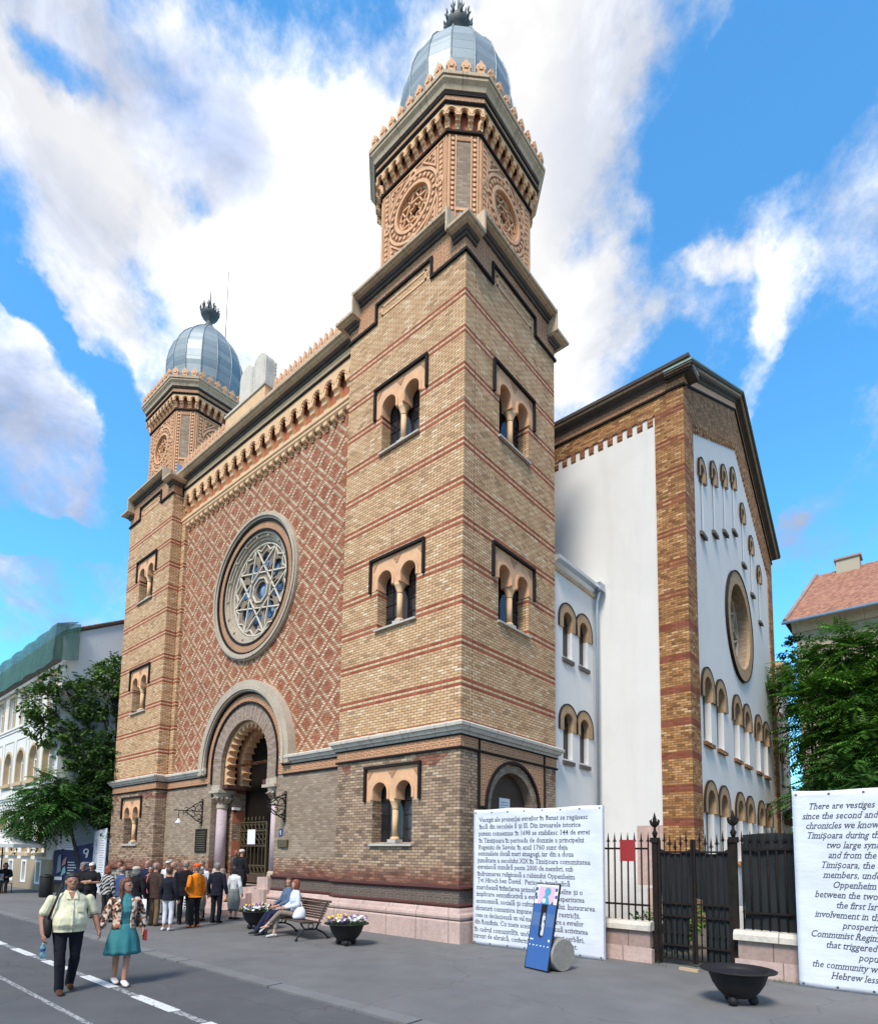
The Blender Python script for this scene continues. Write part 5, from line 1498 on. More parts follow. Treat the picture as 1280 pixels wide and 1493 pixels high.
# ================================================================ FENCE, GATE
def stone_base(name, label, u0, u1, y):
    t = thing(name, label, 'fence wall', ((u0 + u1) / 2, y, 0), absolute=True)
    MB().mat('pink_marble').box(u0 - .05, u1 + .05, y - .22, y + .22, -.05, .26).prism_z([(u0 - .05, y - .22), (u1 + .05, y - .22), (u1 + .03, y - .2), (u0 - .03, y - .2)], .26, .29).build('footing', t)
    MB().mat('fence_stone').box(u0, u1, y - .18, y + .18, .262, .62).build('masonry', t)
    MB().mat('ledge_stone').prism_u([(y - .26, .62), (y + .26, .62), (y + .26, .72), (y + .2, .79), (y - .2, .79), (y - .26, .72)], u0 - .06, u1 + .04).build('capping', t)
    return t
FY = .78
stone_base('fence_plinth', 'low stone fence wall between the Romanian banner and gate', 1.0, 4.35, FY)
stone_base('fence_plinth', 'low cracked stone fence wall between gate and English banner', 5.95, 12.0, FY)
def spike(m, x, z):
    m.tube([(x, FY, z), (x, FY, z + .07), (x, FY, z + .10), (x, FY, z + .24)], [.012, .022, .018, .002], 6)
    for s in (-1, 1): m.tube([(x, FY, z + .02), (x + s * .035, FY, z + .07), (x + s * .045, FY, z + .03)], [.008, .008, .004], 5)
def panel(label, u0, u1, net):
    t = thing('iron_fence', label, 'fence', ((u0 + u1) / 2, FY, .79), absolute=True)
    r = MB().mat('rusty_iron')
    for z in (1.08, 2.22): r.box(u0, u1, FY - .02, FY + .02, z, z + .04)
    r.build('rail', t)
    b = MB().mat('rusty_iron'); n = max(2, int((u1 - u0) / .137))
    for k in range(n + 1):
        x = u0 + (u1 - u0) * k / n
        b.tube([(x, FY, .79), (x, FY, 2.34)], .017, 6); spike(b, x, 2.34)
        b.box(x - .022, x + .022, FY - .022, FY + .022, 1.09, 1.11)
    b.build('bars', t)
    if net:
        s = MB().mat('shade_netting'); gr = []
        for i in range(25):
            u = u0 + (u1 - u0) * i / 24
            gr.append([s.vert(u, FY + .05 + .03 * math.sin(i * 1.7 + j), .80 + (1.70 + .03 * math.sin(i * .8)) * j / 8) for j in range(9)])
        for i in range(24):
            for j in range(8): s.face((gr[i][j], gr[i + 1][j], gr[i + 1][j + 1], gr[i][j + 1]), True)
        s.build('shade_cloth', t, fix=False)
    return t
panel('rusty spiked iron fence panel with red sign beside the Romanian banner', 1.0, 4.28, False)
panel('spiked iron fence panel hung with dark green shade netting', 6.02, 12.0, True)
def post(label, x):
    t = thing('gate_post', label, 'gate post', (x, FY, 0), absolute=True)
    p = MB().mat('rusty_iron').box(x - .05, x + .05, FY - .05, FY + .05, -.02, 2.45).box(x - .08, x + .08, FY - .08, FY + .08, 0, .3).box(x - .075, x + .075, FY - .075, FY + .075, 2.36, 2.46)
    p.tube([(x, FY, 2.46), (x, FY, 2.55), (x, FY, 2.60), (x, FY, 2.72)], [.03, .06, .03, .02], 8)
    p.build('shaft', t)
    f = MB().mat('rusty_iron').tube([(x, FY, 2.68), (x, FY, 2.78), (x, FY, 2.84), (x, FY, 2.97)], [.03, .045, .04, .004], 8)
    for s in (-1, 1): f.tube([(x, FY, 2.68), (x + s * .06, FY, 2.74), (x + s * .085, FY, 2.80), (x + s * .06, FY, 2.83)], [.03, .034, .024, .008], 6)
    f.build('finial', t)
post('iron gate post with fleur finial at the left of the gate', 4.42); post('iron gate post with fleur finial at the right of the gate', 5.88)
gt = thing('iron_gate', 'rusty two leaf spiked iron gate backed with dark torn sheeting', 'gate', (5.15, FY, 0), absolute=True)
for a, b_ in ((4.50, 5.13), (5.17, 5.80)):
    lf = MB().mat('rusty_iron')
    for x in (a, b_): lf.box(x - .025, x + .025, FY - .025, FY + .025, .06, 2.42)
    for z in (.10, .36, .92, 1.16, 2.16): lf.box(a, b_, FY - .018, FY + .018, z, z + .035)
    for k in range(1, 6):
        x = a + (b_ - a) * k / 6; top = 2.22 + .18 * abs(x - (a + b_) / 2) / .3
        lf.tube([(x, FY, .1), (x, FY, top)], .012, 6); spike(lf, x, top); lf.box(x - .02, x + .02, FY - .02, FY + .02, .6, .63); lf.box(x - .02, x + .02, FY - .02, FY + .02, .37, .40)
    L = lf.build('gate_leaf', gt)
    s = MB().mat('shade_netting'); gr = []
    rq = random.Random(int(a * 10))
    for i in range(13):
        x = a + .02 + (b_ - a - .04) * i / 12
        lo = .12 if a > 5 else .16 + .12 * abs(math.sin(i * 1.9))
        if a < 5 and i > 10: lo = .9
        gr.append([s.vert(x, FY + .04 + .025 * math.sin(i * 2.1 + j * .6), lo + (2.24 - .10 * math.sin(math.pi * i / 12) - lo) * j / 9) for j in range(10)])
    for i in range(12):
        for j in range(9):
            if a > 5 and i < 3 and j < 5 and not (j == 4 and i == 2): continue
            s.face((gr[i][j], gr[i + 1][j], gr[i + 1][j + 1], gr[i][j + 1]), True)
    s.build('sheeting', L, fix=False)
sg = tag(MB().mat('red_sign').box(3.70, 4.02, FY - .045, FY - .025, 1.98, 2.42).build('fence_sign', loc=(3.86, FY, 2.2)), 'plain dark red sign hung on the iron fence bars', 'sign')
yb = MB().mat('tan_paint').prism_z([(5.0, .30), (5.35, .24), (5.36, .33), (5.01, .39)], 0.001, .05); tag(yb.build('wooden_strip', loc=(5.18, .31, 0)), 'pale wooden strip lying on the pavement before the gate', 'plank')
# low bright patch of yard wall seen through the gate
yw = MB().mat('white_plaster').box(4.4, 6.1, 4.9, 5.0, -.05, .9); tag(yw.build('yard_wall', loc=(5.2, 4.95, 0)), 'low white yard wall seen through the gap of the iron gate', 'wall')

# ================================================================ BANNERS
def text_mesh(lines, fr, o, size, mats, shear=0.0, name='lettering', parent=None, offset=.0):
    """lines: (text, u_left, u_right or None, baseline z, 'L' or 'R'); letters cut as thin plates"""
    vs, fs, uvs = [], [], []
    for txt, ul, ur, z, al in lines:
        cu = bpy.data.curves.new('line', 'FONT'); cu.body = txt; cu.size = size; cu.shear = shear; cu.extrude = 0.0; cu.offset = offset; cu.resolution_u = 2
        ob = bpy.data.objects.new('line', cu); COL.objects.link(ob)
        dg = bpy.context.evaluated_depsgraph_get(); me = bpy.data.meshes.new_from_object(ob.evaluated_get(dg))
        xs = [v.co.x for v in me.vertices]
        w = (max(xs) - min(xs)) if xs else 1; x0 = min(xs) if xs else 0
        sx = (ur - ul) / w if (ul is not None and ur is not None) else .80
        base = ul if al == 'L' else ur - w * sx
        i0 = len(vs)
        quads = []                                                       # slab serifs on the flat stem ends
        cnt = {}
        for p in me.polygons:
            for e in p.edge_keys: cnt[e] = cnt.get(e, 0) + 1
        for (e0, e1), c_ in cnt.items():
            if c_ != 1: continue
            q0, q1 = me.vertices[e0].co, me.vertices[e1].co; ln = abs(q0.x - q1.x)
            if abs(q0.y - q1.y) < .002 * size and .055 * size < ln < .17 * size and not (txt[-1:] == '' ):
                up = 1 if q0.y > .22 * size else -1
                if -.03 * size < q0.y < .02 * size or q0.y > .40 * size: quads.append((min(q0.x, q1.x) - .08 * size, max(q0.x, q1.x) + .08 * size, q0.y - (.055 * size if up > 0 else 0), q0.y + (.055 * size if up < 0 else 0)))
        for xa, xb, ya, yb in quads:
            k0 = len(vs)
            vs += [fr(base + (x_ - x0) * sx, (o(base + (x_ - x0) * sx, z) if callable(o) else o) + .0012, z + y_) for x_, y_ in ((xa, ya), (xb, ya), (xb, yb), (xa, yb))]; fs.append((k0, k0 + 1, k0 + 2, k0 + 3))
        i0 = len(vs)
        vs += [fr(base + (v.co.x - x0) * sx, o(base + (v.co.x - x0) * sx, z) if callable(o) else o, z + v.co.y) for v in me.vertices]
        fs += [tuple(i0 + k for k in p.vertices) for p in me.polygons]
        bpy.data.objects.remove(ob); bpy.data.curves.remove(cu); bpy.data.meshes.remove(me)
    me = bpy.data.meshes.new(name); me.from_pydata(vs, [], fs); me.materials.append(MATS[mats]); me.update()
    ob = bpy.data.objects.new(name, me); COL.objects.link(ob); ob.parent = parent
    if parent is not None and parent.type == 'EMPTY': ob.location = -Vector(parent.location)
    return ob
def big_banner(label, x0, x1, y, zt, lines, shear, size, seed, slope=0.0):
    fr = Frame((x0, y, 0), (1, slope, 0), (slope, -1, 0)); W = x1 - x0
    t = thing('text_banner', label, 'banner', (x0 + W / 2, y, 0), absolute=True)
    def sag(u, z):                                                    # soft creases of the stretched sheet
        e = min(u, W - u, zt - z + .02, z + .3)
        c = .018 * math.sin(u * 2.3 + z * 1.1 + seed) + .010 * math.sin(u * 5.1 - z * 2.7) + .03 * math.exp(-((zt - z) / .25) ** 2) * math.sin(u * 5.5 + seed) + .02 * math.exp(-(e / .25) ** 2) * math.sin(z * 7 + u * 4)
        return .045 + c * max(0.0, min(1, e * 3))
    m = MB(fr).mat('banner_canvas'); NU, NV = 44, 40; F = []
    for i in range(NU + 1):
        u = W * i / NU
        tz = zt + .02 * math.sin(u * 1.6 + seed) - .015 * math.sin(u * 4.1)
        F.append([m.vert(u, sag(u, tz * j / NV), .005 + (tz - .005) * j / NV) for j in range(NV + 1)])
    for i in range(NU):
        for j in range(NV): m.face((F[i][j], F[i + 1][j], F[i + 1][j + 1], F[i][j + 1]), True)
    B = [[m.vert(W * i / NU, -.045, .005 if j == 0 else zt - .01) for j in (0, 1)] for i in range(NU + 1)]
    for i in range(NU):
        m.face((B[i][0], B[i][1], B[i + 1][1], B[i + 1][0])); m.face((F[i][NV], F[i + 1][NV], B[i + 1][1], B[i][1])); m.face((F[i][0], B[i][0], B[i + 1][0], F[i + 1][0]))
    for i in (0, NU):
        m.face([F[i][j] for j in range(NV + 1)] + [B[i][1], B[i][0]])
    cv = m.build('canvas', t)
    lt = text_mesh(lines, fr, lambda u, z: sag(u, z + .03) + .004, size, 'ink', shear, 'lettering', t, .0008)
    ey = MB(fr).mat('iron')
    for i in range(8):
        for zz in (.05, zt - .06):
            u = .06 + (W - .12) * i / 7; ey.plate(circle(u, zz, .018, 10), sag(u, zz) + .002, sag(u, zz) + .008, [circle(u, zz, .009, 8)])
    ey.build('eyelets', t)
    k = MB(fr).mat('dark_wood')
    for u in (.3, W / 2, W - .3): k.bar((u, -.07, .0), (u, -.07, zt - .1), .05); k.bar((u, -.07, 1.2), (u, -.19, .02), .05)
    for z in (.1, zt - .12): k.bar((.05, -.07, z), (W - .05, -.07, z), .045)
    k.build('support_frame', t)
    return t
RO = ["Vestigii ale prezenței evreilor în Banat se regăsesc", "încă din secolele II și III. Din izvoarele istorice", "putem consemna: în 1698 se stabilesc 144 de evrei", "în Timișoara în perioada de domnie a principelui",
      "Eugeniu de Savoia; în anul 1760 sunt deja", "semnalate două mari sinagogi, iar din a doua", "jumătate a secolului XIX în Timișoara comunitatea", "evreiască numără peste 2000 de membri, sub", "îndrumarea religioasă a rabinului Oppenheim",
      "Țvi Hirsch ben David.  Perioada interbelică", "marchează înființarea primelor școli israelite și o", "implicare semnificativă a evreilor în prosperitatea", "economică, socială și culturală a orașului. Instaurarea",
      "dictaturii comuniste impune numeroase restricții,", "ceea ce declanșează un val masiv de emigrare a evreilor", "din România. Cu toate acestea, se continuă activitatea", "în cadrul comunității, unde s-au organizat serbări,", "cursuri de ebraică, conferințe și cluburi de tineret."]
ROX = [[0.5, 3.25, 2.87], [0.5, 3.09, 2.71], [0.49, 3.29, 2.55], [0.49, 3.16, 2.385], [0.49, 2.8, 2.23], [0.48, 2.94, 2.085], [0.47, 3.3, 1.925], [0.47, 2.93, 1.775], [0.46, 2.96, 1.615], [0.46, 2.85, 1.465], [0.45, 3.13, 1.30], [0.45, 3.17, 1.145], [0.44, 3.4, .985], [0.42, 3.07, .82], [0.41, 3.15, .66], [0.4, 3.25, .505], [0.4, 3.17, .335], [0.38, 3.01, .185]]
big_banner('white fabric banner printed with Romanian text standing before the tower side', .34, 3.58, .17, 3.12,
           [(s_, a - .34, b_ - .34, z - .03, 'L') for s_, (a, b_, z) in zip(RO, ROX)], 0.0, .150, 1.0, .02)
EN = ["There are vestiges of the Jewish presence in Banat", "since the second and third centuries. From historical", "chronicles we know that in 1698 there were in", "Timișoara during the reign of Prince Eugene", "two large synagogues by the year 1760,", "and from the second half of the century", "Timișoara, the community had over 2000", "members, under the guidance of rabbi", "Oppenheim Tzvi Hirsch ben David",
      "between the two wars were founded", "the first Israelite schools, with an", "involvement in the economic", "prosperity of the city.", "Communist Regime brought restrictions", "that triggered the leaving of the", "population. Despite this,", "the community went on holding", "Hebrew lessons and youth clubs."]
ENX = [7.18, 7.07, 7.12, 7.14, 7.40, 7.41, 7.32, 7.33, 7.46, 7.20, 7.49, 7.19, 7.55, 7.13, 7.33, 7.74, 7.13, 7.38]
big_banner('white fabric banner printed with slanted English text at the right edge', 6.93, 10.3, .36, 3.20,
           [(s_, a - 6.93, None, 2.89 - .1594 * k, 'L') for k, (s_, a) in enumerate(zip(EN, ENX))], 0.32, .150, 2.3, .02)

# small banners and boards in the gap beside the left tower
nv = thing('navy_banner', 'navy printed fabric banner stretched beside the street building', 'banner', (-23.6, -.7, 0), absolute=True)
ND = Frame((-24.3, -1.35, 0), (1.4, 1.25, 0), (1.25, -1.4, 0)); NW = 1.88
m = MB(ND).mat('navy_print'); F = [[m.vert(NW * i / 20, .03 * math.sin(i * .9 + j) , .45 + (1.55 + .02 * i + .0) * j / 10) for j in range(11)] for i in range(21)]
for i in range(20):
    for j in range(10): m.face((F[i][j], F[i + 1][j], F[i + 1][j + 1], F[i][j + 1]), True)
m.build('canvas', nv, fix=False)
MB(ND).mat('dark_wood').bar((.05, -.06, 0), (.05, -.06, 2.0), .05).bar((NW - .05, -.06, 0), (NW - .05, -.06, 2.2), .05).box(0, NW, -.08, -.04, .42, .47).build('support_frame', nv)
pr_ = MB(ND).mat('white_paint')
pr_.plate(circle(1.58, 1.98, .14, 20), .05, .056, [circle(1.58, 1.98, .08, 20)]).plate([(1.62, 1.98), (1.72, 1.98), (1.66, 1.70), (1.56, 1.66)], .05, .056)
for k in range(6): pr_.box(.72 + .03 * (k % 2), 1.05 + .05 * (k % 3), .05, .054, 1.42 - k * .13, 1.46 - k * .13)
pr_.box(1.45, 1.75, .05, .054, 1.42, 1.47).box(1.5, 1.72, .05, .054, 1.32, 1.35).box(.03, .50, .05, .056, .58, .74)
pr_.mat('print_mint').plate([(.42, .75), (.66, .95), (.62, 1.25), (.50, 1.15)], .05, .055).mat('print_rose').plate([(.45, 1.25), (.62, 1.35), (.66, 1.72), (.5, 1.55)], .05, .055).mat('grey_print').plate([(.22, .9), (.42, 1.0), (.38, 1.85), (.25, 1.7)], .05, .055)
pr_.build('print', nv)
lp = thing('paper_notice', 'pale printed sheet above the navy banner', 'notice', (-23.9, -1.0, 1.9), absolute=True)
s = MB(ND).mat('paper').plate([(.12, 2.06), (.98, 2.04), (1.02, 2.72), (.16, 2.70)], .0, .02)
s.build('sheet', lp)
s = MB(ND).mat('grey_print')
for k in range(5): s.box(.25, .9, .02, .023, 2.16 + .1 * k, 2.185 + .1 * k)
s.build('print', lp); MB(ND).mat('dark_wood').bar((.55, -.03, .0), (.55, -.03, 2.7), .04).build('stake', lp)
wb = thing('upright_banner', 'narrow white upright banner with round emblem beside the left tower', 'banner', (-22.0, -.12, 0), absolute=True)
WF = Frame((-22.78, -.12, 0), (1, 0, 0), (0, -1, 0))
MB(WF).mat('banner_canvas').plate([(.0, .05), (1.5, .02), (1.55, 3.10), (.06, 2.96)], -.02, .02).build('canvas', wb)
s = MB(WF).mat('grey_print').plate(circle(.42, 2.22, .34, 28), .02, .024, [circle(.42, 2.22, .315, 28)])
for k, (a, b_) in enumerate(((.02, .30), (.10, .22), (.16, .12), (.10, .02), (.05, -.1))): s.box(.42 - a, .42 + a, .02, .024, 2.2 + b_ - .02, 2.2 + b_ + .015)
s.box(.405, .435, .02, .024, 2.0, 2.45)
for k in range(22): s.box(.86, 1.42 - .06 * (k % 3), .02, .024, 2.72 - k * .115, 2.75 - k * .115)
s.build('print', wb); MB(WF).mat('iron').bar((.1, -.05, 0), (.1, -.05, 2.9), .03).bar((1.45, -.05, 0), (1.45, -.05, 3.0), .03).bar((.1, -.05, 1.8), (.1, -.7, 0), .03).bar((1.45, -.05, 1.8), (1.45, -.7, 0), .03).build('stand', wb)
bn = thing('waste_bin', 'dark waste bin behind the man in the pale yellow shirt', 'bin', (-20.7, -2.6, 0))
MB().mat('iron').lathe([(.22, 0), (.26, .05), (.27, .85), (.24, .9)], n=14).build('body', bn); MB().mat('iron').lathe([(.28, .86), (.28, .9), (.05, 1.0)], n=14).build('lid', bn)

# ================================================================ TOTEM, PLANTERS, BENCH
ta = Vector((3.427 - 2.851, -1.738 + 1.594, 0)).normalized()
lean = R(12)
tt = thing('info_totem', 'leaning blue information panel with pink top and slot in front of the Romanian banner', 'sign', (3.14, -1.666, 0), absolute=True)
class Lean(Frame):
    def __call__(s, u, o, z):
        n = Vector((-ta.y, ta.x, 0)); up = Vector((0, 0, 1)) * math.cos(lean) + n * math.sin(lean); out = -n * math.cos(lean) + Vector((0, 0, 1)) * math.sin(lean)
        return Vector((2.851, -1.594, .012)) + ta * u + up * z + out * o
TL = Lean((0, 0, 0), (1, 0, 0), (0, 1, 0)); PW_, PH = .60, 1.57
slot = [(.30 + .05 * math.cos(math.pi * k / 8), 1.06 + .05 * math.sin(math.pi * k / 8)) for k in range(9)] + [(.30 + .05 * math.cos(math.pi + math.pi * k / 8), .64 + .05 * math.sin(math.pi + math.pi * k / 8)) for k in range(9)]
slot2 = [(.30 + (u - .30) * 1.4, .85 + (z - .85) * 1.07) for u, z in slot]
m = MB(TL).mat('black_glaze').plate(rect(0, PW_, 0, PH), -.03, 0, [slot])
m.build('panel', tt)
m = MB(TL).mat('totem_blue').plate(rect(.02, PW_ - .02, .02, 1.19), 0, .004, [slot2]).mat('totem_mid_blue').plate(rect(.02, PW_ - .02, .78, 1.02), .004, .006, [[(min(max(u, .22), .38), min(max(z, .785), 1.015)) for u, z in ((.22, .785), (.38, .785), (.38, 1.015), (.22, 1.015))]])
m.mat('totem_pink').plate(rect(.02, PW_ - .02, 1.19, PH - .02), 0, .004).mat('white_paint').box(.02, PW_ - .02, .004, .006, PH - .06, PH - .02).box(.02, .10, .004, .006, 1.19, PH - .06).box(PW_ - .09, PW_ - .02, .004, .006, 1.19, PH - .06)
m.mat('totem_teal').plate(circle(.33, 1.42, .075, 20), .006, .009).plate([(.18, 1.19), (.40, 1.19), (.36, 1.32), (.28, 1.36), (.22, 1.30)], .006, .009).mat('white_paint').plate(circle(.26, 1.25, .045, 14), .009, .011)
m.mat('plate_blue')
for u, z in ((.05, 1.46), (.04, 1.36), (.06, 1.30), (.54, 1.46), (.55, 1.33)): m.box(u - .025, u + .025, .006, .009, z - .03, z + .03)
m.plate([(.44, 1.19), (.48, 1.25), (.50, 1.19)], .006, .009)
m.mat('black_glaze').box(.23, .37, .006, .012, 1.03, 1.18)
m.mat('white_paint').box(.05, .13, .006, .008, .52, .545).box(.50, .54, .006, .008, .52, .56)
for k in range(6): m.box(.05 + .09 * k, .075 + .09 * k + .01 * (k % 2), .006, .008, .42, .44)
m.build('print', tt)
nrm_ = Vector((-ta.y, ta.x, 0))
cc = Vector((2.851, -1.594, 0)) + ta * .60 + nrm_ * .36
dk = MB().mat('terrazzo'); N = 36
for s_, w_ in ((-.42, 0), (.06, 0)):
    pass
ring = [[dk.vert(*(cc + ta * s_ + nrm_ * (.29 * rr * math.cos(2 * math.pi * k / N)) + Vector((0, 0, .29 + .29 * rr * math.sin(2 * math.pi * k / N))))) for k in range(N)] for s_, rr in ((-.46, 1), (.03, 1), (.045, .97))]
for a, b_ in zip(ring, ring[1:]):
    for k in range(N): dk.face((a[k], a[(k + 1) % N], b_[(k + 1) % N], b_[k]))
dk.face(ring[0][::-1]); dk.face(ring[-1]); dk.build('counterweight', tt)

def planter(label, loc, full, seed):
    t = thing('bowl_planter', label, 'planter', (*loc, 0), group='cast iron bowl planters on the pavement')
    pf = [(.12, .10), (.19, .11), (.27, .19), (.34, .30), (.385, .43), (.39, .455), (.50, .475), (.505, .49), (.49, .495), (.38, .485), (.36, .44)]
    b = MB().mat('iron').lathe(pf + [(.34, .42), (.0, .42)], n=36); b.build('bowl', t)
    for k in range(3):
        a = 2 * math.pi * k / 3 + .4 + seed
        f = MB().mat('iron'); 
        f.lathe([(.0, -.07), (.04, -.06), (.068, -.02), (.07, .01), (.055, .05), (.02, .07), (0, .07)], (.19 * math.cos(a), .19 * math.sin(a)), 12, z0=.07); f.build('foot', t)
    MB().mat('soil').lathe([(.0, .475 if full else .40), (.2, .465 if full else .39), (.36, .43 if full else .37)], n=20, cap=False).build('soil', t, fix=False)
    return t
planter('black empty bowl planter with wide rim by the iron gate', (6.53, -1.75), False, 0)
planter('black bowl planter of yellow and white pansies right of the bench', (-1.5, -2.15), True, 1)
planter('black bowl planter of pansies by the portal steps left of the bench', (-5.35, -2.0), True, 2)
def flowers(label, loc, seed):
    rd = random.Random(seed); t = thing('pansy_flowers', label, 'flowers', (*loc, .46))
    lf = MB().mat('leaf')
    for _ in range(520):
        a, r_ = rd.uniform(0, 6.283), .46 * math.sqrt(rd.random()); x, y, z = r_ * math.cos(a), r_ * math.sin(a), rd.uniform(-.02, .15) * (1.2 - r_)
        d = Vector((rd.uniform(-1, 1), rd.uniform(-1, 1), rd.uniform(-.3, .6))).normalized(); s = d.cross(Vector((0, 0, 1))).normalized() * .022; L = rd.uniform(.05, .09)
        p = Vector((x, y, z)); i = [lf.vert(*q) for q in (p, p + d * L * .5 + s, p + d * L, p + d * L * .5 - s)]; lf.face(i)
    lf.build('leaves', t, fix=False)
    for mt, lo, hi, nn in (('petal_yellow', -.45, -.1, 30), ('petal_violet', -.25, .3, 44), ('petal_white', .0, .46, 44)):
        fl = MB().mat(mt)
        for _ in range(nn):
            while True:
                x = rd.uniform(lo, hi); y = rd.uniform(-.46, .46)
                if x * x + y * y < .22: break
            z = rd.uniform(.07, .20) * (1.15 - .6 * math.hypot(x, y)); R_ = rd.uniform(.022, .036)
            c = Vector((x, y, z)); nn_ = Vector((rd.uniform(-.6, .8), rd.uniform(-1.2, .2), .7)).normalized(); u_ = nn_.cross(Vector((0, 0, 1))).normalized(); v_ = nn_.cross(u_)
            ctr = fl.vert(*(c - nn_ * .008))
            rim = [fl.vert(*(c + (u_ * math.cos(q) + v_ * math.sin(q)) * R_ * (1.0 + .25 * math.cos(5 * q)))) for q in (2 * math.pi * j / 15 for j in range(15))]
            for j in range(15): fl.face((ctr, rim[j], rim[(j + 1) % 15]))
        fl.build('petals', t, fix=False)
flowers('yellow, violet and white pansies in the planter right of the bench', (-1.5, -2.15), 41)
flowers('mixed pansies in the planter left of the bench', (-5.35, -2.0), 42)

bc = thing('park_bench', 'dark slatted park bench with curled iron legs before the plinth', 'bench', (-3.45, -2.15, 0), R(-8))
BL = .92
st_ = MB().mat('dark_wood')
for k in range(7): st_.box(-BL, BL, -.30 + k * .075, -.24 + k * .075, .425 - .004 * k, .45 - .004 * k)
st_.build('seat', bc)
bk = MB().mat('dark_wood')
for k in range(7): y0 = .235 + k * .028; bk.bar((-BL, y0, .50 + k * .055), (BL, y0, .50 + k * .055), .022, .045)
bk.tube([(-BL, .455, .885), (BL, .455, .885)], .03, 8)
bk.build('backrest', bc)
for sx in (-.80, .80):
    lg = MB().mat('iron')
    lg.tube([(sx, -.38, .0), (sx, -.36, .06), (sx, -.28, .16), (sx, -.16, .26), (sx, -.24, .36), (sx, -.27, .42)], .022, 7)
    lg.tube([(sx, .48, .0), (sx, .44, .07), (sx, .32, .17), (sx, .14, .25), (sx, -.16, .26)], .022, 7)
    lg.tube([(sx, .14, .25), (sx, .22, .42), (sx, .30, .62), (sx, .44, .88)], .022, 7)
    lg.bar((sx, -.28, .415), (sx, .22, .40), .03); lg.tube([(sx, -.4, .02), (sx, -.34, .02)], .03, 7); lg.tube([(sx, .44, .02), (sx, .52, .02)], .03, 7)
    lg.tube([(sx, .0 + .07 * math.cos(t), .33 + .06 * math.sin(t)) for t in (j * math.pi / 6 for j in range(13))], .012, 5)
    lg.build('leg', bc)
# ================================================================ PEOPLE
def loft(mb, rings, n=20, cap=True, smooth=True):
    """rings: (centre, axis a, axis b); closed surface through the ellipses"""
    R_ = []
    for c, a, b in rings:
        c, a, b = Vector(c), Vector(a), Vector(b)
        R_.append([mb.vert(*(c + a * math.cos(2 * math.pi * k / n) + b * math.sin(2 * math.pi * k / n))) for k in range(n)])
    for p, q in zip(R_, R_[1:]):
        for k in range(n): mb.face((p[k], p[(k + 1) % n], q[(k + 1) % n], q[k]), smooth)
    if cap: mb.face(R_[0][::-1]); mb.face(R_[-1])
def hring(z, rx, ry, cy=0.0, cx=0.0): return ((cx, cy, z), (rx, 0, 0), (0, ry, 0))
def limb(mb, pts, rad, n=10):
    """tapered limb with rounded ends"""
    P = [Vector(p) for p in pts]
    d0 = (P[0] - P[1]).normalized(); d1 = (P[-1] - P[-2]).normalized()
    pp, rr = [P[0] + d0 * rad[0] * .8, P[0] + d0 * rad[0] * .5], [rad[0] * .3, rad[0] * .8]
    for i, (p, r) in enumerate(zip(P, rad)):
        if 0 < i < len(P) - 1:                                          # two rings round a joint keep its bend soft
            a, b = P[i - 1], P[i + 1]; e = r * .8
            pp += [p + (a - p).normalized() * e, p + ((a - p).normalized() + (b - p).normalized()) * e * .12, p + (b - p).normalized() * e]; rr += [r, r, r]
        else: pp.append(p); rr.append(r)
    pp += [P[-1] + d1 * rad[-1] * .5, P[-1] + d1 * rad[-1] * .8]; rr += [rad[-1] * .8, rad[-1] * .3]
    mb.tube(pp, rr, n)
def remeshed(mb, name, voxel, parent, matn, smooth=4, fn=None):
    """voxel-union of the closed pieces in mb as one continuous surface"""
    me = bpy.data.meshes.new(name); me.from_pydata(mb.v, [], mb.f)
    bm = bmesh.new(); bm.from_mesh(me); bmesh.ops.recalc_face_normals(bm, faces=bm.faces); bm.to_mesh(me); bm.free()
    tmp = bpy.data.objects.new('tmp', me); COL.objects.link(tmp)
    r = tmp.modifiers.new('r', 'REMESH'); r.mode = 'VOXEL'; r.voxel_size = voxel
    s = tmp.modifiers.new('s', 'SMOOTH'); s.factor = .5; s.iterations = smooth
    dg = bpy.context.evaluated_depsgraph_get()
    out = bpy.data.meshes.new_from_object(tmp.evaluated_get(dg))
    bpy.data.objects.remove(tmp); bpy.data.meshes.remove(me)
    out.name = name; out.materials.clear(); out.materials.append(MATS[matn])
    if fn:
        for v in out.vertices: v.co = fn(v.co)
    out.polygons.foreach_set('use_smooth', [True] * len(out.polygons)); out.update()
    o = bpy.data.objects.new(name, out); COL.objects.link(o); o.parent = parent
    return o
HEADR = [(0.0, .026, .022, -.058), (.018, .043, .040, -.046), (.045, .058, .064, -.027), (.08, .068, .083, -.012), (.115, .074, .093, -.002), (.15, .076, .096, .004), (.185, .068, .087, .008), (.208, .048, .060, .009), (.222, .016, .02, .009)]
_cl = [0]
def fabric(col, kind=None, col2=(.5, .5, .5)):
    nm = 'cloth_%d_%d_%d_%s_%d' % (*(int(c * 1000) for c in col), kind or 'p', int(col2[0] * 100))
    cloth(nm, col, kind, col2); return nm
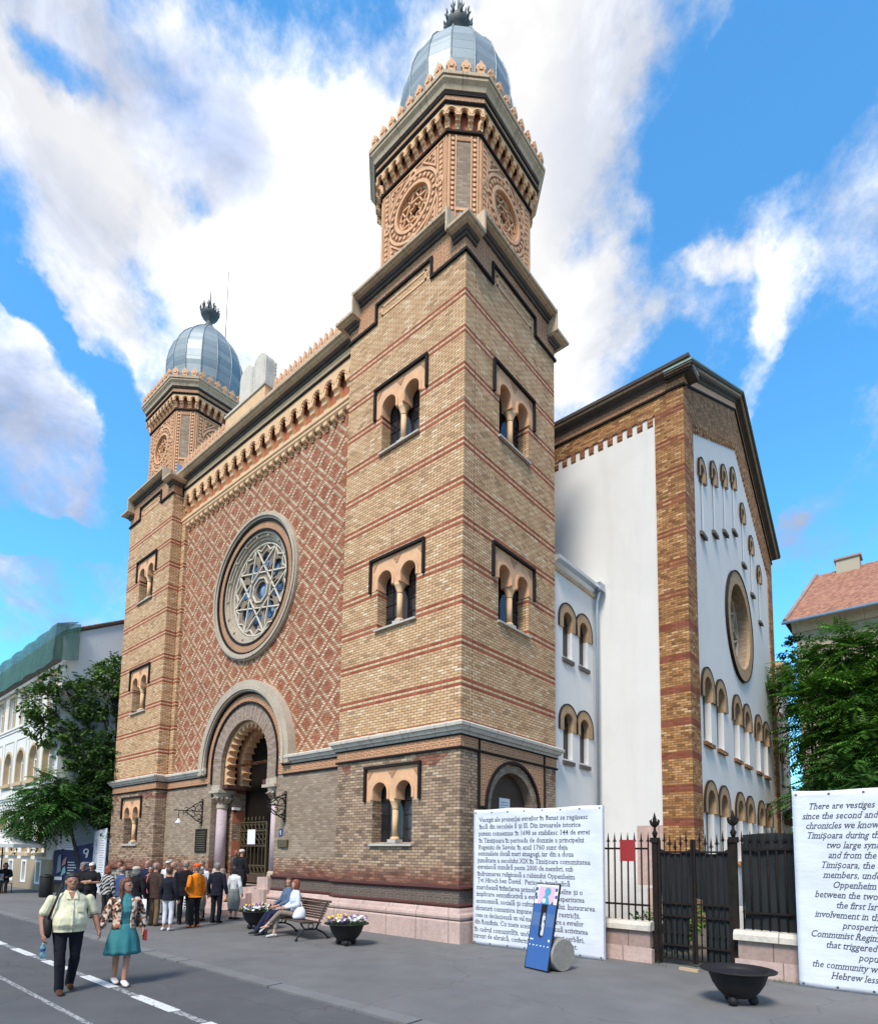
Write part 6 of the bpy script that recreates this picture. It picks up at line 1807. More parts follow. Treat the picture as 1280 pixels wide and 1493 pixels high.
def person(label, loc, face, H=1.7, b=1.0, belly=0.0, skin_='skin', top=(.1, .1, .1), top_kind=None, top2=(.5, .5, .5), sleeves='long', hem=.49, collar=None,
           bottom='trousers', bcol=(.02, .02, .025), skirt_len=.42, flare=1.35, shoes=(.03, .02, .015), hair='short', hcol='grey_hair', hat=None, arms=None, legs=None,
           sit=None, turn=0.0, nod=0.0, lean_=0.0, voxel=.011, jacket=None, jkind=None, group='people gathered before the portal', z0=0.0, detail=False, fem=False):
    t = thing('person', label, 'person', (loc[0], loc[1], z0), math.atan2(face[1], face[0]) + math.pi / 2, group)
    s = H / 1.72; dz = (sit - .50 * H + .10) if sit else 0.0
    zz = lambda f: f * H + dz
    lf = lambda z: -max(0.0, z - zz(.5)) * lean_                        # forward lean of the upper body (towards -y)
    shw = (.165 if fem else .188) * b * s
    # ---- joints
    hipx = .088 * s * (b * .5 + .5)
    L = legs or {'r': [(-hipx, 0, .50 * H), (-hipx - .012, -.015, .285 * H), (-hipx - .012, .015, .05 * H)], 'l': [(hipx, 0, .50 * H), (hipx + .012, -.015, .285 * H), (hipx + .012, .015, .05 * H)]}
    A = {'r': [(-shw - .075 * s, .02, zz(.63)), (-shw - .085 * s, -.06, zz(.485))], 'l': [(shw + .075 * s, .02, zz(.63)), (shw + .085 * s, -.06, zz(.485))]}
    for k, v in (arms or {}).items():
        A[k] = [(p[0] * s, p[1] * s, p[2] * s + dz) for p in v]
    sh = {'r': (-shw, lf(zz(.80)), zz(.805)), 'l': (shw, lf(zz(.80)), zz(.805))}
    w_, h_ = (.155 if fem else .162) * b * s, .112 * s * (.6 + .4 * b)
    tors = [(.462, .09 * s, .075 * s, 0), (.49, w_ * .98, h_, .005), (.53, w_ * 1.02, h_ * 1.04 + belly * .35, -belly * .3), (.575, w_ * (.84 if fem else .95) + belly * .25, h_ * .95 + belly * .8, -belly * .75), (.63, w_ * (.83 if fem else .97) + belly * .25, h_ * .95 + belly * .75, -belly * .7),
            (.69, w_ * 1.0, h_ * 1.02 + belly * .4 + (.018 if fem else 0), -belly * .35 - (.015 if fem else 0)), (.745, w_ * 1.07, h_ * 1.03 + (.015 if fem else 0), -.005), (.785, w_ * 1.05, h_ * .90, .005), (.81, w_ * .86, h_ * .76, .008), (.828, w_ * .60, h_ * .66, .010), (.848, .068 * s, .062 * s, .012)]
    zz2 = None
    def trings(d, f0, f1):
        return [hring(zz(f), rx + d, ry + d, cy + lf(zz(f))) for f, rx, ry, cy in tors if f0 <= f <= f1]
    # ---- body: one continuous surface, head, hands and feet included
    B = MB(); loft(B, trings(0, 0, 1))
    for sd in 'rl':
        limb(B, L[sd], [.082 * s * (.6 + .4 * b), .053 * s, .037 * s])
        ank = Vector(L[sd][2]); kn = Vector(L[sd][1]); fd = Vector((0, -1, 0)) if not sit or abs(kn.z - ank.z) > .3 else Vector((0, -.8, -.3))
        loft(B, [(ank + fd * y + Vector((0, 0, dzz)), (.032, 0, 0), (0, 0, hz)) for y, dzz, hz in ((-.05, -.045, .02), (-.02, -.035, .035), (.06, -.05, .03), (.14, -.06, .02), (.17, -.065, .008))])
        limb(B, [Vector(sh[sd]).lerp(Vector(A[sd][0]), .10)] + A[sd], [.044 * s * (.5 + .5 * b), .042 * s * (.5 + .5 * b), .029 * s * (.6 + .4 * b)])
        e, wv = Vector(A[sd][0]), Vector(A[sd][1]); d = (wv - e).normalized(); sg = -1 if sd == 'r' else 1
        pn = Vector((-sg, 0, 0)); lat = d.cross(pn); lat = lat.normalized() if lat.length > .2 else Vector((0, 1, 0)); lat = lat if lat.y < 0 else -lat; pn = lat.cross(d).normalized()
        if pn.x * sg > 0: pn = -pn
        k0 = wv + d * .085 * s
        loft(B, [(wv - d * .01, lat * .024, pn * .02), (wv + d * .03, lat * .038, pn * .020), (k0, lat * .042, pn * .016), (k0 + d * .006, lat * .036, pn * .010)], 12)
        for q, (off, ln) in enumerate(((.033, .068), (.011, .078), (-.011, .072), (-.032, .056))):
            f0 = k0 + lat * off - d * .01; f1 = f0 + d * ln * .5 * s + pn * .010; f2 = f1 + (d * .55 + pn * .75).normalized() * ln * .55 * s
            limb(B, [f0, f1, f2], [.0092, .0088, .0078], 8)
        th0 = wv + d * .03 + lat * .03; th1 = th0 + (d * .7 + lat * .6 + pn * .3).normalized() * .045; th2 = th1 + (d + pn * .4).normalized() * .03
        limb(B, [th0, th1, th2], [.014, .0115, .0095], 8)
    hb = Vector((0, lf(zz(.87)) - .0, zz(.868)))                        # chin level
    limb(B, [(0, lf(zz(.82)) + .012, zz(.815)), hb + Vector((0, .012, .05))], [.06 * s, .053 * s])
    rt = Matrix.Rotation(turn, 3, 'Z') @ Matrix.Rotation(nod, 3, 'X')
    hs_ = s * .98
    hp = lambda v: hb + rt @ (Vector(v) * hs_)
    loft(B, [(hp((0, cy, z)), rt @ Vector((rx, 0, 0)) * hs_, rt @ Vector((0, ry, 0)) * hs_) for z, rx, ry, cy in HEADR], 22)
    limb(B, [hp((0, -.088, .118)), hp((0, -.104, .088)), hp((0, -.098, .080))], [.011, .014, .011], 8)
    for sg in (-1, 1):
        loft(B, [(hp((sg * .073, .012, .10)), rt @ Vector((0, .016, .004)), rt @ Vector((0, 0, .030))), (hp((sg * .088, .020, .10)), rt @ Vector((0, .017, .004)), rt @ Vector((0, 0, .034)))], 10)
        limb(B, [hp((sg * .014, -.094, .122)), hp((sg * .05, -.078, .124))], [.010, .010], 6)     # brow ridge
    limb(B, [hp((-.02, -.083, .043)), hp((0, -.090, .043)), hp((.02, -.083, .043))], [.009, .011, .009], 6)
    body = remeshed(B, 'body', voxel * .72, t, skin_, 2)
    # ---- face
    for sg in (-1, 1):
        E_ = MB().mat('terrazzo').lathe([(0, -.0095), (.007, -.006), (.0095, 0), (.007, .006), (0, .0095)], n=8, z0=0)
        E_.v = [hp((sg * .031, -.080, .109)) + v for v in E_.v]; e_ = E_.build('eye', t)
        I_ = MB().mat('black_glaze').lathe([(0, -.007), (.0055, -.004), (.007, 0), (.0055, .004), (0, .007)], n=8); I_.v = [hp((sg * .031, -.0865, .109)) + v for v in I_.v]; I_.build('iris', e_)
        W_ = MB().mat(hcol if hcol != 'grey_hair' else 'brown_hair').bar(hp((sg * .016, -.100, .128)), hp((sg * .046, -.086, .129)), .006); W_.build('eyebrow', t)
    M_ = MB().mat('print_rose').bar(hp((-.022, -.092, .043)), hp((.022, -.092, .043)), .008); M_.build('lips', t)
    # ---- hair, hat
    hr = MB()
    if hair != 'none':
        top_ = [(.158, .087, .092, .024), (.185, .085, .098, .012), (.208, .072, .088, .006), (.230, .050, .062, .008)]
        if hair == 'bald':
            rr_ = [(.06, .070, .050, .045), (.10, .080, .062, .042), (.14, .082, .064, .042), (.165, .078, .058, .044)]
        else:
            rr_ = [(.045, .060, .045, .050), (.075, .073, .060, .042), (.11, .086, .072, .040), (.135, .088, .082, .034)] + top_ + [(.244, .02, .024, .010)]
        loft(hr, [(hp((0, cy, z)), rt @ Vector((rx, 0, 0)) * hs_, rt @ Vector((0, ry, 0)) * hs_) for z, rx, ry, cy in rr_], 18)
        if hair in ('long', 'bob'):
            zl = -.16 if hair == 'long' else .0
            for sg in (-1, 1): limb(hr, [hp((sg * .045, .0, .20)), hp((sg * .084, .012, .12)), hp((sg * .088, .02, .05)), hp((sg * (.095 if hair == 'long' else .082), -.01, zl))], [.03, .026, .030, .024])
            loft(hr, [(hp((0, .055, z)), rt @ Vector((rx, 0, 0)), rt @ Vector((0, ry, 0))) for z, rx, ry in ((.19, .055, .04), (.12, .082, .05), (.03, .088, .045), (zl, .085, .035), (zl - .03, .05, .02))], 16)
        remeshed(hr, 'hair', .009, t, hcol, 1, lambda v: v + (Vector((v.x, v.y, v.z - hb.z - .1)).normalized() * (mnoise.noise(Vector((v.x * 45, v.y * 45, v.z * 16 + loc[0]))) * .007 + mnoise.noise(v * 90) * .003)))
    if hat:
        hk, hc = hat; hm = MB(); nm = fabric(hc)
        loft(hm, [(hp((0, cy + .006, z)), rt @ Vector((rx, 0, 0)), rt @ Vector((0, ry, 0))) for z, rx, ry, cy in ((.135, .088, .105, .006), (.17, .092 if hk == 'cap' else .105, .108, .01), (.205, .08 if hk == 'cap' else .10, .095, .012), (.235, .05, .06, .012), (.243, .012, .012, .012))], 18)
        if hk == 'cap': loft(hm, [(hp((0, -.07, .142)), rt @ Vector((.07, 0, 0)), rt @ Vector((0, 0, .010))), (hp((0, -.12, .138)), rt @ Vector((.066, 0, 0)), rt @ Vector((0, 0, .008))), (hp((0, -.165, .128)), rt @ Vector((.035, 0, 0)), rt @ Vector((0, 0, .006)))], 14)
        if hk == 'brim': loft(hm, [(hp((0, .0, .140)), rt @ Vector((.14, 0, 0)), rt @ Vector((0, .155, 0))), (hp((0, .0, .152)), rt @ Vector((.135, 0, 0)), rt @ Vector((0, .15, 0)))], 20)
        remeshed(hm, 'hat', .011, t, nm, 2)
    # ---- top
    def garment(name, d, f0, f1, sl, matn, op=False):
        g = MB(); rg = trings(d, f0, f1)
        if f0 < .49: z_, a_, b2 = rg[0]; rg = [((z_[0], z_[1], zz(f0) ), (w_ * 1.06 + d, 0, 0), (0, h_ * 1.08 + d + belly * .3, 0))] + [r for r in rg if r[0][2] > zz(f0) + .02 and r[1][0] > .12 * s or r[0][2] > zz(.7)]
        else:
            f_, rx, ry, cy = next(q for q in tors if q[0] >= f0); rg = [hring(zz(f0), rx + d * 1.15, ry + d * 1.15, cy + lf(zz(f0)))] + [r for r in rg if r[0][2] > zz(f0) + .02]
        loft(g, rg, 24)
        for sd in 'rl':
            a = [Vector(sh[sd])] + [Vector(q) for q in A[sd]]
            if sl == 'short':
                e = a[0].lerp(a[1], .80); limb(g, [a[0].lerp(a[1], .10), e], [.045 * s * (.5 + .5 * b) + d, .052 * s * (.5 + .5 * b) + d])
            elif sl == 'long': limb(g, [a[0].lerp(a[1], .08), a[1], a[1].lerp(a[2], .94)], [.047 * s * (.5 + .5 * b) + d, .047 * s * (.5 + .5 * b) + d, .038 * s + d * .8])
            elif sl == 'mid': limb(g, [a[0] + Vector((0, 0, -.01)), a[1], a[1].lerp(a[2], .6)], [.058 * s + d, .050 * s + d, .042 * s + d])
        sd_ = loc[0] * 3.1 + loc[1]
        def fold(v):
            n_ = mnoise.noise(Vector((v.x * 9 + sd_, v.y * 9, v.z * 5 + v.x * 4))) * .009 + mnoise.noise(Vector((v.x * 24, v.y * 24 + sd_, v.z * 13 - v.x * 9))) * .0045
            r = Vector((v.x, v.y, 0)); return v + (r.normalized() * n_ if r.length > .01 else r)
        return remeshed(g, name, voxel, t, matn, 3, fold)
    tn = fabric(top, top_kind, top2)
    garment('shirt' if not jacket else 'blouse', .014, hem, .85, sleeves, tn)
    if collar:
        cn = fabric(collar); c_ = MB(); loft(c_, [hring(zz(.826), .092 * s, .082 * s, lf(zz(.83)) + .006), hring(zz(.852), .069 * s, .068 * s, lf(zz(.85)) + .012)], 18); remeshed(c_, 'collar', .010, t, cn, 1)
    if detail and not fem:                                               # open shirt front: skin in the neck, collar wings, placket, pocket
        fy = lambda f, e=.0: min(-(ry) + cy for q, rx, ry, cy in tors if abs(q - f) < 1e9 and q == min((t_[0] for t_ in tors), key=lambda k: abs(k - f))) - .014 - e
        cn = fabric(collar)
        vn = MB().mat(skin_); y0 = -.062 * s
        for q in ((-1, 1),):
            i = [vn.vert(-.045 * s, y0 - .004, zz(.846)), vn.vert(.045 * s, y0 - .004, zz(.846)), vn.vert(.028 * s, fy(.80) - .008, zz(.812)), vn.vert(0, fy(.785) - .012, zz(.782)), vn.vert(-.028 * s, fy(.80) - .008, zz(.812))]; vn.face(i)
            j = [vn.vert(u, o + .03, z) for u, o, z in [vn.l[k] for k in i]]; vn.face(j[::-1])
            for k in range(5): vn.face((i[k], j[k], j[(k + 1) % 5], i[(k + 1) % 5]))
        vn.build('open_neck', t)
        cw = MB().mat(cn)
        for sg in (-1, 1):
            i = [cw.vert(sg * .074 * s, -.02, zz(.862)), cw.vert(sg * .05 * s, y0 - .02, zz(.852)), cw.vert(sg * .012 * s, fy(.785) - .018, zz(.783)), cw.vert(sg * .075 * s, fy(.785) - .012, zz(.790)), cw.vert(sg * .105 * s, -.055, zz(.832))]
            j = [cw.vert(u, o + .012, z) for u, o, z in [cw.l[k] for k in i]]; cw.face(i); cw.face(j[::-1])
            for k in range(5): cw.face((i[k], j[k], j[(k + 1) % 5], i[(k + 1) % 5]))
        cw.build('collar_wing', t)
        pk = MB().mat(cn)
        ks = [.775, .745, .69, .63, .575, .535, hem + .005]
        P_ = [Vector((0, fy(k, .006 + .004), zz(k))) for k in ks]
        for a_, b_ in zip(P_, P_[1:]): pk.bar(a_, b_, .034, .012)
        for k in (.75, .70, .65, .60, .56): pk.tube([(0, fy(k, .018), zz(k)), (0, fy(k, .022), zz(k))], .007, 8)
        pk.box(.06 * s, .14 * s, fy(.70, .012), fy(.70, -.02), zz(.68), zz(.725))
        pk.build('placket', t)
    if jacket:
        jn = fabric(jacket, jkind); J = MB().mat(jn); d = .036; f0j = .50
        N = 22; g0 = .42
        rs = [r for r in trings(d, f0j, .82)]
        outer = []
        for c, a, b2 in rs:
            c, a, b2 = Vector(c), Vector(a), Vector(b2)
            outer.append([[J.vert(*(c + (a * math.cos(q) + b2 * math.sin(q)) * m)) for q in (-math.pi / 2 + g0 + (2 * math.pi - 2 * g0) * k / N for k in range(N + 1))] for m in (1.0, .91)])
        for p, q in zip(outer, outer[1:]):
            for k in range(N):
                J.face((p[0][k], p[0][k + 1], q[0][k + 1], q[0][k]), True); J.face((p[1][k], q[1][k], q[1][k + 1], p[1][k + 1]), True)
            for k in (0, N): J.face((p[0][k], q[0][k], q[1][k], p[1][k]))
        for e in (outer[0], outer[-1]):
            for k in range(N): J.face((e[0][k], e[1][k], e[1][k + 1], e[0][k + 1]))
        for sd in 'rl':
            a = [Vector(sh[sd])] + [Vector(q) for q in A[sd]]; limb(J, [a[0].lerp(a[1], .10), a[1], a[1].lerp(a[2], .78)], [.050 * s + d * .5, .052 * s + d * .4, .048 * s + d * .4])
        J.build('jacket', t, fix=True)
    # ---- bottom
    bn_ = fabric(bcol)
    if bottom == 'trousers':
        g = MB(); loft(g, [r for r in trings(.010, .462, .56)], 22)
        for sd in 'rl':
            p = [Vector(q) for q in L[sd]]
            limb(g, [p[0], p[1], p[2] + Vector((0, 0, -.02))], [.092 * s * (.6 + .4 * b), .070 * s, .060 * s], 14)
        def fold(v):
            n_ = mnoise.noise(Vector((v.x * 14 + loc[0], v.y * 14, v.z * 6))) * .007 + mnoise.noise(Vector((v.x * 9, v.y * 9, v.z * 22 + loc[1]))) * .004; return v + Vector((n_, n_ * .7, 0))
        remeshed(g, 'trousers', voxel, t, bn_, 3, fold)
    elif bottom == 'crop':
        g = MB(); loft(g, [r for r in trings(.010, .462, .56)], 22)
        for sd in 'rl':
            p = [Vector(q) for q in L[sd]]; limb(g, [p[0], p[1], p[1].lerp(p[2], .72)], [.090 * s * (.6 + .4 * b), .062 * s, .050 * s], 14)
        remeshed(g, 'trousers', voxel, t, bn_, 3)
    else:
        K = MB().mat(bn_); n = 48; rings = []
        zb = zz(.575); zt_ = zz(.575) - skirt_len
        for i in range(9):
            q = i / 8; z = zb + (zt_ - zb) * q
            base_x = (w_ * .86 + .018) * (1 - q) + (w_ * flare) * q + .05 * math.sin(math.pi * q) ** 2 * (1 if flare < 1.6 else .4); base_y = base_x * .80 + .01
            rings.append([K.vert(base_x * (1 + .07 * q * math.cos(9 * a + 1)) * math.cos(a), base_y * (1 + .07 * q * math.cos(9 * a + 1)) * math.sin(a) + lf(z), z) for a in (2 * math.pi * k / n for k in range(n))])
        inner = [[K.vert(K.l[k][0] * .93, K.l[k][1] * .93, K.l[k][2] + .004) for k in r] for r in rings[-1:]] + [[K.vert(K.l[k][0] * .6, K.l[k][1] * .6, zb - .05) for k in rings[0]]]
        for a_, b2 in zip(rings, rings[1:]):
            for k in range(n): K.face((a_[k], b2[k], b2[(k + 1) % n], a_[(k + 1) % n]), True)
        for a_, b2 in ((rings[-1], inner[0]), (inner[0], inner[1])):
            for k in range(n): K.face((a_[k], b2[k], b2[(k + 1) % n], a_[(k + 1) % n]), True)
        K.face(rings[0]); K.face(inner[1][::-1])
        K.build('skirt', t)
    # ---- shoes
    sn = fabric(shoes)
    for sd in 'rl':
        g = MB(); ank = Vector(L[sd][2]); kn = Vector(L[sd][1]); v = (ank - kn).normalized()
        fd = Vector((0, -1, 0)) if abs(v.z) > .75 else (Vector((0, -.75, .0)) - v * .0 + Vector((0, 0, -.65))).normalized(); dn = Vector((0, 0, -1)) if abs(v.z) > .75 else v
        dep = min(.078 * s, ank.z) if abs(v.z) > .75 else .078 * s
        loft(g, [(ank + fd * y + dn * (dep - h * .5 - .002), (wd, 0, 0), (0, h * .5 * fd.z * -1 if False else 0, h * .5)) for y, wd, h in ((-.075, .022, .05), (-.06, .036, .075), (-.01, .040, .085), (.06, .045, .068), (.13, .048, .052), (.175, .038, .042), (.195, .016, .03))], 14)
        remeshed(g, 'shoe', .009, t, sn, 2)
    return t
# ---------------------------------------------------------------- the couple crossing the road
W_ = (1, -.16)
man = person('stout man in pale yellow short sleeved shirt walking on the road with black shoulder bag', (-.91, -7.95), W_, 1.71, 1.22, .075, 'tanned_skin', (.66, .62, .43), sleeves='short', hem=.51, collar=(.66, .62, .43),
       bcol=(.012, .012, .018), shoes=(.08, .035, .018), hair='short', hcol='black_hair', voxel=.009, group='couple walking on the road', z0=-.012, detail=True,
       arms={'r': [(-.335, .05, 1.10), (-.325, -.08, .86)], 'l': [(.335, .03, 1.10), (.375, -.08, .87)]},
       legs={'r': [(-.10, 0, .86), (-.10, -.10, .48), (-.085, -.10, .085)], 'l': [(.10, 0, .86), (.105, .02, .48), (.085, .20, .10)]})
woman = person('woman with auburn hair in teal dress and open flowered jacket walking hand in hand', (-.82, -7.22), W_, 1.63, .98, 0, 'skin', (.055, .22, .235), sleeves='none', hem=.56, collar=(.055, .22, .235), bottom='skirt', bcol=(.045, .19, .205), skirt_len=.46, flare=1.75,
       shoes=(.66, .62, .60), hair='long', hcol='auburn_hair', turn=.75, voxel=.009, jacket=(.5, .4, .32), jkind='floral', group='couple walking on the road', z0=-.012, fem=True, detail=True,
       arms={'r': [(-.27, .03, 1.12), (-.345, -.05, .93)], 'l': [(.27, .03, 1.12), (.275, -.06, .90)]},
       legs={'r': [(-.08, 0, .82), (-.07, .05, .46), (-.055, .18, .10)], 'l': [(.08, 0, .82), (.06, -.06, .46), (.035, -.06, .085)]})
def wpt(o, p): return o.location + Matrix.Rotation(o.rotation_euler.z, 3, 'Z') @ Vector(p)
def held(name, label, cat, mb, o, p, rz=0.0, group=None):
    ob = mb.build(name, loc=None); q = wpt(o, p); ob.location = q; ob.rotation_euler = (0, 0, o.rotation_euler.z + rz); return tag(ob, label, cat, group)
bt = MB().mat('bottle_plastic').lathe([(.0, -.21), (.032, -.205), (.034, -.13), (.030, -.12), (.034, -.11), (.034, -.05), (.014, -.012), (.014, .012), (0, .012)], n=16)
bt.mat('plate_blue').lathe([(.0345, -.11), (.0345, -.07)], n=16, cap=False)
held('water_bottle', 'clear blue water bottle hanging from the walking man\'s hand', 'bottle', bt, man, (-.318, -.13, .735))
sb = MB(); loft(sb, [((0, 0, 0), (.05, 0, 0), (0, .13, 0)), ((0, 0, .05), (.065, 0, 0), (0, .16, 0)), ((0, 0, .25), (.06, 0, 0), (0, .15, 0)), ((0, .01, .30), (.03, 0, 0), (0, .11, 0))], 16); sb.mats = ['iron']
sb.tube([(0, -.12, .26), (.06, -.16, .48), (.12, -.10, .66), (.15, .0, .705), (.12, .08, .62), (.03, .13, .28)], .017, 6)
held('shoulder_bag', 'black shoulder bag at the walking man\'s side', 'bag', sb, man, (-.275, .03, .80))
cl_ = MB().mat('red_sign').box(-.02, .02, -.05, .05, -.13, .03)
held('red_purse', 'small red purse in the hand of the woman in teal', 'purse', cl_, woman, (.285, -.10, .80))

# ---------------------------------------------------------------- the group before the portal
TO = lambda x, y, tx, ty: (tx - x, ty - y)
fold_arms = {'r': [(-.26, -.02, 1.10), (-.02, -.21, 1.13)], 'l': [(.26, -.02, 1.10), (.03, -.24, 1.09)]}
hold_arms = {'r': [(-.26, .0, 1.08), (-.14, -.24, 1.12)], 'l': [(.26, .0, 1.08), (.14, -.24, 1.12)]}
hip_arms = {'r': [(-.27, .03, 1.08), (-.24, -.10, .86)], 'l': [(.31, .06, 1.10), (.19, -.16, 1.00)]}
P_ = person
pA = P_('woman in pale beret and black outfit seen from behind with beige shoulder bag', (-7.94, -4.14), (-.6, .8), 1.62, 1.06, 0, 'skin', (.012, .012, .014), bcol=(.010, .010, .012), hair='bob', hcol='grey_hair', hat=('beret', (.52, .45, .36)), fem=True)
pB = P_('balding man in brown jacket and khaki trousers holding a white carrier bag', (-7.75, -3.69), (-.2, 1), 1.74, 1.12, .03, 'skin', (.055, .032, .025), hem=.44, bcol=(.16, .11, .065), shoes=(.05, .03, .02), hair='bald', hcol='grey_hair')
pC = P_('woman in black top and cropped white trousers with white sneakers seen from behind', (-6.55, -3.87), (-.4, .9), 1.64, 1.05, 0, 'skin', (.012, .013, .02), hem=.47, collar=(.65, .16, .03), bottom='crop', bcol=(.62, .63, .66), shoes=(.55, .55, .55), hair='short', hcol='brown_hair', fem=True)
pD = P_('tall heavy man in black suit standing next to the woman in white trousers', (-7.55, -2.95), (-.7, .5), 1.80, 1.18, .03, 'skin', (.010, .010, .013), hem=.44, bcol=(.010, .010, .012), hair='bald', hcol='grey_hair', arms={'l': [(.27, .0, 1.10), (.10, -.22, 1.06)]})
pE = P_('grey haired man in white shirt and black trousers facing the orange clad man', (-8.6, -1.95), (.5, -.8), 1.78, 1.0, 0, 'skin', (.60, .64, .72), bcol=(.012, .012, .015), hair='short', hcol='grey_hair', arms={'r': [(-.27, .02, 1.10), (-.16, -.18, 1.05)]})
pF = P_('stout man in orange shirt and orange cap with orange shoes', (-6.75, -3.05), (-.95, -.35), 1.72, 1.12, .09, 'tanned_skin', (.72, .20, .012), sleeves='long', hem=.47, bcol=(.012, .012, .014), shoes=(.62, .17, .05), hair='short', hcol='grey_hair', hat=('beret', (.62, .10, .02)), arms={'l': [(.30, .04, 1.12), (.12, -.20, 1.0)]})
pG = P_('man in dark suit and white collar seen from behind at the right of the group', (-7.30, -2.12), (-.45, .9), 1.74, 1.06, .02, 'skin', (.012, .013, .022), hem=.45, collar=(.6, .6, .62), bcol=(.012, .012, .018), shoes=(.01, .01, .01), hair='short', hcol='grey_hair')
pH = P_('woman in white blouse and long grey skirt beside the man in the dark suit', (-7.75, -1.30), (-.35, .9), 1.62, .98, 0, 'skin', (.58, .60, .60), hem=.54, bottom='skirt', bcol=(.17, .19, .19), skirt_len=.66, flare=1.15, shoes=(.04, .03, .03), hair='bob', hcol='black_hair', fem=True)
pI = P_('woman in striped skirt and pale hat half hidden behind the orange clad man', (-8.05, -2.25), (-.4, .7), 1.60, 1.0, 0, 'skin', (.20, .14, .12), bottom='skirt', bcol=(.30, .26, .22), skirt_len=.62, flare=1.1, hair='bob', hcol='grey_hair', hat=('cap', (.55, .55, .52)), fem=True)
pJ = P_('man with thinning hair in blue vest over white shirt seen from behind', (-9.1, -4.05), (-.5, .8), 1.60, 1.05, 0, 'skin', (.035, .075, .20), sleeves='none', hem=.47, collar=(.6, .62, .62), bcol=(.02, .02, .03), hair='bald', hcol='grey_hair')
pK = P_('ruddy man in patterned shirt looking over the others at the left', (-10.6, -3.55), (.7, -.6), 1.74, 1.1, .03, 'tanned_skin', (.05, .06, .05), 'camo', (.25, .24, .20), sleeves='short', hair='short', hcol='brown_hair')
pL = P_('woman in black and white zebra striped blouse behind the auburn haired woman', (-9.45, -4.30), (-.3, .9), 1.60, 1.05, 0, 'skin', (.45, .43, .40), 'stripe', (.02, .02, .02), bcol=(.02, .02, .02), hair='bob', hcol='red_hair', fem=True)
pM = P_('grey haired woman in black at the far left end of the group', (-11.7, -4.2), (.8, -.6), 1.66, 1.08, 0, 'tanned_skin', (.012, .012, .014), sleeves='mid', bcol=(.012, .012, .012), hair='bob', hcol='grey_hair', fem=True, hat=('beret', (.16, .16, .17)))
pN = P_('woman in black with white cap and bare folded arms', (-11.0, -4.2), (.75, -.65), 1.68, 1.12, 0, 'skin', (.015, .014, .016), sleeves='short', bcol=(.014, .014, .014), hair='bob', hcol='black_hair', hat=('cap', (.62, .61, .60)), arms=fold_arms, fem=True)
pO = P_('balding man in navy jacket at the back of the group', (-10.5, -2.75), (.5, -.8), 1.76, 1.08, 0, 'skin', (.014, .018, .045), collar=(.6, .62, .66), bcol=(.02, .02, .03), hair='bald', hcol='grey_hair')
pP = P_('man in white shirt and white cap at the back of the group', (-10.35, -2.15), (.4, -.9), 1.78, 1.0, 0, 'skin', (.62, .64, .66), bcol=(.03, .03, .05), hair='short', hcol='grey_hair', hat=('cap', (.58, .56, .52)))
pQ = P_('woman with dark bobbed hair in black jacket over pink blouse', (-9.1, -3.25), (.7, -.7), 1.62, 1.02, 0, 'skin', (.45, .13, .14), bcol=(.012, .012, .014), hair='bob', hcol='black_hair', jacket=(.012, .012, .015), fem=True)
pR = P_('bald man in beige shirt behind the man in the brown jacket', (-9.7, -2.30), (.3, -.9), 1.72, 1.05, 0, 'skin', (.36, .27, .20), bcol=(.05, .045, .04), hair='bald', hcol='grey_hair')
pS = P_('woman with white headscarf and black coat standing on the portal steps', (-9.98, .25), (-.3, 1), 1.64, 1.05, 0, 'skin', (.012, .012, .014), hem=.44, bottom='skirt', bcol=(.012, .012, .013), skirt_len=.62, flare=1.1, hair='none', hat=('beret', (.60, .58, .52)), fem=True, z0=.51)
pT = P_('red haired woman in dark jacket on the portal steps by the marble column', (-10.45, .32), (.5, .6), 1.62, 1.0, 0, 'skin', (.014, .016, .025), collar=(.55, .5, .45), bcol=(.012, .012, .014), hair='bob', hcol='red_hair', arms=hold_arms, fem=True, z0=.51)
pU = P_('man in white shirt half hidden inside the dark doorway', (-9.0, 1.35), (-.6, -.7), 1.74, 1.0, 0, 'tanned_skin', (.62, .63, .66), bcol=(.02, .02, .03), hair='bald', hcol='grey_hair', z0=.86, group='')
pV = P_('person in dark clothes seated on the grey cafe chair', (-24.75, -3.15), (1, -.35), 1.68, 1.0, 0, 'tanned_skin', (.012, .012, .014), bcol=(.02, .02, .02), hair='bob', hcol='black_hair', sit=.46, group='',
        legs={'r': [(-.09, 0, .54), (-.10, -.42, .52), (-.10, -.44, .085)], 'l': [(.09, 0, .54), (.10, -.42, .52), (.10, -.44, .085)]}, arms={'r': [(-.26, -.06, 1.10), (-.14, -.30, 1.05)], 'l': [(.26, -.06, 1.10), (.14, -.30, 1.05)]})
for o in (pU, pV):
    if 'group' in o: del o['group']
hb_ = MB(); loft(hb_, [((0, 0, 0), (.17, 0, 0), (0, .055, 0)), ((0, 0, .03), (.175, 0, 0), (0, .06, 0)), ((0, 0, .14), (.15, 0, 0), (0, .05, 0)), ((0, 0, .24), (.12, 0, 0), (0, .03, 0))], 16); hb_.mats = ['pale_terracotta']; hb_.cur = 0
hb_.tube([(-.08, 0, .23), (-.04, -.05, .50), (.02, -.02, .70), (.05, .03, .5), (.08, 0, .23)], .014, 6); hb_.mat('terracotta').box(-.16, .16, -.058, .058, -.004, .06)
held('handbag', 'beige leather shoulder bag on the back of the woman in the pale beret', 'bag', hb_, pA, (.14, .20, .68), .25)
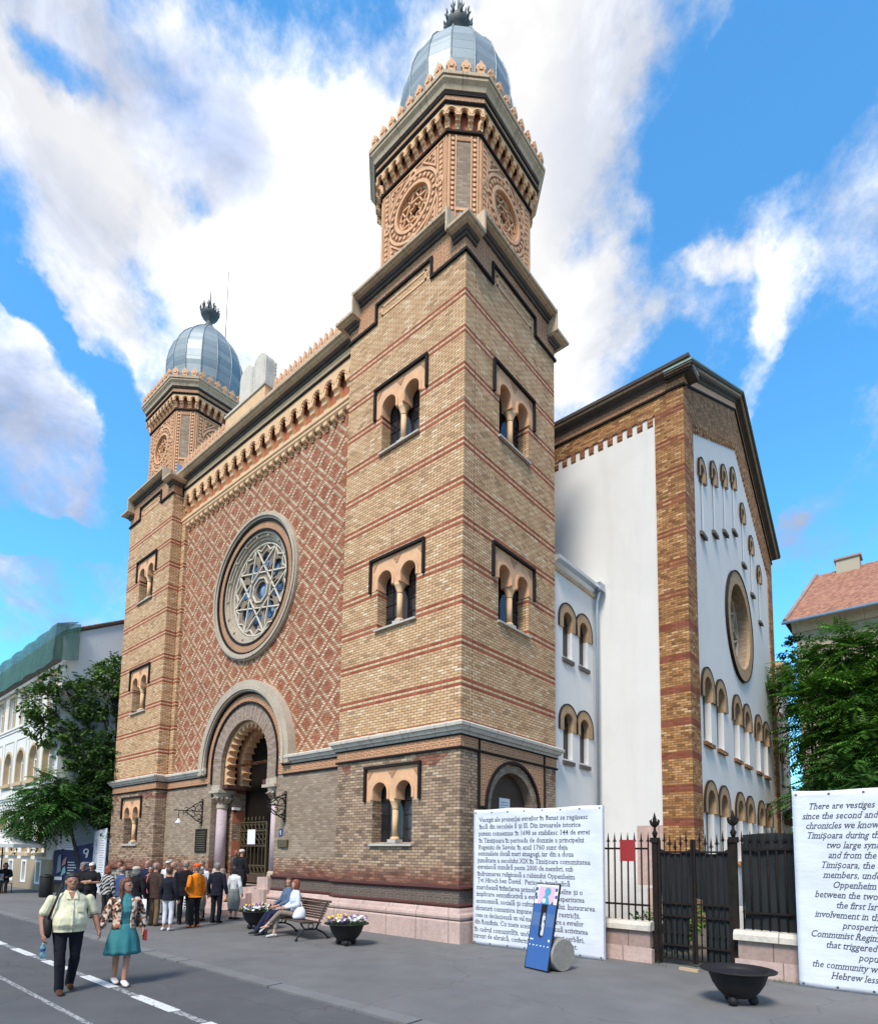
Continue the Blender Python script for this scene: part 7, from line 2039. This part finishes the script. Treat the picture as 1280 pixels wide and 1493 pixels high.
def carrier(label, o, p, rz, printed):
    b = MB().mat('paper'); loft(b, [((0, 0, 0), (.16, 0, 0), (0, .035, 0)), ((0, 0, .05), (.18, 0, 0), (0, .05, 0)), ((0, 0, .30), (.185, 0, 0), (0, .035, 0)), ((0, 0, .40), (.17, 0, 0), (0, .012, 0))], 18)
    for s in (-1, 1): b.tube([(-.05, s * .01, .39), (-.02, s * .01, .50), (.02, s * .01, .50), (.05, s * .01, .39)], .008, 5)
    if printed: b.mat('red_sign').box(-.11, .12, .037, .046, .24, .27).mat('grey_print').box(-.13, -.02, .037, .045, .24, .265)
    else:
        b.mat('ink')
        for i in range(3):
            for j in range(4): b.box(-.10 + .08 * i, -.05 + .08 * i, .040, .052, .06 + .08 * j, .10 + .08 * j)
    return held('carrier_bag', label, 'bag', b, o, p, rz)
carrier('white plastic carrier bag with a red line of print held by the man in brown', pB, (.12, .30, .34), .1, True)
carrier('white carrier bag with dark spots beside the striped skirt', pI, (.28, .12, .32), .2, False)
hd = MB().mat('terracotta'); loft(hd, [((0, 0, 0), (.05, 0, 0), (0, .12, 0)), ((0, 0, .16), (.04, 0, 0), (0, .10, 0))], 12); hd.tube([(0, -.07, .15), (0, -.03, .33), (0, .03, .33), (0, .07, .15)], .008, 5)
held('handbag', 'brown leather handbag at the side of the woman in the grey skirt', 'bag', hd, pH, (.30, -.02, .52))

# ---------------------------------------------------------------- two people resting on the bench
rz_ = R(-8)
def bench_pt(x, y): return (-3.45 + x * math.cos(rz_) - y * math.sin(rz_), -2.15 + x * math.sin(rz_) + y * math.cos(rz_))
F_ = (math.sin(rz_) - .15, -math.cos(rz_))
qa = person('man in blue denim shirt and navy trousers sitting on the bench with crossed feet', bench_pt(-.62, .06), F_, 1.72, 1.02, 0, 'skin', (.085, .13, .20), sleeves='mid', hem=.49, bcol=(.016, .018, .045), shoes=(.03, .03, .032), hair='bob', hcol='brown_hair', sit=.46, turn=.95, lean_=-.10, group='people resting on the bench',
       legs={'r': [(-.09, 0, .54), (-.12, -.44, .50), (-.04, -.72, .11)], 'l': [(.09, 0, .54), (.10, -.43, .50), (.10, -.62, .085)]}, arms={'r': [(-.25, -.05, 1.12), (-.10, -.32, 1.02)], 'l': [(.25, -.02, 1.12), (.12, -.30, 1.00)]})
qb = person('red haired woman in white top and beige cropped trousers sitting cross legged on the bench', bench_pt(-.02, .04), F_, 1.66, 1.0, 0, 'pale_skin', (.60, .63, .70), hem=.49, bottom='crop', bcol=(.23, .18, .14), shoes=(.55, .52, .48), hair='bob', hcol='red_hair', sit=.46, turn=-.55, lean_=.06, fem=True, group='people resting on the bench',
       legs={'l': [(.09, 0, .54), (.02, -.42, .60), (-.10, -.68, .30)], 'r': [(-.09, 0, .54), (-.09, -.43, .50), (-.06, -.52, .085)]}, arms={'r': [(-.24, -.05, 1.10), (-.06, -.28, 1.02)], 'l': [(.24, -.04, 1.10), (.06, -.30, 1.02)]})
tb_ = MB().mat('paper'); loft(tb_, [((0, 0, 0), (.10, 0, 0), (0, .15, 0)), ((0, 0, .06), (.12, 0, 0), (0, .17, 0)), ((0, .02, .20), (.08, 0, 0), (0, .13, 0)), ((0, .03, .28), (.03, 0, 0), (0, .06, 0))], 14)
tb_.tube([(0, -.05, .24), (-.03, -.04, .40), (-.02, .04, .40), (0, .08, .24)], .012, 5)
held('tote_bag', 'soft white tote bag lying on the bench beside the red haired woman', 'bag', tb_, qb, (.28, -.02, .455))
